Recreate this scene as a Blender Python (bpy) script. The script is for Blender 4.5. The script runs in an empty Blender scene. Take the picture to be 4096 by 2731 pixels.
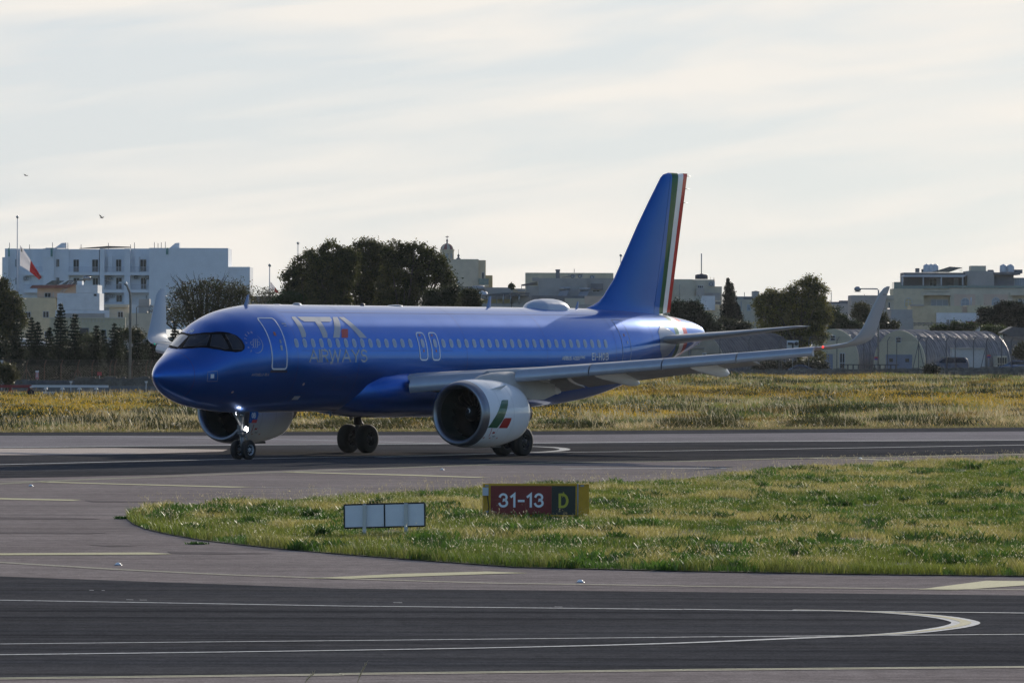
# tone: sky texture multiplier, cirrus brightness (thick, thin), exposure, haze density
SKY_K = (.92, 1.28, 1.76)
CLOUD_COL = (12.4, 11.8, 11.0, 1)
CLOUD_THIN = (9.6, 9.85, 10.2, 1)
EXPO = -0.45
HAZE = 2.4e-5
import bpy, bmesh, math, random
import numpy as np
from mathutils import Vector, Matrix
R = math.radians
PI = math.pi
C = bpy.context.scene.collection
S = bpy.context.scene
rng = np.random.default_rng(7)
random.seed(7)

# ---------------------------------------------------------------- camera
CAM_H = 4.6426
CAM_PITCH = -0.000532
CAM_ROLL = 0.003575
F_PX = 21345.88          # focal length in pixels of a 4096 px wide frame
cd = bpy.data.cameras.new('camera')
cam = bpy.data.objects.new('camera', cd)
C.objects.link(cam)
cd.sensor_width = 36.0
cd.lens = F_PX / 4096 * 36
cd.clip_start = 1.0
cd.clip_end = 9000
cp, sp_, cr, sr = math.cos(CAM_PITCH), math.sin(CAM_PITCH), math.cos(CAM_ROLL), math.sin(CAM_ROLL)
Rv, Uv, Fv = Vector((1, 0, 0)), Vector((0, -sp_, cp)), Vector((0, cp, sp_))
rgt = cr * Rv + sr * Uv
upv = cr * Uv - sr * Rv
M = Matrix((rgt, upv, -Fv)).transposed().to_4x4()
M.translation = Vector((0, 0, CAM_H))
cam.matrix_world = M
S.camera = cam

# ---------------------------------------------------------------- light
SUN = Vector((1.25, 3.0, 0.98)).normalized()
el = math.asin(SUN.z)
az = math.atan2(SUN.x, SUN.y)
sd = bpy.data.lights.new('sun', 'SUN')
sd.energy = 5.0
sd.angle = R(0.6)
sd.color = (1.0, 0.90, 0.76)
so = bpy.data.objects.new('sun', sd)
C.objects.link(so)
so.rotation_euler = (-SUN).to_track_quat('-Z', 'Y').to_euler()
so.location = (60, 150, 60)

W = bpy.data.worlds.new('World')
S.world = W
W.use_nodes = True
nt = W.node_tree
for n in list(nt.nodes):
    nt.nodes.remove(n)
def N(t, kind, **kw):
    n = t.nodes.new(kind)
    for k, v in kw.items():
        if k.startswith('i_'):
            n.inputs[k[2:].replace('_', ' ')].default_value = v
        else:
            setattr(n, k, v)
    return n
sky = N(nt, 'ShaderNodeTexSky', sky_type='NISHITA')
sky.sun_disc = False
sky.sun_elevation = el
sky.sun_rotation = az
sky.air_density = 1.0
sky.dust_density = 0.6
sky.ozone_density = 1.2
tc = N(nt, 'ShaderNodeTexCoord')
mp = N(nt, 'ShaderNodeMapping')
mp.inputs['Scale'].default_value = (3.6, 3.6, 30.0)
mp0 = N(nt, 'ShaderNodeMapping')
mp0.inputs['Rotation'].default_value = (0, R(7), 0)      # cirrus streaks slant gently across the view
nz = N(nt, 'ShaderNodeTexNoise')
nz.inputs['Scale'].default_value = 3.2
nz.inputs['Detail'].default_value = 7
nz.inputs['Roughness'].default_value = 0.52
nz.inputs['Distortion'].default_value = 0.35
rp = N(nt, 'ShaderNodeValToRGB')
rp.color_ramp.elements[0].position = 0.38
rp.color_ramp.elements[1].position = 0.60
sc_ = N(nt, 'ShaderNodeVectorMath', operation='MULTIPLY')
sc_.inputs[1].default_value = SKY_K
mx = N(nt, 'ShaderNodeMix', data_type='RGBA')
# cirrus is dense towards the sun, thin in the half of the sky behind the camera
sep = N(nt, 'ShaderNodeSeparateXYZ')
cov = N(nt, 'ShaderNodeMapRange')
for i_, v_ in zip(('From Min', 'From Max', 'To Min', 'To Max'), (.35, .95, .06, 1.0)):
    cov.inputs[i_].default_value = v_
dns = N(nt, 'ShaderNodeMapRange')
for i_, v_ in zip(('From Min', 'From Max', 'To Min', 'To Max'), (0, 1, .90, .98)):
    dns.inputs[i_].default_value = v_
mul = N(nt, 'ShaderNodeMath', operation='MULTIPLY')
ccol = N(nt, 'ShaderNodeMix', data_type='RGBA')
bg = N(nt, 'ShaderNodeBackground')
bg.inputs['Strength'].default_value = 0.1
out = N(nt, 'ShaderNodeOutputWorld')
L = nt.links.new
L(tc.outputs['Generated'], mp0.inputs['Vector'])
L(mp0.outputs['Vector'], mp.inputs['Vector'])
L(mp.outputs['Vector'], nz.inputs['Vector'])
L(nz.outputs['Fac'], rp.inputs['Fac'])
L(tc.outputs['Generated'], sep.inputs[0])
L(sep.outputs['Y'], cov.inputs['Value'])
L(rp.outputs['Color'], dns.inputs['Value'])
L(dns.outputs[0], mul.inputs[0])
L(cov.outputs[0], mul.inputs[1])
L(rp.outputs['Color'], ccol.inputs['Factor'])
ccol.inputs['A'].default_value = CLOUD_THIN
ccol.inputs['B'].default_value = CLOUD_COL
L(ccol.outputs['Result'], mx.inputs['B'])
L(mul.outputs[0], mx.inputs['Factor'])
L(sky.outputs['Color'], sc_.inputs[0])
L(sc_.outputs[0], mx.inputs['A'])
L(mx.outputs['Result'], bg.inputs['Color'])
L(bg.outputs[0], out.inputs[0])

S.view_settings.view_transform = 'Standard'
S.view_settings.look = 'None'
S.view_settings.exposure = EXPO
S.view_settings.gamma = 1
S.render.engine = 'CYCLES'
S.cycles.max_bounces = 6
S.cycles.transparent_max_bounces = 8
S.cycles.use_denoising = True

# ---------------------------------------------------------------- helpers
def ray(u, v):
    a, b = u - 2048, v - 1365.5
    a, b = cr * a + sr * b, -sr * a + cr * b
    X, Zc = a / F_PX, -b / F_PX
    return X, cp - Zc * sp_, sp_ + Zc * cp
def at(u, v, Y):                      # point of the place seen at photo pixel (u, v), Y metres away
    x, y, z = ray(u, v)
    k = Y / y
    return Vector((x * k, Y, CAM_H + z * k))
def gnd(u, v, z=0.0):
    x, y, zz = ray(u, v)
    k = (z - CAM_H) / zz
    return Vector((x * k, y * k, z))
Z5 = lambda x, y: (x * .49737, 820 + y * .49737)
Z6 = lambda x, y: (1040 + x * .44218, 900 + y * .44218)
ZM = lambda x, y: (1800 + x * .25510, 1060 + y * .25510)
Z7 = lambda x, y: (2560 + x * .38903, 950 + y * .38903)
Z8 = lambda x, y: (3260 + x * .35711, 1000 + y * .35711)
ZA = lambda x, y: (x * .58078, 1900 + y * .58078)
ZB = lambda x, y: (1366 + x * .58078, 1900 + y * .58078)
ZC = lambda x, y: (2732 + x * .62569, 1750 + y * .62569)
ZL = lambda x, y: (x * .44635, 1400 + y * .44635)

def tag(o, label=None, cat=None, group=None, kind=None):
    if label: o['label'] = label
    if cat: o['category'] = cat
    if group: o['group'] = group
    if kind: o['kind'] = kind
    return o
def empty(name, loc=(0, 0, 0), rz=0, label=None, cat=None, group=None):
    o = bpy.data.objects.new(name, None)
    C.objects.link(o)
    o.location = loc
    o.rotation_euler = (0, 0, rz)
    o.empty_display_size = 0.3
    return tag(o, label, cat, group)
def copy_tree(o, parent=None):
    c = o.copy()
    C.objects.link(c)
    c.parent = parent
    for ch in list(o.children):
        copy_tree(ch, c)
    return c
def obj(name, bm, mats, parent=None, smooth=False, recalc=True):
    if recalc:
        bmesh.ops.recalc_face_normals(bm, faces=bm.faces)
    me = bpy.data.meshes.new(name)
    bm.to_mesh(me)
    bm.free()
    if not isinstance(mats, (list, tuple)):
        mats = [mats]
    for m in mats:
        me.materials.append(m)
    if smooth:
        me.polygons.foreach_set('use_smooth', [True] * len(me.polygons))
    o = bpy.data.objects.new(name, me)
    C.objects.link(o)
    if parent is not None:
        o.parent = parent
    return o
def nobj(name, co, faces_n, idx, mats, parent=None, col=None, smooth=False, matidx=None):
    """mesh from numpy: co (n,3); faces all with faces_n corners; idx (m,faces_n)"""
    me = bpy.data.meshes.new(name)
    m = len(idx)
    me.vertices.add(len(co))
    me.vertices.foreach_set('co', np.ascontiguousarray(co, dtype=np.float32).ravel())
    me.loops.add(m * faces_n)
    me.loops.foreach_set('vertex_index', np.ascontiguousarray(idx, dtype=np.int32).ravel())
    me.polygons.add(m)
    me.polygons.foreach_set('loop_start', np.arange(0, m * faces_n, faces_n, dtype=np.int32))
    me.polygons.foreach_set('loop_total', np.full(m, faces_n, dtype=np.int32))
    if smooth:
        me.polygons.foreach_set('use_smooth', np.ones(m, dtype=bool))
    if matidx is not None:
        me.polygons.foreach_set('material_index', np.asarray(matidx, dtype=np.int32))
    me.update(calc_edges=True)
    if col is not None:
        ca = me.color_attributes.new('Col', 'FLOAT_COLOR', 'POINT')
        c4 = np.ones((len(co), 4), dtype=np.float32)
        c4[:, :3] = col
        ca.data.foreach_set('color', c4.ravel())
    for mm in (mats if isinstance(mats, (list, tuple)) else [mats]):
        me.materials.append(mm)
    o = bpy.data.objects.new(name, me)
    C.objects.link(o)
    if parent is not None:
        o.parent = parent
    return o

def bx(bm, x0, x1, y0, y1, z0, z1, mi=0):
    vs = [bm.verts.new(p) for p in ((x0, y0, z0), (x1, y0, z0), (x1, y1, z0), (x0, y1, z0), (x0, y0, z1), (x1, y0, z1), (x1, y1, z1), (x0, y1, z1))]
    for f in ((0, 3, 2, 1), (4, 5, 6, 7), (0, 1, 5, 4), (1, 2, 6, 5), (2, 3, 7, 6), (3, 0, 4, 7)):
        fc = bm.faces.new([vs[i] for i in f])
        fc.material_index = mi
def tube(bm, pts, rad, seg=8, mi=0, caps=True, smooth=True):
    pts = [Vector(p) for p in pts]
    if not isinstance(rad, (list, tuple)):
        rad = [rad] * len(pts)
    rings = []
    ref = None
    for i, p in enumerate(pts):
        a = pts[max(i - 1, 0)]
        b = pts[min(i + 1, len(pts) - 1)]
        t = (b - a).normalized()
        if ref is None:
            ref = Vector((0, 0, 1)) if abs(t.z) < 0.9 else Vector((1, 0, 0))
        n = t.cross(ref).normalized()
        m = n.cross(t).normalized()
        ref = m
        rings.append([bm.verts.new(p + rad[i] * (math.cos(2 * PI * k / seg) * n + math.sin(2 * PI * k / seg) * m)) for k in range(seg)])
    for i in range(len(rings) - 1):
        for k in range(seg):
            f = bm.faces.new((rings[i][k], rings[i][(k + 1) % seg], rings[i + 1][(k + 1) % seg], rings[i + 1][k]))
            f.material_index = mi
            f.smooth = smooth
    if caps:
        for r in (rings[0], rings[-1]):
            f = bm.faces.new(r)
            f.material_index = mi
def lathe(bm, prof, org=(0, 0, 0), ax=(1, 0, 0), seg=32, mi=0, smooth=True, cap=False):
    """prof: (along, radius) list round axis ax"""
    ax = Vector(ax).normalized()
    u = ax.cross(Vector((0, 0, 1))) if abs(ax.z) < .9 else ax.cross(Vector((1, 0, 0)))
    u.normalize()
    v = ax.cross(u)
    o = Vector(org)
    rings = []
    for a, r in prof:
        rings.append([bm.verts.new(o + ax * a + max(r, 1e-4) * (math.cos(2 * PI * k / seg) * u + math.sin(2 * PI * k / seg) * v)) for k in range(seg)])
    for i in range(len(rings) - 1):
        for k in range(seg):
            f = bm.faces.new((rings[i][k], rings[i][(k + 1) % seg], rings[i + 1][(k + 1) % seg], rings[i + 1][k]))
            f.smooth = smooth
            f.material_index = mi
    if cap:
        bm.faces.new(rings[0]).material_index = mi
        bm.faces.new(rings[-1]).material_index = mi
def prism(bm, pts, a, b, mi=0):
    """pts: list of Vector; a,b offsets vectors -> extruded polygon"""
    A_ = [bm.verts.new(Vector(p) + Vector(a)) for p in pts]
    B_ = [bm.verts.new(Vector(p) + Vector(b)) for p in pts]
    n = len(pts)
    bm.faces.new(A_).material_index = mi
    bm.faces.new(B_[::-1]).material_index = mi
    for i in range(n):
        bm.faces.new((A_[i], A_[(i + 1) % n], B_[(i + 1) % n], B_[i])).material_index = mi
def sphere(bm, c, r, u=12, v=8, mi=0, sx=1, sy=1, sz=1):
    c = Vector(c)
    rows = []
    for j in range(v + 1):
        th = PI * j / v
        rows.append([bm.verts.new(c + Vector((sx * r * math.sin(th) * math.cos(2 * PI * i / u), sy * r * math.sin(th) * math.sin(2 * PI * i / u), sz * r * math.cos(th)))) for i in range(u)])
    for j in range(v):
        for i in range(u):
            f = bm.faces.new((rows[j][i], rows[j][(i + 1) % u], rows[j + 1][(i + 1) % u], rows[j + 1][i]))
            f.smooth = True
            f.material_index = mi
    bmesh.ops.remove_doubles(bm, verts=rows[0] + rows[-1], dist=1e-5)

# ---------------------------------------------------------------- materials
def mat(name, col, rough=0.6, metal=0.0, noise=None, bump=None, coat=0.0, emit=None, spec=0.5, coord='Object', stretch=(1, 1, 1), trans=0.0):
    """noise: (scale, amount[, detail]) brightness variation; bump: (scale, strength, distance)"""
    m = bpy.data.materials.new(name)
    m.use_nodes = True
    t = m.node_tree
    p = t.nodes['Principled BSDF']
    p.inputs['Base Color'].default_value = (*col, 1)
    p.inputs['Roughness'].default_value = rough
    p.inputs['Metallic'].default_value = metal
    p.inputs['Specular IOR Level'].default_value = spec
    p.inputs['Coat Weight'].default_value = coat
    p.inputs['Coat Roughness'].default_value = 0.04
    if emit:
        p.inputs['Emission Color'].default_value = (*emit[0], 1)
        p.inputs['Emission Strength'].default_value = emit[1]
    tcn = N(t, 'ShaderNodeTexCoord')
    mpn = N(t, 'ShaderNodeMapping')
    mpn.inputs['Scale'].default_value = stretch
    t.links.new(tcn.outputs[coord], mpn.inputs['Vector'])
    if noise:
        nn = N(t, 'ShaderNodeTexNoise')
        nn.inputs['Scale'].default_value = noise[0]
        nn.inputs['Detail'].default_value = noise[2] if len(noise) > 2 else 5
        nn.inputs['Roughness'].default_value = 0.6
        t.links.new(mpn.outputs[0], nn.inputs['Vector'])
        mr = N(t, 'ShaderNodeMapRange')
        mr.inputs['From Min'].default_value = 0.25
        mr.inputs['From Max'].default_value = 0.75
        mr.inputs['To Min'].default_value = 1 - noise[1]
        mr.inputs['To Max'].default_value = 1 + noise[1]
        t.links.new(nn.outputs['Fac'], mr.inputs['Value'])
        vm = N(t, 'ShaderNodeVectorMath', operation='SCALE')
        vm.inputs[0].default_value = col
        t.links.new(mr.outputs[0], vm.inputs['Scale'])
        t.links.new(vm.outputs[0], p.inputs['Base Color'])
    if bump:
        nb = N(t, 'ShaderNodeTexNoise')
        nb.inputs['Scale'].default_value = bump[0]
        nb.inputs['Detail'].default_value = 4
        t.links.new(mpn.outputs[0], nb.inputs['Vector'])
        bn = N(t, 'ShaderNodeBump')
        bn.inputs['Strength'].default_value = bump[1]
        bn.inputs['Distance'].default_value = bump[2]
        t.links.new(nb.outputs['Fac'], bn.inputs['Height'])
        t.links.new(bn.outputs[0], p.inputs['Normal'])
    return m
def leafmat(name, rough=0.5, transl=0.5, spec=0.4):
    m = bpy.data.materials.new(name)
    m.use_nodes = True
    t = m.node_tree
    p = t.nodes['Principled BSDF']
    o = t.nodes['Material Output']
    at_ = N(t, 'ShaderNodeAttribute', attribute_name='Col')
    p.inputs['Roughness'].default_value = rough
    p.inputs['Specular IOR Level'].default_value = spec
    t.links.new(at_.outputs['Color'], p.inputs['Base Color'])
    tr = N(t, 'ShaderNodeBsdfTranslucent')
    t.links.new(at_.outputs['Color'], tr.inputs['Color'])
    mxs = N(t, 'ShaderNodeMixShader')
    mxs.inputs['Fac'].default_value = transl
    t.links.new(p.outputs[0], mxs.inputs[1])
    t.links.new(tr.outputs[0], mxs.inputs[2])
    t.links.new(mxs.outputs[0], o.inputs['Surface'])
    return m
def ground_mat(name, col, col2, big, streak, fine, rough=0.85, dark_streaks=0.0, spec=0.5):
    """asphalt: two tones mixed by long streaks along the runway, plus fine aggregate"""
    m = bpy.data.materials.new(name)
    m.use_nodes = True
    t = m.node_tree
    p = t.nodes['Principled BSDF']
    p.inputs['Roughness'].default_value = rough
    p.inputs['Specular IOR Level'].default_value = spec
    tcn = N(t, 'ShaderNodeTexCoord')
    def noise(scale, stretch, det=5, rough_=.6):
        mpn = N(t, 'ShaderNodeMapping')
        mpn.inputs['Scale'].default_value = stretch
        mpn.inputs['Rotation'].default_value = (0, 0, R(-3))
        t.links.new(tcn.outputs['Object'], mpn.inputs['Vector'])
        nn = N(t, 'ShaderNodeTexNoise')
        nn.inputs['Scale'].default_value = scale
        nn.inputs['Detail'].default_value = det
        nn.inputs['Roughness'].default_value = rough_
        t.links.new(mpn.outputs[0], nn.inputs['Vector'])
        return nn.outputs['Fac']
    def mapr(src, a, b, c, d):
        mr = N(t, 'ShaderNodeMapRange')
        for i, v in zip(('From Min', 'From Max', 'To Min', 'To Max'), (a, b, c, d)):
            mr.inputs[i].default_value = v
        t.links.new(src, mr.inputs['Value'])
        return mr.outputs[0]
    def math_(op, a, b):
        q = N(t, 'ShaderNodeMath', operation=op)
        for i, v in enumerate((a, b)):
            if isinstance(v, (int, float)):
                q.inputs[i].default_value = v
            else:
                t.links.new(v, q.inputs[i])
        return q.outputs[0]
    mix = N(t, 'ShaderNodeMix', data_type='RGBA')
    mix.inputs['A'].default_value = (*col, 1)
    mix.inputs['B'].default_value = (*col2, 1)
    t.links.new(mapr(noise(1.0, streak), .35, .65, 0, 1), mix.inputs['Factor'])
    f = mapr(noise(big, (1, 1, 1), 3), .3, .7, .9, 1.1)
    f = math_('MULTIPLY', f, mapr(noise(fine, (1, 1, 1), 2, .8), .25, .75, 0.62, 1.38))
    f = math_('MULTIPLY', f, mapr(noise(1.0, (.06, 2.2, 1), 4), .36, .64, .87, 1.12))
    f = math_('MULTIPLY', f, mapr(noise(2.6, (1, 1, 1), 4, .75), .36, .64, .84, 1.16))
    f = math_('MULTIPLY', f, mapr(noise(1.0, (.35, .05, 1), 2), .3, .7, .95, 1.05))
    if dark_streaks:
        f = math_('MULTIPLY', f, mapr(noise(1.0, (.02, .8, 1), 3), .50, .66, 1.0, 1 - dark_streaks))
    vm = N(t, 'ShaderNodeVectorMath', operation='SCALE')
    t.links.new(mix.outputs['Result'], vm.inputs[0])
    t.links.new(f, vm.inputs['Scale'])
    t.links.new(vm.outputs[0], p.inputs['Base Color'])
    bn = N(t, 'ShaderNodeBump')
    bn.inputs['Strength'].default_value = .5
    bn.inputs['Distance'].default_value = .01
    t.links.new(noise(fine * .8, (1, 1, 1), 3, .7), bn.inputs['Height'])
    t.links.new(bn.outputs[0], p.inputs['Normal'])
    return m
# ---------------------------------------------------------------- ground, pavement, markings
M_earth = mat('earth', (.10, .085, .05), .95, noise=(.08, .35), bump=(3, .5, .05))
M_soil = mat('island_soil', (.075, .075, .035), .95, noise=(1.3, .4), bump=(8, .6, .04))
M_pave = ground_mat('shoulder_asphalt', (.325, .275, .248), (.285, .248, .225), .15, (.03, .5, 1), 22, dark_streaks=.14, spec=0.0)
M_dark = ground_mat('dark_asphalt', (.080, .080, .083), (.102, .098, .096), .1, (.02, .45, 1), 18, dark_streaks=.32, spec=0.0)
M_pale = ground_mat('pale_asphalt', (.325, .295, .285), (.29, .265, .258), .1, (.02, .35, 1), 14, dark_streaks=.1, spec=0.0)
M_warm = ground_mat('tan_asphalt', (.39, .31, .265), (.35, .285, .245), .1, (.02, .35, 1), 14)
M_white = mat('runway_white_paint', (.50, .51, .50), .7, noise=(9, .55))
M_yellow = mat('runway_yellow_paint', (.44, .41, .20), .7, noise=(11, .3))
M_ywhite = mat('cream_edge_paint', (.52, .50, .32), .7, noise=(11, .3))

def structure(o):
    o['kind'] = 'structure'
    return o
def grid_sheet(name, x0, x1, y0, y1, nx, ny, zf, m):
    xs = np.linspace(x0, x1, nx + 1)
    ys = np.linspace(y0, y1, ny + 1)
    X, Y = np.meshgrid(xs, ys)
    co = np.stack([X.ravel(), Y.ravel(), zf(X, Y).ravel()], 1)
    i = np.arange(nx)[None, :] + (nx + 1) * np.arange(ny)[:, None]
    idx = np.stack([i, i + 1, i + nx + 2, i + nx + 1], -1).reshape(-1, 4)
    return nobj(name, co, 4, idx, m, smooth=True)
def far_edge(x):                      # near edge of the flower field
    return np.interp(x, [-400, -24.9, 0, 27.4, 400], [259.3 - 120, 259.3, 267.2, 285.2, 285.2 + 250])
def terr(x, y):
    x = np.asarray(x, float)
    y = np.asarray(y, float)
    d = np.clip((y - far_edge(x) - 2) / 25, 0, 1)
    b = .16 * np.sin(x * .21 + 1.3 * np.sin(y * .05)) * np.sin(y * .13 + .7 + .6 * np.sin(x * .11)) + .10 * np.sin(x * .47 + y * .19 + 1) + .07 * np.sin(y * .41 - x * .23)
    back = np.clip(1 - (y - 620) / 60, 0, 1)
    lf = 1 / (1 + np.exp((x + 12) / 6)) * np.clip((y - 330) / 60, 0, 1)     # left side drops to level ground early
    return (d * (b + .06) + np.clip((y - 300) / 300, 0, 1) * .35 * (1 - lf)) * back * (1 - .5 * lf)
structure(grid_sheet('ground', -3000, 3000, -2500, 4500, 4, 4, lambda x, y: x * 0 - .05, M_earth))
structure(grid_sheet('flower_field', -170, 170, 255, 700, 170, 223, lambda x, y: np.where(y > far_edge(x), terr(x, y), -.2), M_earth))

def ext(pts, d=160):
    """extend a ground polyline at both ends by d metres"""
    a = (pts[0] - pts[1]).normalized() * d
    b = (pts[-1] - pts[-2]).normalized() * d
    return [pts[0] + a] + pts + [pts[-1] + b]
def resample(pts, step):
    out = [pts[0]]
    for a, b in zip(pts[:-1], pts[1:]):
        n = max(1, int((b - a).length / step))
        out += [a + (b - a) * k / n for k in range(1, n + 1)]
    return out
def smooth_pts(pts, it=2):
    for _ in range(it):
        q = [pts[0]]
        for a, b in zip(pts[:-1], pts[1:]):
            q += [a * .75 + b * .25, a * .25 + b * .75]
        q.append(pts[-1])
        pts = q
    return pts
def band(name, up, lo, z, m, extend=(160, 160)):
    """sheet between two pixel polylines lying on the ground"""
    A_ = [gnd(*p) for p in up]
    B_ = [gnd(*p) for p in lo]
    if extend:
        A_, B_ = ext(A_, extend[0]), ext(B_, extend[1])
    xs = sorted(set([round(p.x, 3) for p in A_ + B_]))
    x0, x1 = max(A_[0].x, B_[0].x), min(A_[-1].x, B_[-1].x)
    xs = [x for x in xs if x0 <= x <= x1]
    ya = np.interp(xs, [p.x for p in A_], [p.y for p in A_])
    yb = np.interp(xs, [p.x for p in B_], [p.y for p in B_])
    bm = bmesh.new()
    va = [bm.verts.new((x, y, z)) for x, y in zip(xs, ya)]
    vb = [bm.verts.new((x, y, z)) for x, y in zip(xs, yb)]
    for i in range(len(xs) - 1):
        bm.faces.new((vb[i], vb[i + 1], va[i + 1], va[i]))
    return structure(obj(name, bm, m, recalc=False))
def stripe_bm(bm, pts, w, z, off=0, mi=0):
    n = len(pts)
    Lf, Rt = [], []
    for i, p in enumerate(pts):
        t = (pts[min(i + 1, n - 1)] - pts[max(i - 1, 0)])
        t = Vector((t.x, t.y)).normalized()
        nn = Vector((-t.y, t.x, 0))
        Lf.append(bm.verts.new((p.x + nn.x * (off + w / 2), p.y + nn.y * (off + w / 2), z)))
        Rt.append(bm.verts.new((p.x + nn.x * (off - w / 2), p.y + nn.y * (off - w / 2), z)))
    for i in range(n - 1):
        bm.faces.new((Rt[i], Rt[i + 1], Lf[i + 1], Lf[i])).material_index = mi
def line(name, px, w, m, z=.010, double=None, extend=True, smooth=0, d=160):
    pts = [gnd(*p) for p in px]
    if extend is True:
        pts = ext(pts, d)
    elif extend == 'l':
        pts = ext(pts, d)[:-1]
    elif extend == 'r':
        pts = ext(pts, d)[1:]
    if smooth:
        pts = smooth_pts(pts, smooth)
    bm = bmesh.new()
    if double:
        stripe_bm(bm, pts, w, z, double)
        stripe_bm(bm, pts, w, z, -double)
    else:
        stripe_bm(bm, pts, w, z)
    return structure(obj(name, bm, m, recalc=False))
# whole paved area
structure(grid_sheet('apron', -400, 400, 20, 540, 2, 2, lambda x, y: x * 0, M_pave))
bm = bmesh.new()
xs_ = list(np.linspace(-400, 400, 81))
va = [bm.verts.new((x, float(far_edge(x)), .006)) for x in xs_]
vb = [bm.verts.new((x, 690, .006)) for x in xs_]
for i in range(80):
    bm.faces.new((va[i], va[i + 1], vb[i + 1], vb[i]))
structure(obj('verge', bm, M_earth, recalc=False))

band('taxiway_near', [ZA(0, 697), ZA(2352, 780), ZB(2352, 803), ZC(2180, 1008)], [ZA(0, 1400), ZB(0, 1366), ZB(2352, 1342), ZC(2180, 1465)], .004, M_dark)
band('runway', [(0, 1729), (1040, 1727), (2048, 1725), (3000, 1718), (4096, 1709)],
     [(0, 1912), (670, 1898), (1300, 1874), (2500, 1849), (3640, 1828), (4096, 1814)], .004, M_dark)
band('runway_pale_strip', [(0, 1743), (848, 1742), (2048, 1740), (3000, 1733), (4096, 1725)],
     [(0, 1788), (1040, 1778), (2127, 1771), (4096, 1759)], .008, M_pale)
band('tan_strip', [(-1200, 1800), (0, 1793.5), (446, 1792), (870, 1797), (1100, 1801)], [(-1200, 1840), (0, 1820), (446, 1818), (890, 1806), (1100, 1801.6)], .008, M_warm, extend=None)

line('runway_edge_line', [(0, 1790), (1040, 1779.5), (1511, 1777), (2127, 1772.6), (2732, 1767.5), (4096, 1760.6)], .75, M_white, .013)
line('runway_line', [(0, 1858.5), (424, 1848), (1040, 1834), (1511, 1825.5), (2127, 1811), (2440, 1807), (2732, 1803), (4096, 1780)], .42, M_white, .013)
# far turn-off loop
line('far_turn_line', [(0, 1743.7), (402, 1744.6), (848, 1752.7), (1350, 1762.5), (1817, 1776), (2127, 1785.7), (2235, 1791), (2268, 1798), (2235, 1804.5), (2127, 1811), (1511, 1830)], .45, M_white, .017, extend='l', smooth=2)
line('edge_line_right', [(2200, 1850.5), (2732, 1845), (3232, 1831.5), (3545, 1828), (4096, 1815.7)], .22, M_ywhite, .010, double=.25, extend='r')
line('edge_line_left', [(0, 1935), (201, 1924.5), (700, 1904), (1040, 1891), (1300, 1882), (1785, 1864), (2200, 1850.5)], .16, M_ywhite, .010, double=.22, extend='l')
line('taxi_line', [(2250, 1875), (2600, 1874), (2913, 1873.5)], .5, M_white, .011, extend=False)
line('shoulder_line_left', [(0, 1926), (60, 1925.5), (163, 1926)], .16, M_ywhite, .012, extend='l')
line('shoulder_thin_line', [ZA(1750, 82), ZA(2352, 95)], .12, M_white, .010, extend=False)
line('shoulder_line_right', [ZC(800, 132), ZC(1130, 137), ZC(1400, 150), ZC(1700, 157)], .45, M_ywhite, .014, extend=False)

def patch(name, px, m=None, z=.010):
    bm = bmesh.new()
    bm.faces.new([bm.verts.new(gnd(*p, z)) for p in px])
    return structure(obj(name, bm, m or M_yellow, recalc=False))
patch('shoulder_stripe', [ZA(280, 42), ZA(900, 59), ZA(1750, 80), ZA(1600, 84), ZA(900, 65), ZA(280, 48)])
patch('shoulder_stripe', [(1130, 1885), (1300, 1889), (1639, 1897), (1960, 1908), (1900, 1909.5), (1639, 1901.5), (1300, 1892.5), (1130, 1888)])
patch('shoulder_stripe', [ZA(-900, 138), ZA(0, 156), ZA(560, 168), ZA(500, 175), ZA(0, 166), ZA(-900, 150)])
patch('shoulder_stripe', [ZA(-1500, 552), ZA(0, 536), ZA(1030, 530), ZA(1190, 541), ZA(1050, 545), ZA(0, 549), ZA(-1500, 562)])
patch('shoulder_stripe', [ZA(2110, 708), ZA(2352, 697), ZB(400, 677), ZB(1000, 661), ZB(1290, 672), ZB(1040, 678), ZB(0, 712)])
patch('shoulder_stripe', [ZC(1500, 969), ZC(1940, 912), ZC(2180, 914), ZC(3000, 920), ZC(2180, 942), ZC(1750, 972)])

M_stain = mat('asphalt_stain', (.225, .195, .178), .95, noise=(3, .2), spec=0.0)
for st in ([ZA(-300, 283), ZA(200, 288), ZA(480, 290), ZA(700, 300), ZA(480, 304), ZA(100, 300), ZA(-300, 296)],
           [ZA(-300, 391), ZA(150, 389), ZA(500, 392), ZA(740, 396), ZA(600, 402), ZA(150, 400), ZA(-300, 402)],
           [ZA(600, 478), ZA(800, 483), ZA(960, 488), ZA(760, 490)],
           [ZA(1150, 522), ZA(1500, 528), ZA(1900, 538), ZA(1500, 542), ZA(1180, 538)],
           [ZA(580, 172), ZA(900, 178), ZA(1300, 176), ZA(1000, 186), ZA(640, 184)]):
    patch('pavement_stain', st, M_stain, .007)
for st in ([ZA(615, 789), ZA(645, 790), ZA(645, 792), ZA(615, 791)], [ZA(700, 791), ZA(722, 791.5), ZA(722, 793.5), ZA(700, 793)], [ZA(868, 854), ZA(918, 855), ZA(918, 857), ZA(868, 856)], [ZA(962, 856), ZA(1012, 856.5), ZA(1012, 858.5), ZA(962, 858)], [ZB(357, 874), ZB(418, 875), ZB(418, 877), ZB(357, 876)], [ZB(1468, 903), ZB(1522, 904), ZB(1522, 906), ZB(1468, 905)]):
    patch('worn_paint_dash', st, M_white, .010)
line('shoulder_edge_line', [ZA(0, 603), ZA(800, 651), ZA(1600, 690), ZA(2352, 715), ZB(1000, 745), ZB(2352, 765), ZC(0, 951), ZC(1500, 969), ZC(2180, 974)], .07, M_ywhite, .014, double=.085)
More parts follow.
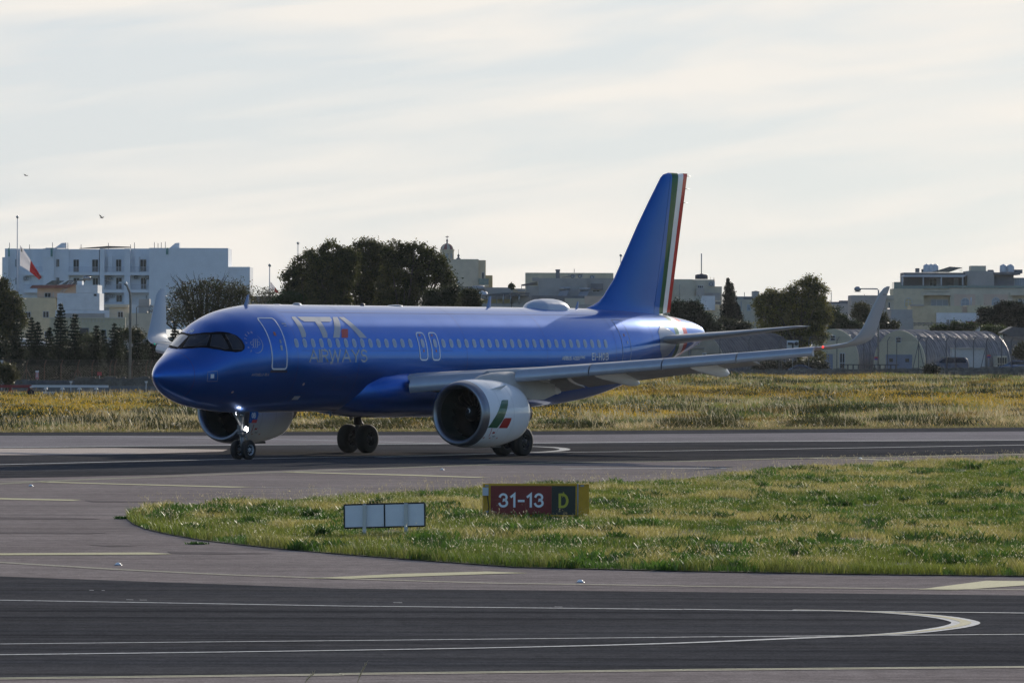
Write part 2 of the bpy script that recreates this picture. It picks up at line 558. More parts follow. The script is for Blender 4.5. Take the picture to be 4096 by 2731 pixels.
line('taxiway_white_line', [ZA(0, 862), ZA(1200, 882), ZA(2352, 902), ZB(1200, 914), ZB(2352, 926), ZC(0, 1098), ZC(800, 1108), ZC(2180, 1122)], .17, M_white, .010)
line('taxiway_white_line', [ZA(0, 1164), ZA(1200, 1152), ZB(0, 1141), ZB(2352, 1117), ZC(0, 1276), ZC(2180, 1258)], .13, M_white, .010)
lp = [gnd(*p) for p in [ZA(0, 1240), ZA(1200, 1226), ZB(0, 1210), ZB(1200, 1190), ZC(0, 1317), ZC(700, 1286), ZC(1200, 1267), ZC(1450, 1251), ZC(1650, 1227), ZC(1760, 1208), ZC(1815, 1190), ZC(1795, 1176), ZC(1700, 1155), ZC(1550, 1137), ZC(1300, 1119), ZC(1000, 1109), ZC(700, 1104)]]
lp = smooth_pts(ext(lp, 120)[:-1], 3)
bm = bmesh.new()
def wstripe(bm, pts, wf, z, off, mi):
    n = len(pts)
    prev = None
    for i, p in enumerate(pts):
        t = (pts[min(i + 1, n - 1)] - pts[max(i - 1, 0)])
        t = Vector((t.x, t.y)).normalized()
        nn = Vector((-t.y, t.x, 0))
        w = wf(p)
        a = bm.verts.new((p.x + nn.x * (off + w / 2), p.y + nn.y * (off + w / 2), z))
        b = bm.verts.new((p.x + nn.x * (off - w / 2), p.y + nn.y * (off - w / 2), z))
        if prev:
            bm.faces.new((prev[1], b, a, prev[0])).material_index = mi
        prev = (a, b)
wstripe(bm, lp, lambda p: np.interp(p.x, [0, 5, 8], [.17, .26, .52]), .014, 0, 0)
obj_ = structure(obj('turn_off_line', bm, M_white, recalc=False))
bm = bmesh.new()
wstripe(bm, [p for p in lp if p.x > 4.5], lambda p: np.interp(p.x, [4.5, 5.5, 8], [.01, .06, .22]), .018, 0, 0)
structure(obj('turn_off_centre_line', bm, mat('turn_yellow', (.45, .40, .22), .7, noise=(11, .3)), recalc=False))
line('taxiway_edge_line', [ZA(0, 1403), ZA(2352, 1375), ZB(0, 1372), ZB(2352, 1345), ZC(0, 1487), ZC(2180, 1468)], .11, M_ywhite, .012, double=.11)

# ---------------------------------------------------------------- grass island
isl_lo = [(511, 2080), (530, 2096), (581, 2117), (668, 2137), (813, 2163), (1103, 2195), (1366, 2218), (1714, 2245), (2063, 2270), (2732, 2286), (3400, 2298), (4096, 2306), (5200, 2318)]
isl_up = [(505, 2074), (530, 2058), (560, 2048), (610, 2036), (813, 2022), (1366, 1996), (1889, 1962), (2732, 1925), (3045, 1890), (3420, 1864), (4096, 1841), (5200, 1806)]
ILO = [gnd(*p) for p in isl_lo]
IUP = [gnd(*p) for p in isl_up]
bm = bmesh.new()
bm.faces.new([bm.verts.new((p.x, p.y, .02)) for p in ILO] + [bm.verts.new((p.x, p.y, .02)) for p in IUP[::-1]])
bmesh.ops.triangulate(bm, faces=bm.faces)
structure(obj('grass_island', bm, M_soil, recalc=False))
poly = np.array([(p.x, p.y) for p in ILO + IUP[::-1]])
def inside(px_, py_, pl):
    r = np.zeros(len(px_), bool)
    n = len(pl)
    j = n - 1
    for i in range(n):
        xi, yi = pl[i]
        xj, yj = pl[j]
        c = ((yi > py_) != (yj > py_)) & (px_ < (xj - xi) * (py_ - yi) / (yj - yi + 1e-12) + xi)
        r ^= c
        j = i
    return r
class Noise2:
    def __init__(s, seed):
        g = np.random.default_rng(seed)
        s.g = g.random((64, 64))
    def __call__(s, x, y):
        xi = np.floor(x).astype(int)
        yi = np.floor(y).astype(int)
        fx = x - xi
        fy = y - yi
        fx = fx * fx * (3 - 2 * fx)
        fy = fy * fy * (3 - 2 * fy)
        g = lambda a, b: s.g[a % 64, b % 64]
        return (g(xi, yi) * (1 - fx) + g(xi + 1, yi) * fx) * (1 - fy) + (g(xi, yi + 1) * (1 - fx) + g(xi + 1, yi + 1) * fx) * fy
def fbm(n, x, y, o=4):
    a, s, t = 1, 0, 0
    for k in range(o):
        s = s + a * n(x * 2 ** k + 7.3 * k, y * 2 ** k + 3.1 * k)
        t += a
        a *= .5
    return s / t
M_grass = leafmat('grass_blades', .45, .45, .30)
n1, n2, n3 = Noise2(1), Noise2(2), Noise2(3)

def blades(x, y, z, hgt, wid, lean, col, dirn=None, tipf=.15, seg=1):
    """tapered blades: 2 quads-ish triangles strips (base pair, mid pair, tip) as triangles"""
    n = len(x)
    a = rng.random(n) * 2 * PI
    dx, dy = np.cos(a) * wid / 2, np.sin(a) * wid / 2
    la = rng.normal(0, 1, n) * (1.5 if dirn is not None else 9) + (dirn if dirn is not None else 0)
    lx, ly = np.cos(la) * lean * hgt, np.sin(la) * lean * hgt
    co = np.empty((n, 5, 3))
    co[:, 0] = np.stack([x - dx, y - dy, z], 1)
    co[:, 1] = np.stack([x + dx, y + dy, z], 1)
    mx_, my_ = x + lx * .35, y + ly * .35
    co[:, 2] = np.stack([mx_ - dx * .7, my_ - dy * .7, z + hgt * .6], 1)
    co[:, 3] = np.stack([mx_ + dx * .7, my_ + dy * .7, z + hgt * .6], 1)
    co[:, 4] = np.stack([x + lx, y + ly, z + hgt], 1)
    b = np.arange(n)[:, None] * 5
    idx = np.concatenate([b + [0, 1, 3], b + [0, 3, 2], b + [2, 3, 4]], 1).reshape(-1, 3)
    cc = np.repeat(col[:, None, :], 5, 1)
    return co.reshape(-1, 3), idx, cc.reshape(-1, 3)
def join(parts):
    co, idx, cc = [], [], []
    k = 0
    for a, b, c in parts:
        co.append(a)
        idx.append(b + k)
        cc.append(c)
        k += len(a)
    return np.concatenate(co), np.concatenate(idx), np.concatenate(cc)
def lerp(a, b, t):
    return np.array(a)[None, :] * (1 - t[:, None]) + np.array(b)[None, :] * t[:, None]
GREEN, LIME, STRAW, OLIVE = (.095, .160, .022), (.27, .29, .05), (.62, .53, .20), (.30, .26, .06)

def island_grass():
    parts = []
    NN = 1500000
    # more blades where near
    y = 104 + (rng.random(NN) ** 1.25) * 118
    x = rng.uniform(-11, 27, NN)
    keep = inside(x, y, poly) & (np.abs(x) < .1 * y + 2.5)
    x, y = x[keep], y[keep]
    # distance to the pavement edge, approximated through the lower outline
    ylo = np.interp(x, poly[:len(ILO), 0], poly[:len(ILO), 1])
    edge = np.clip((y - ylo) / 3.5, 0, 1)
    pat = fbm(n1, x * .35, y * .16)
    pat2 = fbm(n2, x * 1.3, y * .5)
    bare = fbm(n3, x * .5 + 9, y * .22)
    yel = fbm(n3, x * .22 + 30, y * .10 + 4)
    k = ~((bare > .66) & (edge >= 1) & (rng.random(len(x)) < .8))
    x, y, pat, pat2, edge, yel = x[k], y[k], pat[k], pat2[k], edge[k], yel[k]
    n = len(x)
    h = (.05 + .20 * np.clip(pat2 * 1.6 - .3, 0, 1) + .10 * pat + .12 * np.exp(-((y - np.interp(x, poly[:len(ILO), 0], poly[:len(ILO), 1])) / 1.6) ** 2)) * (.55 + .9 * rng.random(n))
    t = np.clip((pat - .52) * 6 + rng.normal(0, .28, n) + .36, 0, 1)      # straw share
    t = np.where(edge < .5, np.minimum(t, .3), t)
    col = lerp(GREEN, LIME, np.clip(rng.random(n) * .6 + (yel - .4), 0, 1))
    col = col * (1 - t[:, None]) + lerp(OLIVE, STRAW, rng.random(n)) * t[:, None]
    low = fbm(n2, x * .8 + 40, y * .30 + 12) > .60          # low dark leafy weeds between the grasses
    h = np.where(low, h * .5, h)
    col = np.where(low[:, None], lerp((.05, .11, .018), (.12, .21, .035), rng.random(n)), col)
    col *= (.45 + 1.0 * rng.random(n))[:, None]
    wid = (.008 + .010 * rng.random(n)) * (y / 130)
    parts.append(blades(x, y, np.full(n, .02), h * .66, wid, .55, col))
    # seed heads nodding over the sward, coloured pale to paint in sunlit glints
    k = (rng.random(n) < .032 * np.clip((pat2 - .30) * 4, .15, 1.3)) & (edge > .15)
    X, Y, H = x[k], y[k], h[k]
    q_ = len(X)
    sc = lerp((.50, .44, .24), (.85, .78, .55), rng.random(q_))
    parts.append(blades(X + rng.normal(0, .03, q_), Y, .02 + H * rng.uniform(.7, 1.15, q_), rng.uniform(.015, .05, q_), rng.uniform(.008, .02, q_), .9, sc))
    # dark leafy clumps (broad leaves)
    m = 560
    cx, cy = rng.uniform(-10, 22, m), 107 + rng.random(m) ** 1.2 * 105
    k = inside(cx, cy, poly)
    cx, cy = cx[k], cy[k]
    q = 110
    r_ = rng.uniform(.10, .45, len(cx))
    X = np.repeat(cx, q) + rng.normal(0, 1, len(cx) * q) * np.repeat(r_, q) * .8
    Y = np.repeat(cy, q) + rng.normal(0, 1, len(cx) * q) * np.repeat(r_, q)
    k = inside(X, Y, poly)
    X, Y = X[k], Y[k]
    H = rng.uniform(.06, .26, len(X))
    parts.append(blades(X, Y, np.full(len(X), .02), H, np.full(len(X), .06), .6, lerp((.035, .075, .014), (.10, .19, .03), np.repeat(rng.random(len(cx)), q)[k])))
    # tall seed stalks, denser towards the far rim
    m = 26000
    Y = 106 + rng.random(m) * 112
    X = rng.uniform(-11, 27, m)
    pt = fbm(n2, X * .4, Y * .2)
    yup = np.interp(X, poly[len(ILO):, 0][::-1], poly[len(ILO):, 1][::-1])
    rim = np.clip(1 - (yup - Y) / 14, 0, 1)
    k = inside(X, Y, poly) & (rng.random(m) < np.clip((pt - .45) * 3, .04, 1) * .35 + rim * .9) & (np.abs(X) < .1 * Y + 2)
    X, Y = X[k], Y[k]
    n = len(X)
    H = rng.uniform(.18, .50, n)
    sc = lerp((.30, .25, .12), (.55, .47, .28), rng.random(n))
    parts.append(blades(X, Y, np.full(n, .02), H, np.full(n, .008), .25, sc, dirn=PI))
    for _ in range(3):    # hanging seed heads
        hx = X + rng.normal(0, .04, n) - .18 * H
        hy = Y + rng.normal(0, .04, n)
        hz = .02 + H * rng.uniform(.8, 1.02, n)
        parts.append(blades(hx, hy, hz, rng.uniform(.02, .06, n), rng.uniform(.006, .013, n), .5, sc * 1.25))
    return join(parts)
co, idx, cc = island_grass()
tag(nobj('island_grass', co, 3, idx, M_grass, col=cc), kind='stuff')

# tall grass heads in front of the red sign
# ---------------------------------------------------------------- far field vegetation
YEL, SAGE = (.55, .34, .015), (.085, .13, .025)
def field_grass():
    parts = []
    m = 1050000
    u = rng.random(m)
    y = 256 / (1 - u * (1 - 256 / 640.0)) if False else 256 + 384 * u ** 1.5
    x = rng.uniform(-1, 1, m) * (.1 * y + 9)
    fe = far_edge(x)
    leftcut = np.interp(x, [-90, -12, -4, 0], [420, 420, 560, 605])
    k = (y > fe + .2) & (y < leftcut)
    x, y, fe = x[k], y[k], fe[k]
    n = len(x)
    d = y - fe
    p1 = fbm(n1, x * .12 + 5, y * .035 + 3)
    p2 = fbm(n2, x * .35, y * .09)
    p3 = fbm(n3, x * .06 + 20, y * .025 + 11)
    straw = np.clip(1.25 - d / 34 + (p1 - .5) * 3.4, .12, 1) * np.clip(d / 2.2, 0, 1)
    rightward = np.clip((x + 5) / 20, 0, 1)
    h = (.16 + .34 * p2 + .12 * p1) * (.6 + .7 * rng.random(n)) * np.clip(.25 + d / 4.5, 0, 1)
    s = rng.random(n)
    col = lerp(SAGE, (.19, .21, .045), rng.random(n))
    st = (s < straw * .66)
    col = np.where(st[:, None], lerp((.28, .21, .10), (.60, .46, .24), rng.random(n)), col)
    yb = np.clip((d - 12) / 30, 0, 1)
    fl = (~st) & (rng.random(n) < np.clip((p3 - .46) * 5 + .15 + .25 * (x < -8), .02, .75) * .55 * yb)
    col = np.where(fl[:, None], lerp((.26, .18, .03), (.46, .29, .03), rng.random(n)), col)
    br = (~st) & (~fl) & (rng.random(n) < .30)
    col = np.where(br[:, None], lerp((.16, .12, .05), (.30, .23, .11), rng.random(n)), col)
    ol = (~st) & (~fl) & (p2 > .6)
    col = np.where(ol[:, None], np.array((.04, .055, .015))[None], col)
    col *= (.75 + .5 * rng.random(n))[:, None]
    wid = .022 * (y / 300) * (1 + rng.random(n))
    col *= 1.4
    parts.append(blades(x, y, terr(x, y) - .02, h * .9, wid, .7, col))
    # dense dark blades: shade on the sward's near face painted into their colour
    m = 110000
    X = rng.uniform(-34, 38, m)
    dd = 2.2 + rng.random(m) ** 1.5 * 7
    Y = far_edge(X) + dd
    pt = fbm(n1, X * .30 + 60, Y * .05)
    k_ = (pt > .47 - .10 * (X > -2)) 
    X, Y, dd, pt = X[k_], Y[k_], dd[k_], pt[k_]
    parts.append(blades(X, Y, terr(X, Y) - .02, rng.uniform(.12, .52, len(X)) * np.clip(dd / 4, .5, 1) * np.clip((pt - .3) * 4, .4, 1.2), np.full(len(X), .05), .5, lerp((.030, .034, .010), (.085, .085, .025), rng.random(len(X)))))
    # blossom heads
    k = (fl & (rng.random(n) < .55)) | (rng.random(n) < .006)
    X, Y, H = x[k], y[k], h[k]
    z = terr(X, Y) + H
    n = len(X)
    parts.append(blades(X, Y, z - .02, np.full(n, .045), np.full(n, .06), .2, lerp((.50, .30, .012), (.68, .44, .03), rng.random(n))))
    # dark bushy clumps
    for (cnt, r0, r1, hh, c0, c1) in ((260, .8, 4.2, .72, (.018, .026, .009), (.05, .06, .018)), (150, .5, 2.2, .55, (.05, .085, .02), (.10, .14, .04)), (90, .6, 2.5, .6, (.12, .08, .02), (.26, .17, .03))):
        cy = 262 + rng.random(cnt) ** 1.3 * 300
        cx = rng.uniform(-1, 1, cnt) * (.1 * cy + 5)
        k = (cy > far_edge(cx) + 4) & (cy < np.interp(cx, [-90, -12, -4, 0], [400, 400, 540, 590]))
        cx, cy = cx[k], cy[k]
        q = 420
        rr = rng.uniform(r0, r1, len(cx))
        ang = rng.random(len(cx) * q) * 2 * PI
        rad = np.sqrt(rng.random(len(cx) * q)) * np.repeat(rr, q)
        X = np.repeat(cx, q) + np.cos(ang) * rad
        Y = np.repeat(cy, q) + np.sin(ang) * rad * 1.3
        k = Y > far_edge(X) + .5
        prof = np.sqrt(np.clip(1 - (rad / np.repeat(rr, q)) ** 2, 0, 1))
        H = hh * (.35 + .65 * prof) * rng.uniform(.5, 1.05, len(X)) * np.clip(np.repeat(rr, q) / 1.6, .5, 1)
        X, Y, H = X[k], Y[k], H[k]
        parts.append(blades(X, Y, terr(X, Y), H, np.full(len(X), .07), .45, lerp(c0, c1, rng.random(len(X)))))
    # pale feathery stalks
    m = 30000
    Y = 262 + rng.random(m) ** 1.2 * 320
    X = rng.uniform(-1, 1, m) * (.1 * Y + 5)
    k = (Y > far_edge(X) + 1.5) & (Y < np.interp(X, [-90, -12, -4, 0], [412, 412, 560, 600])) & (fbm(n1, X * .2, Y * .06) > .5)
    X, Y = X[k], Y[k]
    n = len(X)
    H = rng.uniform(.45, .95, n)
    parts.append(blades(X, Y, terr(X, Y), H, np.full(n, .03), .3, lerp((.42, .35, .2), (.6, .52, .34), rng.random(n)), dirn=PI))
    return join(parts)
co, idx, cc = field_grass()
tag(nobj('field_grass', co, 3, idx, M_grass, col=cc), kind='stuff')
# short dry verge along the runway edge
m = 90000
X = rng.uniform(-36, 40, m)
Y = far_edge(X) + rng.random(m) * 5 - .3
co, idx, cc = blades(X, Y, np.full(m, .0), rng.uniform(.04, .13, m), np.full(m, .03), .5, lerp((.20, .18, .07), (.42, .35, .17), rng.random(m)))
tag(nobj('verge_grass', co, 3, idx, M_grass, col=cc), kind='stuff')
# ---------------------------------------------------------------- airliner
PX, PY, TH = -13.1448, 199.5883, 0.968393
Z0 = 3.8544
root = empty('airliner', (PX, PY, 0), math.atan2(-math.sin(TH), -math.cos(TH)),
             'blue twin-engine airliner with a green, white and red striped tail taxiing on the runway', 'airliner')
def A(x, y, z):                       # station x aft of the nose, y to its left, z up -> local
    return Vector((-x, y, z))

def paint(name, col, rough, metal=0.0, coat=1.0, stripes=None, noise=.035):
    """car-like paint; stripes: list of (slope, intercept, colour): colour applies aft of x = intercept + slope*z"""
    m = mat(name, col, rough, metal, coat=coat)
    t = m.node_tree
    p = t.nodes['Principled BSDF']
    tcn = N(t, 'ShaderNodeTexCoord')
    p.inputs['Specular IOR Level'].default_value = 0.0
    p.inputs['Coat IOR'].default_value = 1.38
    sx = N(t, 'ShaderNodeSeparateXYZ')
    t.links.new(tcn.outputs['Object'], sx.inputs[0])
    nn = N(t, 'ShaderNodeTexNoise')
    nn.inputs['Scale'].default_value = .9
    nn.inputs['Detail'].default_value = 6
    t.links.new(tcn.outputs['Object'], nn.inputs['Vector'])
    mr = N(t, 'ShaderNodeMapRange')
    mr.inputs['From Min'].default_value = .3
    mr.inputs['From Max'].default_value = .7
    mr.inputs['To Min'].default_value = 1 - noise
    mr.inputs['To Max'].default_value = 1 + noise
    t.links.new(nn.outputs['Fac'], mr.inputs['Value'])
    rr = N(t, 'ShaderNodeMapRange')
    rr.inputs['From Min'].default_value = .3
    rr.inputs['From Max'].default_value = .7
    rr.inputs['To Min'].default_value = rough - .015
    rr.inputs['To Max'].default_value = rough + .02
    t.links.new(nn.outputs['Fac'], rr.inputs['Value'])
    t.links.new(rr.outputs[0], p.inputs['Roughness'])
    cur = None
    rgb = N(t, 'ShaderNodeRGB')
    rgb.outputs[0].default_value = (*col, 1)
    cur = rgb.outputs[0]
    metal_cur = None
    for sl, ic, cc_ in (stripes or []):
        # aft station = -X ; compare -X - slope*z > ic
        a = N(t, 'ShaderNodeMath', operation='MULTIPLY_ADD')
        a.inputs[1].default_value = -sl
        t.links.new(sx.outputs['Z'], a.inputs[0])
        b = N(t, 'ShaderNodeMath', operation='MULTIPLY')
        b.inputs[1].default_value = -1
        t.links.new(sx.outputs['X'], b.inputs[0])
        t.links.new(b.outputs[0], a.inputs[2])
        g = N(t, 'ShaderNodeMath', operation='GREATER_THAN')
        g.inputs[1].default_value = ic
        t.links.new(a.outputs[0], g.inputs[0])
        mxn = N(t, 'ShaderNodeMix', data_type='RGBA')
        t.links.new(g.outputs[0], mxn.inputs['Factor'])
        t.links.new(cur, mxn.inputs['A'])
        mxn.inputs['B'].default_value = (*cc_, 1)
        cur = mxn.outputs['Result']
    vm = N(t, 'ShaderNodeVectorMath', operation='SCALE')
    t.links.new(cur, vm.inputs[0])
    t.links.new(mr.outputs[0], vm.inputs['Scale'])
    t.links.new(vm.outputs[0], p.inputs['Base Color'])
    return m
BLUE = (.006, .115, .47)
GRN, WHT, RED = (.004, .085, .028), (.75, .76, .77), (.46, .010, .010)
M_fus = paint('fuselage_paint', BLUE, .31, .74, 1.0, [(.0, 33.78, GRN), (.0, 34.18, WHT), (.0, 34.66, RED), (.0, 35.08, BLUE)])
M_fin = paint('fin_paint', (.016, .125, .44), .38, .30, .45, [(.1788, 32.98, GRN), (.203, 33.215, WHT), (.216, 33.54, RED)])
M_blue = paint('blue_paint', BLUE, .31, .74, 1.0)
M_grey = mat('wing_grey', (.34, .36, .38), .38, noise=(1.5, .10), coat=.3)
M_slat = mat('slat_grey', (.40, .43, .48), .33, metal=.35, noise=(2.5, .08), coat=.2)
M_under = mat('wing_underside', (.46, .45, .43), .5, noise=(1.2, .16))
M_cowl = paint('cowl_white', (.92, .92, .92), .30, 0, .8)
M_lip = mat('inlet_lip_metal', (.25, .26, .29), .30, metal=.9, noise=(3, .1))
M_liner = mat('inlet_liner', (.02, .028, .026), .45)
M_black = mat('black_gap', (.006, .006, .007), .5)
M_fan = mat('fan_blade', (.018, .018, .02), .35, metal=.7)
M_tyre = mat('tyre_rubber', (.008, .008, .009), .75, noise=(6, .25))
M_rim = mat('wheel_grey', (.42, .44, .48), .45, metal=.2)
M_strut = mat('gear_strut', (.22, .23, .25), .4, metal=.2, noise=(8, .3))
M_dkmetal = mat('dark_metal', (.06, .06, .065), .45, metal=.6)
M_mask = mat('cockpit_mask_black', (.003, .003, .004), .6, spec=.1)
M_glass = mat('cockpit_glass', (.014, .018, .026), .10, spec=.5)
M_glassrefl = mat('windscreen_reflection_glass', (.10, .13, .17), .12, spec=1.0, coat=1)  # paler glass for the far pane: sky reflection put into the colour
M_decal = mat('decal_grey', (.46, .47, .49), .45)
M_decalw = mat('decal_white', (.86, .87, .88), .4)
M_decall = mat('decal_light', (.45, .48, .52), .45)
M_red = mat('decal_red', (.50, .025, .02), .4)
M_orange = mat('decal_orange', (.50, .13, .03), .4)
M_green = mat('decal_green', (.010, .11, .045), .35, coat=.6)
M_redc = mat('cowl_red', (.45, .022, .018), .35, coat=.6)
M_winf = mat('cabin_window_frame', (.38, .42, .50), .35, metal=.3)
M_winp = mat('cabin_window_pane', (.28, .34, .42), .15, spec=.8, coat=.6)
M_hatch = mat('panel_line', (.010, .030, .17), .5)

def pchip(X, Y, xq):
    X = np.asarray(X, float)
    Y = np.asarray(Y, float)
    h = np.diff(X)
    dl = np.diff(Y) / h
    m = np.zeros_like(Y)
    m[0], m[-1] = dl[0], dl[-1]
    for i in range(1, len(X) - 1):
        if dl[i - 1] * dl[i] <= 0:
            m[i] = 0
        else:
            w1, w2 = 2 * h[i] + h[i - 1], h[i] + 2 * h[i - 1]
            m[i] = (w1 + w2) / (w1 / dl[i - 1] + w2 / dl[i])
    xq = np.clip(xq, X[0], X[-1])
    k = np.clip(np.searchsorted(X, xq, side='right') - 1, 0, len(X) - 2)
    t = (xq - X[k]) / h[k]
    return ((1 + 2 * t) * (1 - t) ** 2 * Y[k] + t * (1 - t) ** 2 * h[k] * m[k] + t * t * (3 - 2 * t) * Y[k + 1] + t * t * (t - 1) * h[k] * m[k + 1])
XN0 = -.33
_x = np.array([0, .1, .3, .6, 1.0, 1.5, 2.0, 2.5, 3.0, 3.5, 4, 5, 6.2, 12, 20, 23.5])
_T = np.array([-.69, -.43, -.24, -.045, .168, .405, .777, 1.132, 1.44, 1.64, 1.795, 1.968, 2.07, 2.07, 2.07, 2.07])
_B = np.array([-.69, -.912, -1.085, -1.268, -1.456, -1.64, -1.78, -1.866, -1.932, -1.99, -2.03, -2.07, -2.07, -2.07, -2.07, -2.07])
_W = np.array([0, .20, .375, .625, .89, 1.162, 1.355, 1.495, 1.622, 1.736, 1.825, 1.927, 1.975, 1.975, 1.975, 1.975])
_tx = np.array([24.6, 26.4, 28.2, 30.4, 32.0, 33.5, 35.1, 36.2, 36.9, 37.35, 37.7]) - XN0
_tT = np.array([2.07, 2.07, 2.06, 2.03, 1.97, 1.89, 1.75, 1.62, 1.48, 1.32, 1.00])
_tB = np.array([-2.02, -1.90, -1.70, -1.29, -.90, -.50, -.05, .27, .50, .66, .88])
_tW = np.array([1.97, 1.93, 1.84, 1.66, 1.46, 1.24, .94, .72, .55, .38, .10])
XK, TK, BK, WK = np.r_[_x, _tx], np.r_[_T, _tT], np.r_[_B, _tB], np.r_[_W, _tW]
SK = np.sqrt(XK)
def sec(x):
    s = np.sqrt(np.clip(np.asarray(x, float) - XN0, 0, None))
    return pchip(SK, TK, s), pchip(SK, BK, s), pchip(SK, WK, s)
def SPn(x, ph):
    t, b, w = sec(x)
    return np.stack([-np.asarray(x, float), w * np.cos(ph), Z0 + (t + b) / 2 + (t - b) / 2 * np.sin(ph)], -1)
def SP(x, ph, off=0.0):
    x = np.asarray(x, float)
    ph = np.asarray(ph, float)
    p = SPn(x, ph)
    if off:
        e = 1e-3
        du = SPn(x + e, ph) - SPn(x - e, ph)
        dv = SPn(x, ph + e) - SPn(x, ph - e)
        n = np.cross(dv, du)
        n /= np.linalg.norm(n, axis=-1, keepdims=True)
        c = p.copy()
        c[..., 1] = 0
        c[..., 2] = Z0
        s = np.sign((n * (p - c)).sum(-1, keepdims=True))
        p = p + n * s * off
    return p
def z2phi(x, z):
    t, b, w = sec(x)
    return float(np.arcsin(np.clip((z - Z0 - (t + b) / 2) / ((t - b) / 2), -1, 1)))

# fuselage shell
xs = np.r_[XN0 + np.linspace(0, 1, 28) ** 2 * 1.0, np.linspace(.72, 7.5, 90), np.linspace(7.8, 23.5, 60), np.linspace(23.7, 36.8, 90), np.linspace(36.9, 37.7, 16)]
NP_ = 128
ph = np.linspace(0, 2 * PI, NP_, endpoint=False)
G = SPn(xs[:, None] + ph[None] * 0, ph[None] + xs[:, None] * 0)
i = np.arange(NP_)[None] + NP_ * np.arange(len(xs) - 1)[:, None]
j = (np.arange(NP_)[None] + 1) % NP_ + NP_ * np.arange(len(xs) - 1)[:, None]
idx = np.stack([i, j, j + NP_, i + NP_], -1).reshape(-1, 4)
fus = nobj('fuselage', G.reshape(-1, 3), 4, idx, M_fus, root, smooth=True)
# tail-cone exhaust and closing cap
bm = bmesh.new()
e_ = SPn(37.7, 0)
lathe(bm, [(-.30, .26), (0, .24), (.02, .17), (-.25, .15)], (-37.55, 0, Z0 + .93), (-1, 0, .1), 20)
obj('exhaust_pipe', bm, M_dkmetal, root)

def flat_fill(polys):
    """polys: list of lists of (u,v) -> triangulated flat bmesh"""
    bm = bmesh.new()
    for k, p in enumerate(polys):
        f = bm.faces.new([bm.verts.new((a, b, 0)) for a, b in p])
    bmesh.ops.triangulate(bm, faces=bm.faces)
    return bm
def slice_bm(bm, du, dv):
    us = [v.co.x for v in bm.verts]
    vs = [v.co.y for v in bm.verts]
    for ax, lo, hi, d in ((0, min(us), max(us), du), (1, min(vs), max(vs), dv)):
        k = math.ceil(lo / d) * d
        while k < hi:
            no = Vector((1, 0, 0)) if ax == 0 else Vector((0, 1, 0))
            bmesh.ops.bisect_plane(bm, geom=bm.verts[:] + bm.edges[:] + bm.faces[:], plane_co=no * k, plane_no=no)
            k += d
    return bm
def wrap(name, bm, m, off, parent, du=.3, dv=.07, fn=None, zmap=True, side=1):
    slice_bm(bm, du, dv)
    for v in bm.verts:
        p = (fn or SP)(v.co.x, v.co.y, off + v.co.z)
        v.co = Vector((p[0], p[1] * side, p[2]))
    return obj(name, bm, m, parent, smooth=True)
def dpoly(name, polys, m, parent, off=.006, xz=True, **k):
    if xz:
        pl = []
        for p in polys:
            q = []
            n = len(p)
            for a in range(n):
                (x0, z0), (x1, z1) = p[a], p[(a + 1) % n]
                c = max(1, int(max(abs(x1 - x0) / .4, abs(z1 - z0) / .12)))
                for s in range(c):
                    X, Zz = x0 + (x1 - x0) * s / c, z0 + (z1 - z0) * s / c
                    q.append((X, z2phi(X, Zz)))
            pl.append(q)
    else:
        pl = polys
    return wrap(name, flat_fill(pl), m, off, parent, **k)

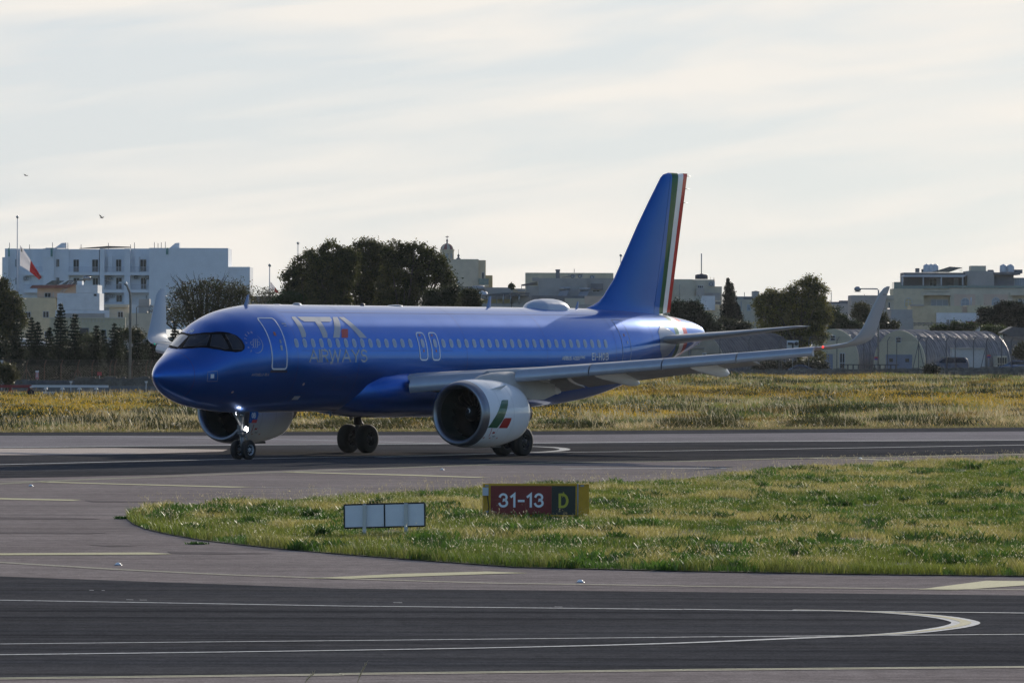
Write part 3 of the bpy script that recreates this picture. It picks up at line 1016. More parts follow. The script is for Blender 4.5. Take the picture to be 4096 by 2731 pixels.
# --- stroke lettering
def arc(cx, cy, rx, ry, a0, a1, n=10):
    return [(cx + rx * math.cos(R(a0 + (a1 - a0) * k / n)), cy + ry * math.sin(R(a0 + (a1 - a0) * k / n))) for k in range(n + 1)]
GL = {
 'A': (.66, [[(0, 0), (.33, 1), (.66, 0)], [(.11, .3), (.55, .3)]]),
 'I': (.0, [[(0, 0), (0, 1)]]),
 'R': (.5, [[(0, 0), (0, 1), (.25, 1)] + arc(.25, .74, .25, .26, 90, -90) + [(0, .48)], [(.24, .48), (.5, 0)]]),
 'W': (.9, [[(0, 1), (.22, 0), (.45, .95), (.68, 0), (.9, 1)]]),
 'Y': (.6, [[(0, 1), (.3, .45), (.6, 1)], [(.3, .45), (.3, 0)]]),
 'S': (.46, [[(.44, .86)] + arc(.23, .76, .21, .24, 40, 260, 10) + arc(.23, .25, .23, .27, 80, -150, 12)]),
 'E': (.42, [[(.42, 1), (0, 1), (0, 0), (.42, 0)], [(0, .52), (.36, .52)]]),
 'H': (.5, [[(0, 0), (0, 1)], [(.5, 0), (.5, 1)], [(0, .5), (.5, .5)]]),
 'O': (.56, [arc(.28, .5, .28, .5, 90, 450, 20)]),
 '0': (.46, [arc(.23, .5, .23, .5, 90, 450, 18)]),
 'B': (.5, [[(0, 0), (0, 1), (.26, 1)] + arc(.26, .76, .22, .24, 90, -90, 8) + [(0, .52)], [(.26, .52)] + arc(.26, .26, .24, .26, 90, -90, 8) + [(0, 0)]]),
 'N': (.5, [[(0, 0), (0, 1), (.5, 0), (.5, 1)]]),
 'T': (.54, [[(0, 1), (.54, 1)], [(.27, 1), (.27, 0)]]),
 'L': (.4, [[(0, 1), (0, 0), (.4, 0)]]),
 'V': (.6, [[(0, 1), (.3, 0), (.6, 1)]]),
 'U': (.5, [[(0, 1), (0, .26)] + arc(.25, .26, .25, .26, 180, 360, 8) + [(.5, 1)]]),
 'K': (.5, [[(0, 0), (0, 1)], [(.5, 1), (0, .42)], [(.16, .58), (.5, 0)]]),
 'M': (.66, [[(0, 0), (0, 1), (.33, .25), (.66, 1), (.66, 0)]]),
 'D': (.5, [[(0, 0), (0, 1), (.2, 1)] + arc(.2, .5, .3, .5, 90, -90, 12) + [(0, 0)]]),
 '1': (.22, [[(0, .80), (.2, 1), (.2, 0)]]),
 '2': (.46, [arc(.23, .74, .23, .26, 170, -30, 10) + [(0, 0), (.48, 0)]]),
 '3': (.48, [arc(.23, .75, .22, .25, 165, -80, 10) + arc(.23, .27, .25, .27, 80, -165, 12)]),
 '-': (.3, [[(0, .45), (.3, .45)]]),
 'n': (.4, [[(0, 0), (0, .62)], [(0, .4)] + arc(.2, .4, .2, .22, 180, 0, 8) + [(.4, 0)]]),
 'e': (.42, [[(.02, .33), (.42, .33)], arc(.22, .32, .2, .3, 5, 320, 14)]),
 'o': (.42, [arc(.21, .32, .21, .31, 90, 450, 14)]),
 ' ': (.3, []),
}
def strokes(text, x, z, H, wf=1.0, th=.12, gap=.22, slant=0.0):
    """flat triangulated bmesh of text; baseline start (x, z), cap height H; each stroke a mitred ribbon"""
    bm = bmesh.new()
    k = 0
    for chh in text:
        w, ls = GL[chh]
        for ln in ls:
            P = [Vector((x + (a * wf + slant * b) * H, z + (b * (1 - th) + th / 2) * H)) for a, b in ln]
            closed = (P[0] - P[-1]).length < 1e-6
            if closed:
                P = P[:-1]
            n = len(P)
            ring = []
            for i_, p in enumerate(P):
                a = P[i_ - 1] if (i_ > 0 or closed) else None
                b = P[(i_ + 1) % n] if (i_ < n - 1 or closed) else None
                t0 = (p - a).normalized() if a is not None else None
                t1 = (b - p).normalized() if b is not None else None
                hw = th * H / 2
                if t0 is None:
                    p = p - t1 * hw * .98
                    m_, sc = Vector((-t1.y, t1.x)), 1
                elif t1 is None:
                    p = p + t0 * hw * .98
                    m_, sc = Vector((-t0.y, t0.x)), 1
                else:
                    n0, n1_ = Vector((-t0.y, t0.x)), Vector((-t1.y, t1.x))
                    m_ = n0 + n1_
                    if m_.length < .2:
                        m_ = n0
                        sc = 1
                    else:
                        m_.normalize()
                        sc = min(1 / max(m_.dot(n0), .3), 2.6)
                ring.append((bm.verts.new((p.x + m_.x * hw * sc, p.y + m_.y * hw * sc, .0012 * (k % 5))), bm.verts.new((p.x - m_.x * hw * sc, p.y - m_.y * hw * sc, .0012 * (k % 5)))))
            for i_ in range(n if closed else n - 1):
                a, b = ring[i_], ring[(i_ + 1) % n]
                bm.faces.new((a[0], a[1], b[1], b[0]))
            k += 1
        x += (w * wf + gap) * H
    return bm
def xz2ph(bm):
    for v in bm.verts:
        v.co.y = z2phi(v.co.x, v.co.y)
    return bm
def text_on(name, text, x0, x1, z, H, m, th=.13, gap=.22, slant=0.0, off=.006, side=1):
    tot = sum(GL[c][0] for c in text)
    g = gap * (len(text) - 1)
    wf = ((x1 - x0) / H - g - slant - th) / tot
    bm = strokes(text, x0 + th * H / 2, z, H, wf, th, gap, slant)
    slice_bm(bm, .3, .1)
    xz2ph(bm)
    return wrap(name, bm, m, off, root, side=side)

# --- livery
T0, T1, TB = 5.45, 5.265, 4.65
dpoly('logo_letters', [
    [(6.42, 5.40), (6.50, T0), (6.70, T0), (6.76, 5.2), (6.73, 4.80), (6.64, TB + .02), (6.38, TB), (6.42, 5.0)],
    [(6.84, T0), (8.94, T0), (8.90, 5.33), (8.70, T1), (8.10, T1), (8.10, 4.80), (8.02, TB), (7.74, TB), (7.72, T1), (7.05, T1), (6.90, 5.34)],
    [(9.06, 5.40), (9.14, T0), (9.42, T0), (9.28, 5.2), (8.80, TB), (8.38, TB)],
    [(9.50, T0), (9.84, T0), (10.60, TB), (10.14, TB)]], M_decal, root)
dpoly('logo_red_block', [[(9.20, 4.99), (9.58, 4.99), (9.34, TB), (8.94, TB), (9.10, 4.93)]], M_red, root)
text_on('airline_name', 'AIRWAYS', 6.66, 10.42, 3.71, .50, M_decal, th=.14, gap=.26)
text_on('registration', 'EI-H0B', 26.2, 27.52, 3.76, .31, M_decalw, th=.15, gap=.30)
text_on('type_name', 'AIRBUS A320', 23.94, 25.25, 3.775, .15, M_decalw, th=.17, gap=.16)
text_on('type_name_suffix', 'neo', 25.30, 25.68, 3.83, .15, M_decalw, th=.16, gap=.14, slant=.2)
text_on('aircraft_name', 'ANTONELLO RIVA', 3.36, 4.32, 3.20, .10, M_decal, th=.14, gap=.22, slant=.2)
bm = strokes('0B', 1.70, 0, .2, 1.0, .16, .2, .2)     # fleet letters above the windscreen
for v in bm.verts:
    x_ = v.co.x - 1.70
    v.co.x, v.co.y = 2.10 - v.co.y * .8, 1.74 - x_ * .62
wrap('fleet_letters', bm, M_decalw, .006, root)
# alliance roundel
bm = bmesh.new()
cx, cz, rr = 3.62, 4.43, .36
def ring_arc(bm, cx, cz, r, a0, a1, w0, w1, n=24, z=0):
    prev = None
    for k in range(n + 1):
        a = R(a0 + (a1 - a0) * k / n)
        w = w0 + (w1 - w0) * math.sin(PI * k / n)
        v = (bm.verts.new((cx + (r + w / 2) * math.cos(a), cz + (r + w / 2) * math.sin(a), z)), bm.verts.new((cx + (r - w / 2) * math.cos(a), cz + (r - w / 2) * math.sin(a), z)))
        if prev:
            bm.faces.new((prev[0], prev[1], v[1], v[0]))
        prev = v
ring_arc(bm, cx, cz, rr, -110, 50, .006, .035)
for k, s in enumerate((-.10, 0, .10)):
    pts_ = [(cx + s - .10, cz - .17), (cx + s - .03, cz - .13), (cx + s, cz), (cx + s + .04, cz + .13), (cx + s + .12, cz + .17)]
    prev = None
    for a, b in pts_:
        v = (bm.verts.new((a - .016, b, .0012 * k)), bm.verts.new((a + .016, b, .0012 * k)))
        if prev:
            bm.faces.new((prev[0], prev[1], v[1], v[0]))
        prev = v
ring_arc(bm, cx - .17, cz + .0, .06, 60, 330, .022, .022, 12, .004)
ring_arc(bm, cx + .17, cz + .0, .06, -120, 150, .022, .022, 12, .005)
word = 'SKYTEAM'
for k, chh in enumerate(word):
    a = R(222 - k * 23)
    b2 = strokes(chh, -.04, 0, .085, .95, .18, 0)
    rot = a - PI / 2
    mp_ = {}
    for v in b2.verts:
        X = v.co.x * math.cos(rot) - v.co.y * math.sin(rot) + cx + (rr + .01) * math.cos(a)
        Zz = v.co.x * math.sin(rot) + v.co.y * math.cos(rot) + cz + (rr + .01) * math.sin(a)
        mp_[v] = bm.verts.new((X, Zz, v.co.z + .002))
    for f in b2.faces:
        bm.faces.new([mp_[v] for v in f.verts])
    b2.free()
slice_bm(bm, .3, .2)
wrap('alliance_emblem', xz2ph(bm), M_decall, .006, root)

# --- cockpit mask and panes in (station, angle)
mask = [(1.846, 1.60), (1.88, 1.50), (1.939, 1.36), (2.174, 1.112), (2.467, .932), (2.716, .785), (2.927, .651), (3.059, .504), (3.093, .379), (3.029, .312), (2.868, .278), (2.609, .299), (2.188, .437), (1.792, .664), (1.528, .894), (1.269, 1.146), (1.073, 1.50), (1.10, 1.56)]
for s in (1, -1):
    wrap('cockpit_mask', flat_fill([mask]), M_mask, .006, root, du=.12, dv=.05, side=s)
    wrap('windscreen_pane', flat_fill([[(1.738, 1.545), (1.80, 1.44), (2.071, 1.058), (1.675, .882), (1.40, 1.14), (1.20, 1.46)]]), M_glass if s > 0 else M_glassrefl, .011, root, du=.12, dv=.05, side=s)
    wrap('cockpit_side_window', flat_fill([[(2.135, 1.007), (2.379, .861), (2.364, .462), (2.218, .488), (1.768, .789)]]), M_glass, .011, root, du=.12, dv=.05, side=s)
    wrap('cockpit_side_window', flat_fill([[(2.511, .798), (2.795, .706), (2.907, .567), (2.971, .416), (2.932, .32), (2.521, .387)]]), M_glass, .011, root, du=.12, dv=.05, side=s)
for y0 in (1, -1):
    bm = bmesh.new()
    tube(bm, [SP(1.14, PI / 2 - y0 * .08, .025), SP(1.22, PI / 2 - y0 * .30, .025)], .011, 5)
    obj('wiper', bm, M_black, root)

def outline(name, pts, w, m, off=.007, closed=True, parent=None):
    """ribbon along a closed (station, angle) path, w metres wide"""
    P = []
    n = len(pts)
    for a in range(n):
        (x0, p0), (x1, p1) = pts[a], pts[(a + 1) % n]
        c = max(1, int(max(abs(x1 - x0) / .15, abs(p1 - p0) / .06)))
        P += [(x0 + (x1 - x0) * s / c, p0 + (p1 - p0) * s / c) for s in range(c)]
    co = SP(np.array([p[0] for p in P]), np.array([p[1] for p in P]), off)
    cen = co.mean(0)
    bm = bmesh.new()
    rings = []
    n = len(co)
    for k in range(n):
        t = co[(k + 1) % n] - co[k - 1]
        nn = np.array([0, co[k][1], co[k][2] - Z0])
        s = np.cross(t, nn)
        s /= np.linalg.norm(s)
        rings.append((bm.verts.new(co[k] + s * w / 2), bm.verts.new(co[k] - s * w / 2)))
    for k in range(n):
        a, b = rings[k], rings[(k + 1) % n]
        bm.faces.new((a[0], a[1], b[1], b[0]))
    return obj(name, bm, m, parent or root, smooth=True)
M_sealglint = mat('pane_seal_highlight', (.05, .06, .08), .35)  # lighter ribbons round the panes paint in thin edge highlights
for pn in ([(1.738, 1.545), (1.80, 1.44), (2.071, 1.058), (1.675, .882), (1.40, 1.14), (1.20, 1.46)], [(2.135, 1.007), (2.379, .861), (2.364, .462), (2.218, .488), (1.768, .789)], [(2.511, .798), (2.795, .706), (2.907, .567), (2.971, .416), (2.932, .32), (2.521, .387)]):
    outline('pane_seal_highlight', pn, .016, M_sealglint, off=.014)
def rrect(x0, x1, z0, z1, r, k=4):
    out = []
    for cx_, cz_, a0 in ((x1 - r, z1 - r, 0), (x0 + r, z1 - r, 90), (x0 + r, z0 + r, 180), (x1 - r, z0 + r, 270)):
        for i_ in range(k + 1):
            a = R(a0 + 90 * i_ / k)
            out.append((cx_ + r * math.cos(a), cz_ + r * math.sin(a)))
    return out
def xzp(pts):
    return [(x, z2phi(x, z)) for x, z in pts]
def door(pts, w, m, panelname):
    d = dpoly(panelname, [xzp(pts)], M_blue, root, off=.004, xz=False)
    o = outline('door_outline', xzp(pts), w, m, off=.010, parent=d)
    return d
def rect_decal(name, x0, x1, z0, z1, m, parent, off=.009, side=1, r=0):
    pts = rrect(x0, x1, z0, z1, r) if r else [(x0, z0), (x1, z0), (x1, z1), (x0, z1)]
    return dpoly(name, [pts], m, parent, off=off, side=side)
d1 = door(rrect(4.40, 5.26, 3.46, 5.385, .11), .06, M_decalw, 'passenger_door')
dpoly('door_window', [[(5.0 + .055 * math.cos(k * PI / 6), 4.5 + .085 * math.sin(k * PI / 6)) for k in range(12)]], M_winp, d1, off=.014)
rect_decal('door_sign', 4.76, 4.88, 4.72, 4.86, M_orange, d1, .012)
rect_decal('door_sign', 4.93, 5.05, 4.16, 4.36, M_decal, d1, .012)
rect_decal('door_scuff_plate', 4.34, 5.34, 3.32, 3.42, mat('scuff_plate', (.06, .07, .12), .4, metal=.6), root, .005)
d4 = door(rrect(28.72, 29.42, 3.66, 5.44, .05), .022, M_decall, 'passenger_door')
dpoly('door_window', [[(29.18 + .045 * math.cos(k * PI / 6), 4.50 + .07 * math.sin(k * PI / 6)) for k in range(12)]], M_winf, d4, off=.014)
rect_decal('door_sign', 29.0, 29.08, 4.75, 4.85, M_orange, d4, .012)
def cabin_window(x, z=4.445, parent=None, hh=.175, hw=.125):
    w = dpoly('cabin_window', [rrect(x - hw, x + hw, z - hh, z + hh, hw * .95, 5)], M_winf, parent or root, off=.008 if parent is None else .014)
    dpoly('window_pane', [rrect(x - hw * .62, x + hw * .62, z - hh * .74, z + hh * .74, hw * .58, 5)], M_winp, w, off=.012 if parent is None else .018)
    return w
XW = 5.94
for k in range(15):
    cabin_window(XW + .533 * k)
for k in range(23):
    cabin_window(XW + 9.71 + .533 * k)
for xe in (XW + 8.28, XW + 9.12):
    e = door(rrect(xe - .27, xe + .25, 3.79, 4.86, .14), .055, M_decalw, 'overwing_exit')
    w = dpoly('exit_window', [rrect(xe - .11, xe + .11, 4.445 - .175, 4.445 + .175, .105, 5)], M_winf, e, off=.014)
    rect_decal('exit_sign', xe - .1, xe - .0, 4.73, 4.79, M_orange, e, .012)
    rect_decal('exit_sign', xe - .03, xe + .05, 4.10, 4.20, M_orange, e, .012)
# small service markings
bm = bmesh.new()
o = rrect(1.30, 1.73, 2.80 + 0, 3.17, .06)
sq = [(1.308, .09), (1.704, .022), (1.758, -.284), (1.308, -.238)]
outline('hatch_outline', sq, .016, M_decall, off=.006)
dpoly('service_placard', [[(1.425, -.015), (1.567, -.041), (1.582, -.171), (1.43, -.154)]], M_decalw, root, xz=False)
for xq, pq in ((2.72, -.645), (6.61, -.493), (8.06, z2phi(8.06, 3.70))):
    dpoly('static_port', [[(xq + .06 * math.cos(k * PI / 5), pq + .03 * math.sin(k * PI / 5)) for k in range(10)]], M_decal, root, xz=False)
rect_decal('outflow_panel', 6.45, 6.85, 2.28, 2.42, M_decal, root, .006)
rect_decal('door_logo', 5.52, 5.76, 5.16, 5.20, M_decal, root, .006)
rect_decal('door_logo', 5.56, 5.72, 5.08, 5.11, M_decal, root, .006)
for xq, zq_, wq, hq in ((2.75, 2.35, .5, .32), (6.65, 2.38, .7, .30), (3.6, 2.2, .35, .3), (8.9, 2.9, .6, .5), (24.5, 3.0, .8, .9)):
    outline('hatch_outline', xzp([(xq - wq / 2, zq_ - hq / 2), (xq + wq / 2, zq_ - hq / 2), (xq + wq / 2, zq_ + hq / 2), (xq - wq / 2, zq_ + hq / 2)]), .010, M_hatch, off=.004)
# panel joints
for xj in (.82, 5.95, 9.9, 17.2, 22.9, 28.2, 31.5):
    pts_ = [(xj, p) for p in np.linspace(-1.4, 1.5, 40)]
    bm = bmesh.new()
    prev = None
    for x_, p_ in pts_:
        a, b = SP(x_ - .007, p_, .003), SP(x_ + .007, p_, .003)
        v = (bm.verts.new(a), bm.verts.new(b))
        if prev:
            bm.faces.new((prev[0], prev[1], v[1], v[0]))
        prev = v
    obj('panel_joint', bm, M_hatch, root)
for (xa, xb, zz) in ((6.2, 16.2, 4.16), (18.5, 27.6, 4.17), (6.0, 27.5, 5.62)):
    bm = bmesh.new()
    prev = None
    for x_ in np.linspace(xa, xb, 50):
        q = z2phi(x_, zz)
        v = (bm.verts.new(SP(x_, q - .004, .003)), bm.verts.new(SP(x_, q + .004, .003)))
        if prev:
            bm.faces.new((prev[0], prev[1], v[1], v[0]))
        prev = v
    obj('panel_joint', bm, M_hatch, root)

# antennas and roof fittings
def blade(name, x, h, c, m=M_grey, z=None, y=0, sweep=.3, up=1, th=.03):
    bm = bmesh.new()
    zt = (z if z is not None else Z0 + float(sec(x)[0])) - .02 * up
    prof = [(0, 0), (.25, .5), (.6, .5), (1, 0), (.6, -.5), (.25, -.5)]
    lo = [bm.verts.new(A(x - c / 2 + a * c, y + b * th * 2, zt)) for a, b in prof]
    hi = [bm.verts.new(A(x - c / 2 + sweep + .35 * c + a * c * .45, y + b * th, zt + h * up)) for a, b in prof]
    n = len(prof)
    bm.faces.new(lo)
    bm.faces.new(hi)
    for k in range(n):
        bm.faces.new((lo[k], lo[(k + 1) % n], hi[(k + 1) % n], hi[k]))
    return obj(name, bm, m, root)
M_ant = mat('antenna_blue_grey', (.20, .28, .44), .4)
blade('antenna', 5.25, .42, .30, M_ant, sweep=.12)
blade('antenna', 21.5, .46, .32, M_ant, sweep=.10)
blade('antenna', 27.95, .30, .24, M_ant, sweep=.08)
blade('antenna', 10.6, .22, .22, M_ant, z=1.80, up=-1, sweep=.1)
blade('antenna', 2.5, .12, .12, M_black, z=2.02, up=-1, sweep=.04)
for x_, r_, h_, nm in ((7.2, .22, .03, 'roof_fitting'), (8.5, .24, .09, 'roof_antenna_dome'), (12.8, .14, .10, 'beacon_light'), (15.0, .42, .055, 'roof_antenna_dome')):
    bm = bmesh.new()
    sphere(bm, A(x_, 0, Z0 + 2.065), 1, 16, 8, sx=r_, sy=r_ * .6, sz=h_)
    obj(nm, bm, M_grey if nm != 'beacon_light' else M_dkmetal, root)
# satcom radome
bm = bmesh.new()
nx, na = 30, 16
prof = lambda s: np.interp(s, [0, .04, .12, .25, .40, .6, .75, .88, .96, 1], [.0, .30, .66, .92, 1, 1, .86, .52, .24, 0])
prev = None
for k in range(nx + 1):
    s = k / nx
    hgt_, wd = prof(s), min(1, prof(s) * 1.1) ** .7
    ring = []
    for a in range(na + 1):
        t = PI * a / na
        ring.append(bm.verts.new(A(24.25 + 3.0 * s, math.cos(t) * .60 * wd, Z0 + 2.0 - .04 * (1 - math.sin(t)) * 3 + math.sin(t) ** .8 * (.10 + .34 * hgt_))))
    if prev:
        for a in range(na):
            bm.faces.new((prev[a], prev[a + 1], ring[a + 1], ring[a]))
    prev = ring
obj('satcom_radome', bm, mat('radome_grey_blue', (.40, .46, .56), .35, coat=.5), root, smooth=True)

# --- lifting surfaces
AF = [(1, 0, 0), (.9, .018, -.008), (.7, .048, -.030), (.5, .062, -.052), (.3, .064, -.060), (.18, .058, -.056), (.08, .043, -.043), (.03, .028, -.028), (.01, .016, -.017), (0, 0, 0)]
def loft(bm, secs, n_sub=1, cap=True):
    """secs: list of dict(le=(x,y,z), c=chord, t=thickness factor, tw=twist deg (nose up), ang=cant deg)"""
    rings = []
    up = [(a, b) for a, b, c in AF]
    lo = [(a, c) for a, b, c in AF][1:-1]
    prof_ = up + lo[::-1]
    for s in secs:
        x, y, z = s['le']
        tw, an = R(s.get('tw', 0)), R(s.get('ang', 0))
        ring = []
        for a, b in prof_:
            b *= s.get('t', 1)
            cxx = a * s['c'] * math.cos(tw) + b * s['c'] * math.sin(tw)
            nn = -a * s['c'] * math.sin(tw) + b * s['c'] * math.cos(tw)
            ring.append(bm.verts.new(A(x + cxx, y - nn * math.sin(an) * s.get('sd', 1), z + nn * math.cos(an))))
        rings.append(ring)
    m_ = len(rings[0])
    for a, b in zip(rings[:-1], rings[1:]):
        for k in range(m_):
            bm.faces.new((a[k], a[(k + 1) % m_], b[(k + 1) % m_], b[k]))
    if cap:
        bm.faces.new(rings[0])
        bm.faces.new(rings[-1])
def auto_smooth(o, ang=35):
    me = o.data
    me.polygons.foreach_set('use_smooth', [True] * len(me.polygons))
    try:
        me.set_sharp_from_angle(angle=R(ang))
    except Exception:
        pass
def wing_z(y):
    return 3.02 + (y - 2.3) * .086 + .0006 * (y - 2.3) ** 2
def wing_le(y):
    return 12.95 + .542 * (y - 2.3)
def wing_te(y):
    return 18.45 + max(0, y - 6.3) * .345
for sd_ in (1, -1):
    ys_ = [1.2, 2.3, 4, 6.3, 8.5, 11, 13.5, 16.2, 16.75]
    secs = [dict(le=(wing_le(y) + (.16 if y < 16.3 else -.12), y, wing_z(y)), c=wing_te(y) - wing_le(y) - (.16 if y < 16.3 else -.12), t=1.22 - .02 * y, tw=4.8 - .22 * y) for y in ys_]
    for s in secs:
        x, y, z = s['le']
        s['le'] = (x, y * sd_, z)
        s['sd'] = sd_
    bm = bmesh.new()
    loft(bm, secs)
    o = obj('wing', bm, M_under, root)
    auto_smooth(o)
    # sharklet: curves up from the tip
    bm = bmesh.new()
    le0 = wing_le(16.75) - .12
    path = [(16.75, wing_z(16.75), 6, le0, 1.60, 0), (17.0, wing_z(17) + .02, 16, le0 + .17, 1.5, 0), (17.25, wing_z(17) + .10, 32, le0 + .36, 1.42, 0), (17.45, wing_z(17) + .24, 50, le0 + .55, 1.34, 0), (17.58, wing_z(17) + .46, 66, le0 + .76, 1.24, 0),
            (17.66, wing_z(17) + .80, 76, le0 + 1.0, 1.10, 0), (17.80, wing_z(17) + 1.5, 79, le0 + 1.40, .86, 0), (17.92, wing_z(17) + 2.05, 80, le0 + 1.74, .62, 0), (17.96, wing_z(17) + 2.24, 80, le0 + 1.96, .46, 0), (17.98, wing_z(17) + 2.32, 80, le0 + 2.2, .22, 0)]
    loft(bm, [dict(le=(x, y * sd_, z), c=c, t=.8, ang=an, sd=sd_) for y, z, an, x, c, _ in path])
    o = obj('sharklet', bm, mat('sharklet_grey', (.42, .45, .48), .35, coat=.4) if sd_ > 0 else bpy.data.materials['sharklet_grey'], root)
    auto_smooth(o, 50)
    # slats, drooped
    for (ya, yb, name) in ((2.35, 4.85, 'inboard_slat'), (6.0, 8.52, 'slat'), (8.57, 11.02, 'slat'), (11.07, 13.57, 'slat'), (13.62, 16.2, 'slat')):
        bm = bmesh.new()
        rings = []
        for y in np.linspace(ya, yb, 4):
            hh = np.interp(y, [2.3, 6, 16.2], [.68, .50, .36])
            ch = np.interp(y, [2.3, 6, 16.2], [.72, .62, .46])
            x0_, z0_ = wing_le(y) - .30, wing_z(y) - .10
            # crescent: nose low and forward, upper trailing edge laps over the wing
            pr = [(ch * 1.0, .30 * hh), (ch * .62, .42 * hh), (ch * .3, .34 * hh), (ch * .12, .14 * hh), (.0, -.22 * hh), (.02, -.50 * hh), (.09, -.62 * hh), (.16, -.60 * hh), (.17, -.44 * hh), (ch * .30, -.05 * hh), (ch * .6, .24 * hh)]
            rings.append([bm.verts.new(A(x0_ + a, y * sd_, z0_ + b)) for a, b in pr])
        for a, b in zip(rings[:-1], rings[1:]):
            for k in range(len(a)):
                bm.faces.new((a[k], a[(k + 1) % len(a)], b[(k + 1) % len(a)], b[k]))
        bm.faces.new(rings[0])
        bm.faces.new(rings[-1])
        o = obj(name, bm, M_slat, root)
        auto_smooth(o, 50)
    # flaps
    for ya, yb in ((2.2, 6.2), (6.35, 13.2)):
        bm = bmesh.new()
        loft(bm, [dict(le=(wing_te(y) - .40, y * sd_, wing_z(y) - (wing_te(y) - wing_le(y)) * math.sin(R(4.8 - .22 * y)) - .06), c=np.interp(y, [2, 6.3, 13.2], [1.45, 1.35, .85]), t=1.1, tw=17, sd=sd_) for y in (ya, (ya + yb) / 2, yb)])
        auto_smooth(obj('flap', bm, M_under, root))
    # aileron gap is read from the underside shading; flap-track fairings
    for yf, xt, zt, ln in ((5.2, 19.05, 2.42, 3.0), (8.34, 19.98, 2.78, 3.3), (11.76, 21.2, 3.18, 2.9)):
        bm = bmesh.new()
        stn = [(0, .02, .0), (.06, .10, .02), (.2, .19, .05), (.4, .25, .08), (.6, .27, .10), (.8, .24, .08), (.92, .17, .02), (1, .05, -.02)]
        rings = []
        zf = wing_z(yf) - .30
        for s, r_, dz in stn:
            x_ = xt - ln * (1 - s)
            zc = zf + (zt + .12 - zf) * np.interp(s, [0, .45, 1], [0, .18, 1])
            rings.append([bm.verts.new(A(x_, yf * sd_ + .62 * r_ * math.cos(a), zc + r_ * (1.15 if math.sin(a) > 0 else .95) * math.sin(a))) for a in np.linspace(0, 2 * PI, 14, endpoint=False)])
        for a, b in zip(rings[:-1], rings[1:]):
            for k in range(14):
                bm.faces.new((a[k], a[(k + 1) % 14], b[(k + 1) % 14], b[k]))
        bm.faces.new(rings[0])
        bm.faces.new(rings[-1])
        o = obj('flap_track_fairing', bm, M_cowl, root)
        auto_smooth(o, 50)
    # tailplane
    bm = bmesh.new()
    st = [(.5, 31.95, 4.35, 4.52, 1.0), (1.1, 32.25, 4.0, 4.60, 1.05), (3.5, 33.75, 2.65, 4.86, 1.0), (5.6, 35.10, 1.50, 5.12, .9), (6.05, 35.42, 1.16, 5.18, .8), (6.22, 35.80, .72, 5.20, .6)]
    loft(bm, [dict(le=(x, y * sd_, z), c=c, t=t_ * .8, tw=-1.0, sd=sd_) for y, x, c, z, t_ in st])
    o = obj('tailplane', bm, M_grey, root)
    auto_smooth(o)
# navigation light on the left tip, green on the right tip
for sd_, cc_, nm in ((1, (1, .04, .03), 'red'), (-1, (.05, .9, .5), 'green')):
    bm = bmesh.new()
    sphere(bm, A(wing_le(16.5) - .14, 16.5 * sd_, wing_z(16.5) + .0), .042, 10, 6)
    o = obj('navigation_light', bm, mat('nav_' + nm, cc_, .3, emit=(cc_, 3.5 if sd_ > 0 else .1)), root)
    o['label'] = nm + ' wing tip navigation light'
# tailplane root fairing plate
for s in (1,):
    dpoly('tailplane_seal_plate', [[(32.15, 4.95), (32.6, 5.22), (33.3, 5.05), (33.72, 4.85), (33.72, 4.35), (33.2, 3.95), (32.6, 3.85), (32.15, 4.2)]], mat('seal_plate_metal', (.24, .28, .36), .3, metal=.5), root, off=.008)

# fin
def fin_ring(bm, xl, xt, z, tk):
    c = xt - xl
    up = [(a, b) for a, b, _ in AF]
    ring = [bm.verts.new(A(xl + a * c, b * tk, z)) for a, b in up] + [bm.verts.new(A(xl + a * c, -b * tk, z)) for a, b in up[1:-1][::-1]]
    return ring
FZ = [5.2, 5.55, 5.75, 5.90, 6.05, 6.21, 6.45, 6.70, 7.16, 8.2, 9.43, 10.5, 11.3, 11.55, 11.68, 11.76]
FLE = [28.0, 28.2, 28.35, 28.64, 29.2, 29.66, 30.02, 30.28, 30.79, 31.60, 32.55, 33.45, 34.16, 34.38, 34.58, 34.95]
FTE = [35.0 + .2245 * (z - 5.2) for z in FZ]
FTK = [8.5, 7.2, 6.4, 5.6, 5.1, 4.8, 4.6, 4.5, 4.3, 3.8, 3.3, 2.8, 2.45, 2.2, 1.7, .5]
def fin_bm(lo_cut=None):
    bm = bmesh.new()
    rings = [fin_ring(bm, a, b, z, t_) for a, b, z, t_ in zip(FLE, FTE, FZ, FTK)]
    m_ = len(rings[0])
    for a, b in zip(rings[:-1], rings[1:]):
        for k in range(m_):
            bm.faces.new((a[k], a[(k + 1) % m_], b[(k + 1) % m_], b[k]))
    bm.faces.new(rings[-1])
    bm.faces.new(rings[0])
    return bm
# hinge line from (33.55, 5.9) to (35.2, 11.75)
def cut(bm, keep_aft, gap):
    d = (A(34.95, 0, 11.76) - A(33.62, 0, 6.3)).normalized()
    no = d.cross(Vector((0, 1, 0))).normalized()
    if no.x > 0:
        no = -no                       # aft is -x
    g = bmesh.ops.bisect_plane(bm, geom=bm.verts[:] + bm.edges[:] + bm.faces[:], plane_co=A(33.62, 0, 6.3) + no * gap, plane_no=no, clear_inner=keep_aft, clear_outer=not keep_aft)
    bmesh.ops.holes_fill(bm, edges=[e for e in bm.edges if e.is_boundary])
    return bm
o = obj('fin', cut(fin_bm(), False, -.012), M_fin, root)
auto_smooth(o)
bm = cut(fin_bm(), True, .012)
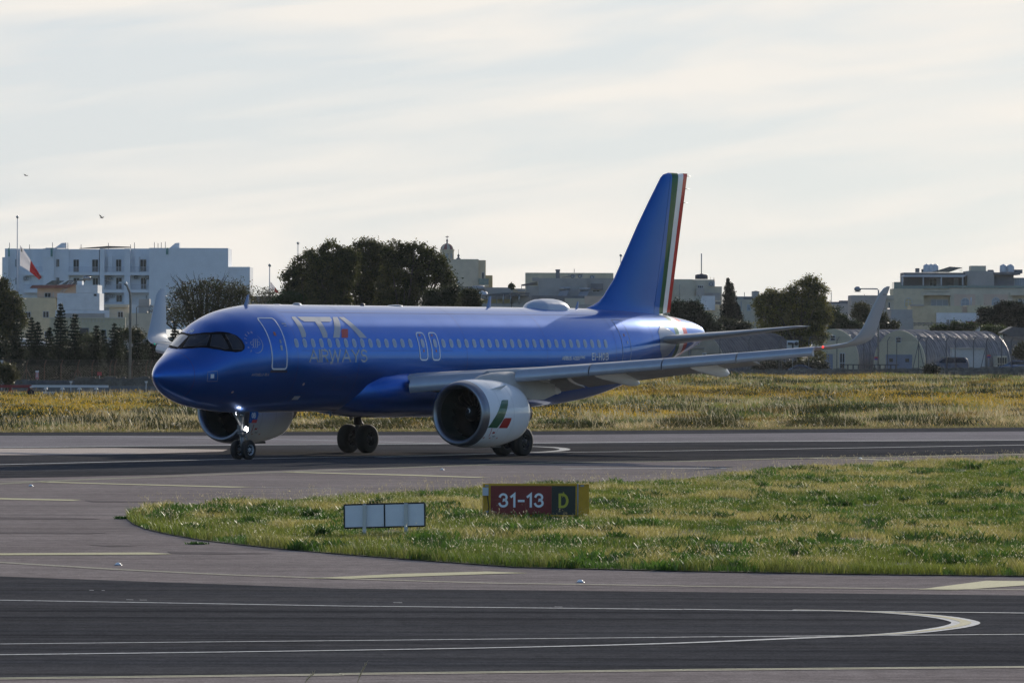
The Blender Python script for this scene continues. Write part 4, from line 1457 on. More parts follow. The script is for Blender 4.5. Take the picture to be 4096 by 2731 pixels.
# rudder foot sits just above the tail cone
pc = A(34.0, 0, 5.70)
bmesh.ops.bisect_plane(bm, geom=bm.verts[:] + bm.edges[:] + bm.faces[:], plane_co=pc, plane_no=Vector((-.09, 0, -1)).normalized() * -1, clear_inner=True)
bmesh.ops.holes_fill(bm, edges=[e for e in bm.edges if e.is_boundary])
o = obj('rudder', bm, M_fin, root)
auto_smooth(o)
# fleet letters on the fin, static wicks
def side_text(name, text, x, z, H, m, y, th=.16, gap=.2, wf=1.0, parent=root):
    bm = strokes(text, x, z, H, wf, th, gap)
    for v in bm.verts:
        v.co = A(v.co.x, y + v.co.z, v.co.y)
    return obj(name, bm, m, parent)
side_text('fin_letters', '0B', 35.12, 11.12, .26, M_decalw, .13, wf=.75)
bm = bmesh.new()
for z in (11.65, 11.1, 10.5):
    xx_ = 35.0 + .2245 * (z - 5.2)
    tube(bm, [A(xx_ - .05, 0, z), A(xx_ + .28, 0, z - .01)], .012, 5)
for sd_ in (1, -1):
    for k in range(3):
        tube(bm, [A(wing_le(17) + 2.2 + .22 * k - .5, (17.94 - .08 * k) * sd_, wing_z(17) + 2.0 - .55 * k), A(wing_le(17) + 2.75 + .1 * k - .5, (17.94 - .08 * k) * sd_, wing_z(17) + 2.0 - .55 * k)], .008, 4)
obj('static_wick', bm, M_dkmetal, root)

# belly fairing
bm = bmesh.new()
stn = [(10.3, .55, .62), (10.8, .80, .80), (11.6, .95, .92), (12.6, 1, 1), (14, 1.02, 1.03), (17, 1.02, 1.03), (18.6, 1, 1), (20, .95, .94), (21.3, .84, .82), (22.4, .62, .66)]
prev = None
for x_, kw, kh in stn:
    ring = []
    for k in range(40):
        a = 2 * PI * k / 40
        ca, sa = math.cos(a), math.sin(a)
        e_ = 2 / 2.6
        ring.append(bm.verts.new(A(x_, 2.20 * kw * abs(ca) ** e_ * (1 if ca > 0 else -1), 2.55 + 1.02 * kh * abs(sa) ** e_ * (1 if sa > 0 else -1))))
    if prev:
        for k in range(40):
            bm.faces.new((prev[k], prev[(k + 1) % 40], ring[(k + 1) % 40], ring[k]))
    else:
        bm.faces.new(ring)
    prev = ring
bm.faces.new(prev)
o = obj('belly_fairing', bm, M_blue, root)
auto_smooth(o, 60)

# engines
def engine(side):
    ey, ez, ex = 5.75 * side, 1.74, 11.14
    e = empty('engine', (0, 0, 0))
    e.parent = root
    e.location = A(ex, ey, ez)
    V = lambda x, y, z: Vector((-x, y, z))
    bm = bmesh.new()
    lathe(bm, [(.30, .985), (.12, 1.02), (.03, 1.07), (0, 1.13), (.02, 1.185), (.08, 1.225), (.2, 1.262), (.36, 1.288)], (0, 0, 0), (-1, 0, 0), 64)
    obj('inlet_lip', bm, M_lip, e)
    bm = bmesh.new()
    lathe(bm, [(.30, .985), (.95, 1.0), (1.6, 1.0)], (0, 0, 0), (-1, 0, 0), 48)
    obj('inlet_duct', bm, M_liner, e)
    bm = bmesh.new()
    pc_ = [(.36, 1.288), (.37, 1.291), (.7, 1.315), (1.2, 1.335), (1.8, 1.33), (2.3, 1.29), (2.8, 1.22), (3.2, 1.14), (3.38, 1.095), (3.39, 1.07), (2.9, 1.05)]
    lathe(bm, pc_, (0, 0, 0), (-1, 0, 0), 72)
    o = obj('cowl', bm, M_cowl, e)
    bm = bmesh.new()
    lathe(bm, [(2.4, .75), (3.4, .70), (4.1, .52), (4.5, .44), (4.5, .40), (4.2, .38)], (0, 0, 0), (-1, 0, 0), 36)
    lathe(bm, [(4.1, .30), (4.6, .22), (5.0, .03)], (0, 0, 0), (-1, 0, 0), 24)
    obj('exhaust_nozzle', bm, M_dkmetal, e)
    bm = bmesh.new()
    lathe(bm, [(2.4, 1.06), (2.4, .7)], (0, 0, 0), (-1, 0, 0), 36)
    lathe(bm, [(1.25, 1.0), (1.25, .02)], (0, 0, 0), (-1, 0, 0), 36)
    obj('fan_case', bm, M_black, e)
    bm = bmesh.new()
    nb = 20
    for k in range(nb):
        a0 = 2 * PI * k / nb
        prev = None
        for s in np.linspace(0, 1, 6):
            r = .30 + .68 * s
            tw = .9 - .55 * s
            sw = a0 + .28 * math.sin(s * 2.4)
            dxb = .22 * (1 - .2 * s)
            p0 = V(1.02 - dxb * math.sin(tw) * .5, r * math.cos(sw - dxb * math.cos(tw) * .55 / r), r * math.sin(sw - dxb * math.cos(tw) * .55 / r))
            p1 = V(1.02 + dxb * math.sin(tw) * .5 + .08, r * math.cos(sw + dxb * math.cos(tw) * .55 / r), r * math.sin(sw + dxb * math.cos(tw) * .55 / r))
            v = (bm.verts.new(p0), bm.verts.new(p1))
            if prev:
                bm.faces.new((prev[0], prev[1], v[1], v[0]))
            prev = v
    obj('fan', bm, M_fan, e, smooth=True)
    bm = bmesh.new()
    lathe(bm, [(.62, .0), (.66, .08), (.78, .19), (.95, .30), (1.1, .33)], (0, 0, 0), (-1, 0, 0), 24)
    obj('spinner', bm, M_fan, e)
    bm = bmesh.new()
    a_ = np.linspace(0, 1, 8)
    prev = None
    for s in a_:
        an = .4 + 1.6 * s
        r = .10 + .12 * s
        d_ = np.interp(r, [0, .08, .19, .30], [.60, .645, .765, .935])
        w = .035 * math.sin(PI * min(s + .1, 1))
        v = (bm.verts.new(V(d_ - .012, (r - w) * math.cos(an), (r - w) * math.sin(an))), bm.verts.new(V(d_ + .01, (r + w) * math.cos(an), (r + w) * math.sin(an))))
        if prev:
            bm.faces.new((prev[0], prev[1], v[1], v[0]))
        prev = v
    obj('spinner_mark', bm, M_decalw, e)
    def NPf(dx, an, off):
        r = np.interp(dx, [p[0] for p in pc_[:9]], [p[1] for p in pc_[:9]]) + off
        return np.array([-dx, r * math.cos(an), r * math.sin(an)])
    s_ = side
    def cd_(name, polys, m, off=.006):
        bm2 = flat_fill(polys)
        slice_bm(bm2, .12, .06)
        for v in bm2.verts:
            p = NPf(v.co.x, v.co.y, off + v.co.z)
            v.co = Vector((p[0], p[1], p[2]))
        return obj(name, bm2, m, e, smooth=True)
    # the marks are seen on each nacelle's left-hand side
    if side > 0:
        cd_('green_flash', [[(1.181, .376), (1.24, .405), (1.34, .415), (1.673, .415), (1.56, .27), (1.432, .123), (1.31, -.02), (1.196, -.156), (1.06, -.30), (.93, -.416), (.352, -.411), (.47, -.28), (.579, -.151), (.74, -.02), (.898, .126), (1.05, .26)]], M_green)
    if side > 0:
        cd_('red_flash', [[(1.202, -.173), (1.27, -.13), (1.351, -.118), (1.763, -.118), (1.74, -.20), (1.686, -.30), (1.618, -.423), (1.037, -.417), (1.11, -.29)]], M_redc)
    cd_('cowl_warning_mark', [[(.60, -.42), (.63, -.42), (.70, -.72), (.67, -.72)]], M_red, .009)
    cd_('cowl_warning_mark', [[(.78, -.53), (.84, -.55), (.93, -.54), (.93, -.61), (.84, -.60), (.78, -.62)]], M_red)
    for dx in (.30 + .1, .78, 1.25):
        cd_('latch_mark', [[(dx, -.76), (dx + .09, -.74), (dx + .07, -.79), (dx - .01, -.80)]], M_orange)
    cd_('cowl_placard', [[(.9, -.68), (1.08, -.68), (1.08, -.73), (.9, -.73)]], M_decal)
    # cowl joints
    for dx in (1.02, 1.95):
        bm2 = bmesh.new()
        prev = None
        for an in np.linspace(-PI, PI, 90):
            v = (bm2.verts.new(NPf(dx, an, .003)), bm2.verts.new(NPf(dx + .012, an, .003)))
            if prev:
                bm2.faces.new((prev[0], prev[1], v[1], v[0]))
            prev = v
        obj('cowl_joint', bm2, M_decal, e)
    # chine
    bm2 = bmesh.new()
    pts_ = [NPf(.85, .80, -.01), NPf(1.6, .80, -.01), NPf(1.75, .80, .26), NPf(1.45, .80, .16)]
    prism(bm2, [Vector(p) for p in pts_], (0, .01, -.01), (0, -.01, .01))
    obj('nacelle_strake', bm2, M_decalw, e)
    bm2 = bmesh.new()
    bx(bm2, -2.9, -2.3, -.05, .05, -1.34, -1.25)
    obj('drain_mast', bm2, M_dkmetal, e)
    return e
engine(1)
engine(-1)
# pylons
for sd_ in (1, -1):
    bm = bmesh.new()
    rings = []
    for x_, zt, zb, w in ((12.2, 3.06, 2.95, .03), (12.7, 3.20, 2.9, .15), (13.6, 3.32, 2.8, .24), (14.6, 3.36, 2.5, .27), (15.8, 3.15, 2.25, .27), (16.8, 2.95, 2.25, .20), (17.8, 2.85, 2.45, .05)):
        rings.append([bm.verts.new(A(x_, 5.75 * sd_ + a * w, zb + b * (zt - zb))) for a, b in ((-1, 0), (-1, .75), (-.5, 1), (.5, 1), (1, .75), (1, 0))])
    for a, b in zip(rings[:-1], rings[1:]):
        for k in range(6):
            bm.faces.new((a[k], a[(k + 1) % 6], b[(k + 1) % 6], b[k]))
    bm.faces.new(rings[0])
    bm.faces.new(rings[-1])
    auto_smooth(obj('pylon', bm, M_under, root), 50)  # darker underside grey stands in for the shade on the pylon

# landing gear
def wheel(parent, x, y, r, w, outward, name='wheel'):
    bm = bmesh.new()
    pr = [(-.5, .55), (-.5, .80), (-.44, .93), (-.3, .985), (0, 1.0), (.3, .985), (.44, .93), (.5, .80), (.5, .55)]
    lathe(bm, [(a * w, b * r) for a, b in pr], A(x, y, r - .01), (0, 1, 0), 40, 0)
    lathe(bm, [(w * .5, .55 * r), (w * .44, .52 * r), (w * .40, .5 * r), (w * .25, .46 * r), (w * .22, .20 * r), (w * .45, .16 * r), (w * .47, .0)], A(x, y, r - .01), (0, 1, 0), 28, 1)
    lathe(bm, [(-w * .5, .55 * r), (-w * .44, .52 * r), (-w * .25, .46 * r), (-w * .22, .18 * r), (-w * .45, .14 * r), (-w * .46, .0)], A(x, y, r - .01), (0, 1, 0), 28, 1)
    for k in range(8):
        a = 2 * PI * k / 8
        sphere(bm, A(x + .34 * r * math.cos(a), y + w * .235, r - .01 + .34 * r * math.sin(a)), .045 * r / .38, 6, 4, 2)
    return obj(name, bm, [M_tyre, M_rim if r < .5 else M_dkmetal, M_black], parent)
bm = bmesh.new()
tube(bm, [A(5.07, 0, .38), A(5.0, 0, 1.0)], .075, 12)
tube(bm, [A(5.02, 0, .86), A(4.95, 0, 2.1)], .115, 12)
tube(bm, [A(5.07, -.3, .37), A(5.07, .3, .37)], .06, 10)
tube(bm, [A(4.98, 0, 1.25), A(4.35, 0, 1.95)], .05, 8)
tube(bm, [A(4.98, .05, 1.35), A(4.75, .30, 1.95)], .03, 8)
tube(bm, [A(4.98, -.05, 1.35), A(4.75, -.30, 1.95)], .03, 8)
tube(bm, [A(4.9, -.16, 1.08), A(4.9, .30, 1.08)], .035, 8)
tube(bm, [A(5.15, 0, 1.0), A(5.42, 0, .72), A(5.12, 0, .5)], .03, 8)
bx(bm, -5.12, -4.88, -.12, .12, .98, 1.02)
bx(bm, -5.1, -4.95, -.17, .17, 1.15, 1.32)
ng = obj('nose_landing_gear', bm, M_strut, root)
wheel(ng, 5.10, .25, .381, .22, 1)
wheel(ng, 5.10, -.25, .381, .22, -1)
M_lamp = mat('landing_lamp', (1, 1, 1), .3, emit=((1.0, .97, .90), 38))
M_lamp2 = mat('takeoff_lamp', (1, 1, 1), .3, emit=((.95, .95, 1.0), 8))
M_lens = mat('unlit_lamp', (.30, .32, .34), .15, metal=.6)
def lamp(x, y, z, r, m, parent):
    bm = bmesh.new()
    lathe(bm, [(.08, r * .5), (.02, r * 1.08), (-.02, r * 1.1), (-.025, r)], A(x, y, z), (-1, 0, 0), 20, 0)
    lathe(bm, [(-.025, r), (-.05, r * .6), (-.058, .001)], A(x, y, z), (-1, 0, 0), 20, 1)
    return obj('taxi_light', bm, [M_dkmetal, m], parent)
lamp(4.98, .26, 1.15, .10, M_lamp, ng)
lamp(4.80, -.13, 1.70, .062, M_lamp2, ng)
lamp(4.80, .17, 1.69, .075, M_lens, ng)
bm = bmesh.new()
prism(bm, [A(5.05, .36, 1.88), A(5.56, .36, 1.86), A(5.58, .36, 1.72), (A(5.44, .36, 1.39)), A(4.98, .36, 1.39), A(5.03, .36, 1.55)], (0, .012, 0), (0, -.012, 0))
gd = obj('gear_door', bm, M_blue, ng)
side_text('door_letters', '0B', 5.16, 1.58, .20, M_decalw, .376, parent=gd, wf=.9)
bm = bmesh.new()
prism(bm, [A(5.20, .376, 1.52), A(5.50, .376, 1.52), A(5.44, .376, 1.395), A(5.13, .376, 1.395)], (0, .004, 0), (0, 0, 0))
obj('door_placard', bm, M_red, gd)
for sd_ in (1, -1):
    yc = 3.795 * sd_
    bm = bmesh.new()
    tube(bm, [A(17.71, yc, .58), A(17.68, yc, 1.25)], .095, 12)
    tube(bm, [A(17.68, yc, 1.15), A(17.55, yc - .12 * sd_, 2.75)], .155, 14)
    tube(bm, [A(17.71, yc - .46, .58), A(17.71, yc + .46, .58)], .09, 10)
    tube(bm, [A(17.62, yc, 1.6), A(17.5, yc - 1.5 * sd_, 2.4)], .07, 8)
    tube(bm, [A(17.86, yc, 1.35), A(18.2, yc, .98), A(17.88, yc, .66)], .045, 8)
    tube(bm, [A(17.5, yc, 1.25), A(17.42, yc, 2.4)], .03, 6)
    tube(bm, [A(17.78, yc + .1, .7), A(17.75, yc + .12, 2.3)], .022, 6)
    mg = obj('main_landing_gear', bm, M_dkmetal, root)
    for off in (.46, -.46):
        wheel(mg, 17.71, yc + off, .584, .43, 1)
    bm = bmesh.new()
    prism(bm, [A(17.2, yc + .24 * sd_, 2.6), A(18.0, yc + .24 * sd_, 2.6), A(17.95, yc + .20 * sd_, 1.55), A(17.45, yc + .20 * sd_, 1.30), A(17.3, yc + .22 * sd_, 1.7)], (0, .015, 0), (0, -.015, 0))
    obj('gear_door', bm, M_grey, mg)
# ---------------------------------------------------------------- buildings and walls behind the field
M_wwall = mat('white_render', (.76, .78, .80), .85, noise=(.5, .07))
M_wwall2 = mat('white_wash', (.70, .71, .72), .85, noise=(.8, .12))
M_cream = mat('cream_limestone', (.60, .52, .37), .9, noise=(.9, .14), bump=(3, .3, .05))
M_cream2 = mat('pale_limestone', (.56, .50, .39), .9, noise=(.7, .15))
M_gstone = mat('grey_render', (.40, .37, .34), .9, noise=(.6, .15))
M_gstone2 = mat('dark_grey_render', (.19, .185, .19), .9, noise=(.8, .15))
M_pink = mat('pink_render', (.60, .46, .36), .9, noise=(.8, .1))
M_yel = mat('yellow_limestone', (.56, .48, .32), .9, noise=(1.2, .12), bump=(4, .4, .05))
M_ochre = mat('ochre_render', (.52, .40, .20), .9, noise=(.8, .1))
M_roofred = mat('red_canopy', (.22, .09, .07), .8, noise=(2, .2))
M_win = mat('window_glass_dark', (.014, .017, .022), .2, spec=.35)
M_winpale = mat('window_curtain', (.30, .33, .36), .5)  # pale grey panes
M_frame = mat('window_frame_white', (.50, .52, .54), .6)
M_rail = mat('railing_white', (.50, .52, .56), .6)
M_raild = mat('railing_dark', (.035, .04, .045), .6)
M_metal = mat('galvanised_steel', (.32, .33, .34), .45, metal=.5)
M_pv = mat('solar_panel', (.02, .03, .06), .15, coat=.6)
M_ac = mat('air_conditioner', (.40, .41, .42), .6)
M_tank = mat('water_tank_white', (.55, .57, .60), .5)
M_tankd = mat('water_tank_dark', (.03, .035, .05), .6)
M_glassrail = mat('glass_balustrade', (.10, .17, .19), .1, spec=.8)

class Bld:
    """a building: px boxes and openings at its own distance, real depth behind the face"""
    def __init__(s, name, label, cat, Y, u=0, group=None):
        s.Y = Y
        p = at(u, 1354, Y)
        s.o = Vector((p.x, Y, 0))
        s.root = empty(name, s.o, 0, label, cat, group)
        s.acc = {}
    def P(s, u, v, dy=0.0):
        p = at(u, v, s.Y + dy)
        return p - s.o
    def bm(s, name, m):
        k = (name, m.name)
        if k not in s.acc:
            s.acc[k] = (bmesh.new(), m)
        return s.acc[k][0]
    def box(s, u0, u1, v0, v1, dy=0.0, dep=8.0, m=None, name='wall'):
        a, b = s.P(u0, v0, dy), s.P(u1, v1 if v1 is not None else 1400, dy)
        zb = b.z if v1 is not None else 0.0
        bx(s.bm(name, m or M_cream), a.x, b.x, dy, dy + dep, zb, a.z)
    def part(s, name, m, fn):
        bm = bmesh.new()
        fn(bm)
        return obj(name, bm, m, s.root)
    def win(s, u0, u1, v0, v1, dy=0.0, bars=1, m=None, frame=None, name='window', rail=False, arch=False, hb=0):
        a, b = s.P(u0, v0, dy), s.P(u1, v1, dy)
        f = .06
        bm = bmesh.new()
        if arch:
            r = (b.x - a.x) / 2
            pts = [(a.x, b.z), (b.x, b.z)] + [(a.x + r + r * math.cos(k * PI / 10), a.z - r + r * math.sin(k * PI / 10)) for k in range(11)]
            prism(bm, [Vector((x, 0, z)) for x, z in pts], (0, dy - .03, 0), (0, dy - .015, 0), 1)
            for k in range(len(pts)):
                p, q = pts[k], pts[(k + 1) % len(pts)]
                tube(bm, [(p[0], dy - .05, p[1]), (q[0], dy - .05, q[1])], .05, 4, smooth=False)
            bx(bm, a.x + r - .03, a.x + r + .03, dy - .07, dy - .03, b.z, a.z)
            bx(bm, a.x, b.x, dy - .065, dy - .035, a.z - r - .03, a.z - r + .03)
        else:
            bx(bm, a.x, b.x, dy - .03, dy - .012, b.z, a.z, 1)
            bx(bm, a.x, a.x + f, dy - .06, dy - .031, b.z, a.z)
            bx(bm, b.x - f, b.x, dy - .06, dy - .031, b.z, a.z)
            bx(bm, a.x + f, b.x - f, dy - .06, dy - .031, a.z - f, a.z)
            bx(bm, a.x + f, b.x - f, dy - .06, dy - .031, b.z, b.z + f)
            for k in range(bars):
                xm = a.x + (b.x - a.x) * (k + 1) / (bars + 1)
                bx(bm, xm - .03, xm + .03, dy - .06, dy - .031, b.z + f, a.z - f)
            for k in range(hb):
                zm = b.z + (a.z - b.z) * (k + 1) / (hb + 1)
                bx(bm, a.x + f, b.x - f, dy - .058, dy - .033, zm - .03, zm + .03)
        return obj(name, bm, [frame or M_frame, m or M_win], s.root)
    def balcony(s, u0, u1, vtop, vfloor, vbot, dy=-1.2, dep=1.2, m=None, rail=None, step=.16):
        """slab, parapet rails and bars"""
        a, b = s.P(u0, vtop, dy), s.P(u1, vfloor, dy)
        c = s.P(u1, vbot, dy)
        sl = s.part('balcony', m or M_wwall, lambda bm: bx(bm, a.x, b.x, dy, dy + dep, c.z, b.z))
        bm = bmesh.new()
        bx(bm, a.x, b.x, dy + .02, dy + .06, a.z - .06, a.z)
        x = a.x
        while x < b.x:
            bx(bm, x, x + .035, dy + .025, dy + .055, b.z, a.z - .06)
            x += step
        obj('railing', bm, rail or M_rail, sl)
    def tank(s, u, v, r, h, m=None, dy=2, name='water_tank'):
        p = s.P(u, v, dy)
        bm = bmesh.new()
        lathe(bm, [(0, r * .7), (0, r * .95), (h * .1, r), (h * .8, r), (h * .95, r * .7), (h, r * .25), (h * 1.06, r * .25), (h * 1.06, .01)], p, (0, 0, 1), 16)
        lathe(bm, [(0, .01), (0, r * .7)], p, (0, 0, 1), 16)
        return obj(name, bm, m or M_tank, s.root)
    def ac(s, u, v, dy=-.4, w=.9, h=.65):
        p = s.P(u, v, dy)
        bm = bmesh.new()
        bx(bm, p.x - w / 2, p.x + w / 2, dy, dy + .35, p.z - h / 2, p.z + h / 2)
        lathe(bm, [(0, .26), (.03, .27), (.03, .2), (.01, .2)], (p.x - .1, dy - .005, p.z), (0, -1, 0), 14, 1)
        return obj('air_conditioner', bm, [M_ac, M_raild], s.root)
    def mast(s, u, v0, v1, r=.04, dy=1, m=None, name='mast'):
        a, b = s.P(u, v0, dy), s.P(u, v1, dy)
        return s.part(name, m or M_metal, lambda bm: tube(bm, [(a.x, dy, b.z), (a.x, dy, a.z)], r, 6))
    def done(s):
        for (n, _), (bm, m) in s.acc.items():
            obj(n, bm, m, s.root)
        return s.root
    # same calls in zoom coordinates
def zq(Z, *a):
    """two corners in a zoom window -> u0,u1,v0,v1"""
    x0, x1, y0, y1 = a
    p, q = Z(x0, y0), Z(x1, y1)
    return p[0], q[0], p[1], q[1]

# ---- white apartment block, far left
b = Bld('apartment_block', 'long white four-storey apartment block with recessed balconies behind the conifers', 'apartment block', 905, 400)
q = lambda *a: zq(Z5, *a)
for a in ((40, 130, 350, 860, 1.2), (130, 192, 352, 860, 1.9), (192, 245, 352, 860, 1.9), (245, 345, 352, 860, 1.9), (345, 432, 350, 860, 0.3), (432, 552, 352, 860, 1.2), (552, 795, 355, 860, 2.0), (803, 838, 350, 860, .3), (838, 1000, 352, 860, 2.0), (1000, 1045, 350, 860, .3), (1045, 1200, 350, 860, 2.0), (1200, 1833, 345, 1000, 0), (1835, 2008, 497, 1000, .6)):
    b.box(*q(*a[:4]), dy=a[4], dep=12 - a[4], m=M_wwall)
b.box(*q(18, 66, 420, 860), dy=.2, dep=10, m=M_wwall)
b.box(*q(366, 436, 344, 352), dy=.3, dep=8, m=M_wwall)
b.box(*q(345, 432, 418, 424), dy=.15, dep=.4, m=M_wwall)
for a in ((868, 903, 412, 560), (1086, 1117, 412, 560)):
    b.box(*q(*a), dy=1.2, dep=.8, m=M_wwall)
for a in ((122, 134, 435, 498, 1), (122, 134, 585, 640, 1), (452, 478, 435, 498, 1), (452, 478, 582, 640, 1)):
    b.win(*q(*a[:4]), dy=1.2, bars=1)
for a in ((590, 636, 437, 540), (740, 790, 437, 540), (262, 288, 437, 500), (590, 640, 585, 650), (745, 790, 585, 650), (245, 290, 587, 655), (232, 290, 725, 745),
          (872, 903, 440, 535), (932, 976, 437, 535), (932, 980, 583, 677), (935, 982, 723, 780), (1090, 1117, 440, 535), (1127, 1177, 437, 535), (1132, 1177, 583, 677), (1172, 1184, 725, 755)):
    b.win(*q(*a), dy=2.0, bars=1)
for a in ((192, 345, 498, 540, 565), (192, 345, 640, 680, 706), (552, 800, 498, 540, 565), (836, 1000, 498, 540, 565), (1045, 1200, 498, 540, 565), (836, 1000, 638, 680, 705), (1045, 1203, 638, 680, 705), (836, 1000, 778, 795, 812)):
    x0, v0 = Z5(a[0], a[2])
    x1, v1 = Z5(a[1], a[3])
    b.balcony(x0, x1, v0, v1, Z5(0, a[4])[1], dy=.4, dep=1.55)
for a in ((208, 590), (853, 600), (890, 588), (1098, 580), (1190, 582), (700, 578), (717, 578), (855, 740), (900, 730), (850, 765), (872, 628)):
    b.ac(*Z5(*a), dy=1.55)
for x, y0 in ((77, 303), (238, 318), (422, 300), (530, 303), (546, 303), (652, 316), (872, 303), (1050, 318), (1082, 302), (1242, 298), (1271, 307), (1297, 300), (1330, 295)):
    b.mast(*Z5(x, y0), Z5(0, 352)[1], r=.06, dy=1.5 if x < 1200 else .5)
M_teal = mat('teal_drainpipe', (.04, .28, .24), .5)
for x, y0, y1 in ((68, 345, 415), (76, 345, 415), (411, 345, 415), (419, 345, 415), (1340, 345, 398), (1350, 343, 398)):
    b.mast(*Z5(x, y0), Z5(0, y1)[1], r=.07, dy=-.1 if x > 1000 else .1, m=M_teal, name='drainpipe')
for xa, xb in ((440, 527), (1362, 1442)):
    p0, p1, p2 = b.P(*Z5(xa, 346), 3), b.P(*Z5(xb, 346), 3), b.P(*Z5(xb, 304), 3)
    p3 = b.P(*Z5(xb - 32, 306), 3)
    b.part('stairwell_roof', M_wwall2, lambda bm: prism(bm, [p0, p1, p2, p3], (0, 0, 0), (0, 3, 0)))
p0, p1, p2 = b.P(*Z5(635, 348), 2), b.P(*Z5(870, 330), 2), b.P(*Z5(1045, 336), 2)
b.part('reed_canopy', M_raild, lambda bm: prism(bm, [p0, p1, p2, p2 + Vector((0, 0, -.12)), p0 + Vector((0, 0, -.05))], (0, 0, 0), (0, 3, 0)))
b.done()

b = Bld('house', 'cream stone house with two small square windows and a pink penthouse under a red-brown canopy', 'house', 760, 250)
b.box(*q(100, 445, 745, 1200), m=M_yel)
b.win(*q(203, 248, 857, 908), bars=1)
b.win(*q(345, 394, 853, 906), bars=1)
b.box(*q(300, 500, 665, 745), dy=1, dep=6, m=M_pink)
b.win(*q(358, 410, 705, 743), dy=1, bars=1)
b.win(*q(425, 432, 703, 740), dy=1, bars=0)
b.box(*q(500, 612, 640, 745), dy=1.5, dep=6, m=M_pink)
p0, p1, p2, p3 = b.P(*Z5(240, 668), 0), b.P(*Z5(262, 646), 0), b.P(*Z5(605, 640), 0), b.P(*Z5(540, 668), 0)
b.part('canopy', M_roofred, lambda bm: prism(bm, [p0, p1, p2, p3], (0, -.6, 0), (0, 3, 0)))
for a in (((362, 642), (420, 607), (520, 610), (455, 642)), ((490, 642), (545, 608), (630, 610), (600, 640)), ((618, 638), (640, 600), (695, 598), (665, 640))):
    pp = [b.P(*Z5(*c), 3) for c in a]
    b.part('solar_panel', M_pv, lambda bm: prism(bm, [pp[0], pp[1], pp[2], pp[3]], (0, 0, 0), (0, .12, 0)))
def stair(bm):
    for k in range(2):
        a, c = b.P(*Z5(485 + 25 * k, 700 - 0 * k), -.2), b.P(*Z5(560 + 35 * k, 615), -.2)
        tube(bm, [a, c], .04, 5)
    for k in range(8):
        s = k / 7
        p = b.P(*Z5(485 + 75 * s, 705 - 85 * s), -.25)
        r_ = b.P(*Z5(510 + 85 * s, 705 - 85 * s), -.25)
        tube(bm, [p, r_], .035, 5)
b.part('roof_stair', M_rail, stair)
bm_ = bmesh.new()
p = b.P(*Z5(668, 585), 2)
lathe(bm_, [(0, .01), (0, .28), (1.1, .28), (1.1, .01)], (p.x, 2, p.z), (.97, .2, -.1), 14)
obj('water_heater', bm_, M_metal, b.root)
b.done()
b = Bld('house', 'blank whitewashed stepped house with one tiny dark window above the conifers', 'house', 740, 330)
b.box(*q(445, 880, 845, 1300), m=M_wwall2)
b.box(*q(460, 800, 708, 845), dy=.02, m=M_wwall2)
b.box(*q(612, 785, 642, 708), dy=.04, m=M_wwall2)
b.box(*q(620, 660, 610, 642), dy=3, dep=3, m=M_wwall2)
b.win(*q(752, 780, 712, 735), dy=0.04, bars=0)
b.box(*q(512, 838, 870, 908), dy=-.3, dep=.4, m=M_gstone)
b.done()
b = Bld('house', 'low cream house with a single dark window left of the tall street lamp', 'house', 720, 480)
b.box(*q(880, 1035, 800, 1300), m=M_cream2)
b.box(*q(836, 1035, 798, 822), dy=-.4, dep=.6, m=M_cream2)
b.win(*q(946, 992, 856, 905), bars=1)
b.done()
b = Bld('boundary_wall', 'long cream garden wall with a row of openings behind the conifers', 'wall', 700, 400)
b.box(*q(400, 1008, 910, 1300), dep=.5, m=M_yel)
b.box(*q(395, 1010, 902, 914), dy=-.1, dep=.7, m=M_cream2)
for k in range(7):
    b.win(*q(660 + 28 * k, 672 + 28 * k, 918, 944), bars=0, m=M_cream2, frame=M_cream2, name='wall_opening')
b.win(*q(640, 716, 985, 1060), bars=0, name='garage_door', m=M_raild, frame=M_gstone)
b.win(*q(820, 855, 1000, 1060), bars=1)
b.win(*q(358, 420, 1015, 1060), bars=1)
b.done()
b = Bld('outbuilding', 'stained cream outbuilding beside the winglet with a small chimney block', 'building', 710, 560)
b.box(*q(1008, 1260, 868, 1300), m=M_cream2)
b.box(*q(1038, 1300, 800, 880), dy=2, dep=6, m=M_wwall2)
b.box(*q(1115, 1200, 755, 868), dy=1, dep=3, m=M_gstone)
b.box(*q(1000, 1030, 868, 920), dy=-.2, dep=.4, m=M_cream)
b.done()
b = Bld('garden_wall', 'low grey wall behind the conifers left of the airliner nose', 'wall', 640, 400)
b.box(*q(650, 1420, 1062, 1400), dep=.4, m=M_gstone)
b.done()
b = Bld('tent_roof', 'low white canopy roof showing between the conifers at far left', 'canopy', 560, 60)
p0 = [b.P(*Z5(*c)) for c in ((-30, 1066), (105, 1062), (230, 1082), (380, 1105), (380, 1136), (120, 1140), (-30, 1120))]
b.part('canopy_sheet', M_wwall2, lambda bm: prism(bm, p0, (0, 0, 0), (0, 5, 0)))
b.box(*q(-30, 340, 1138, 1300), dy=.5, dep=4, m=M_gstone)
b.done()
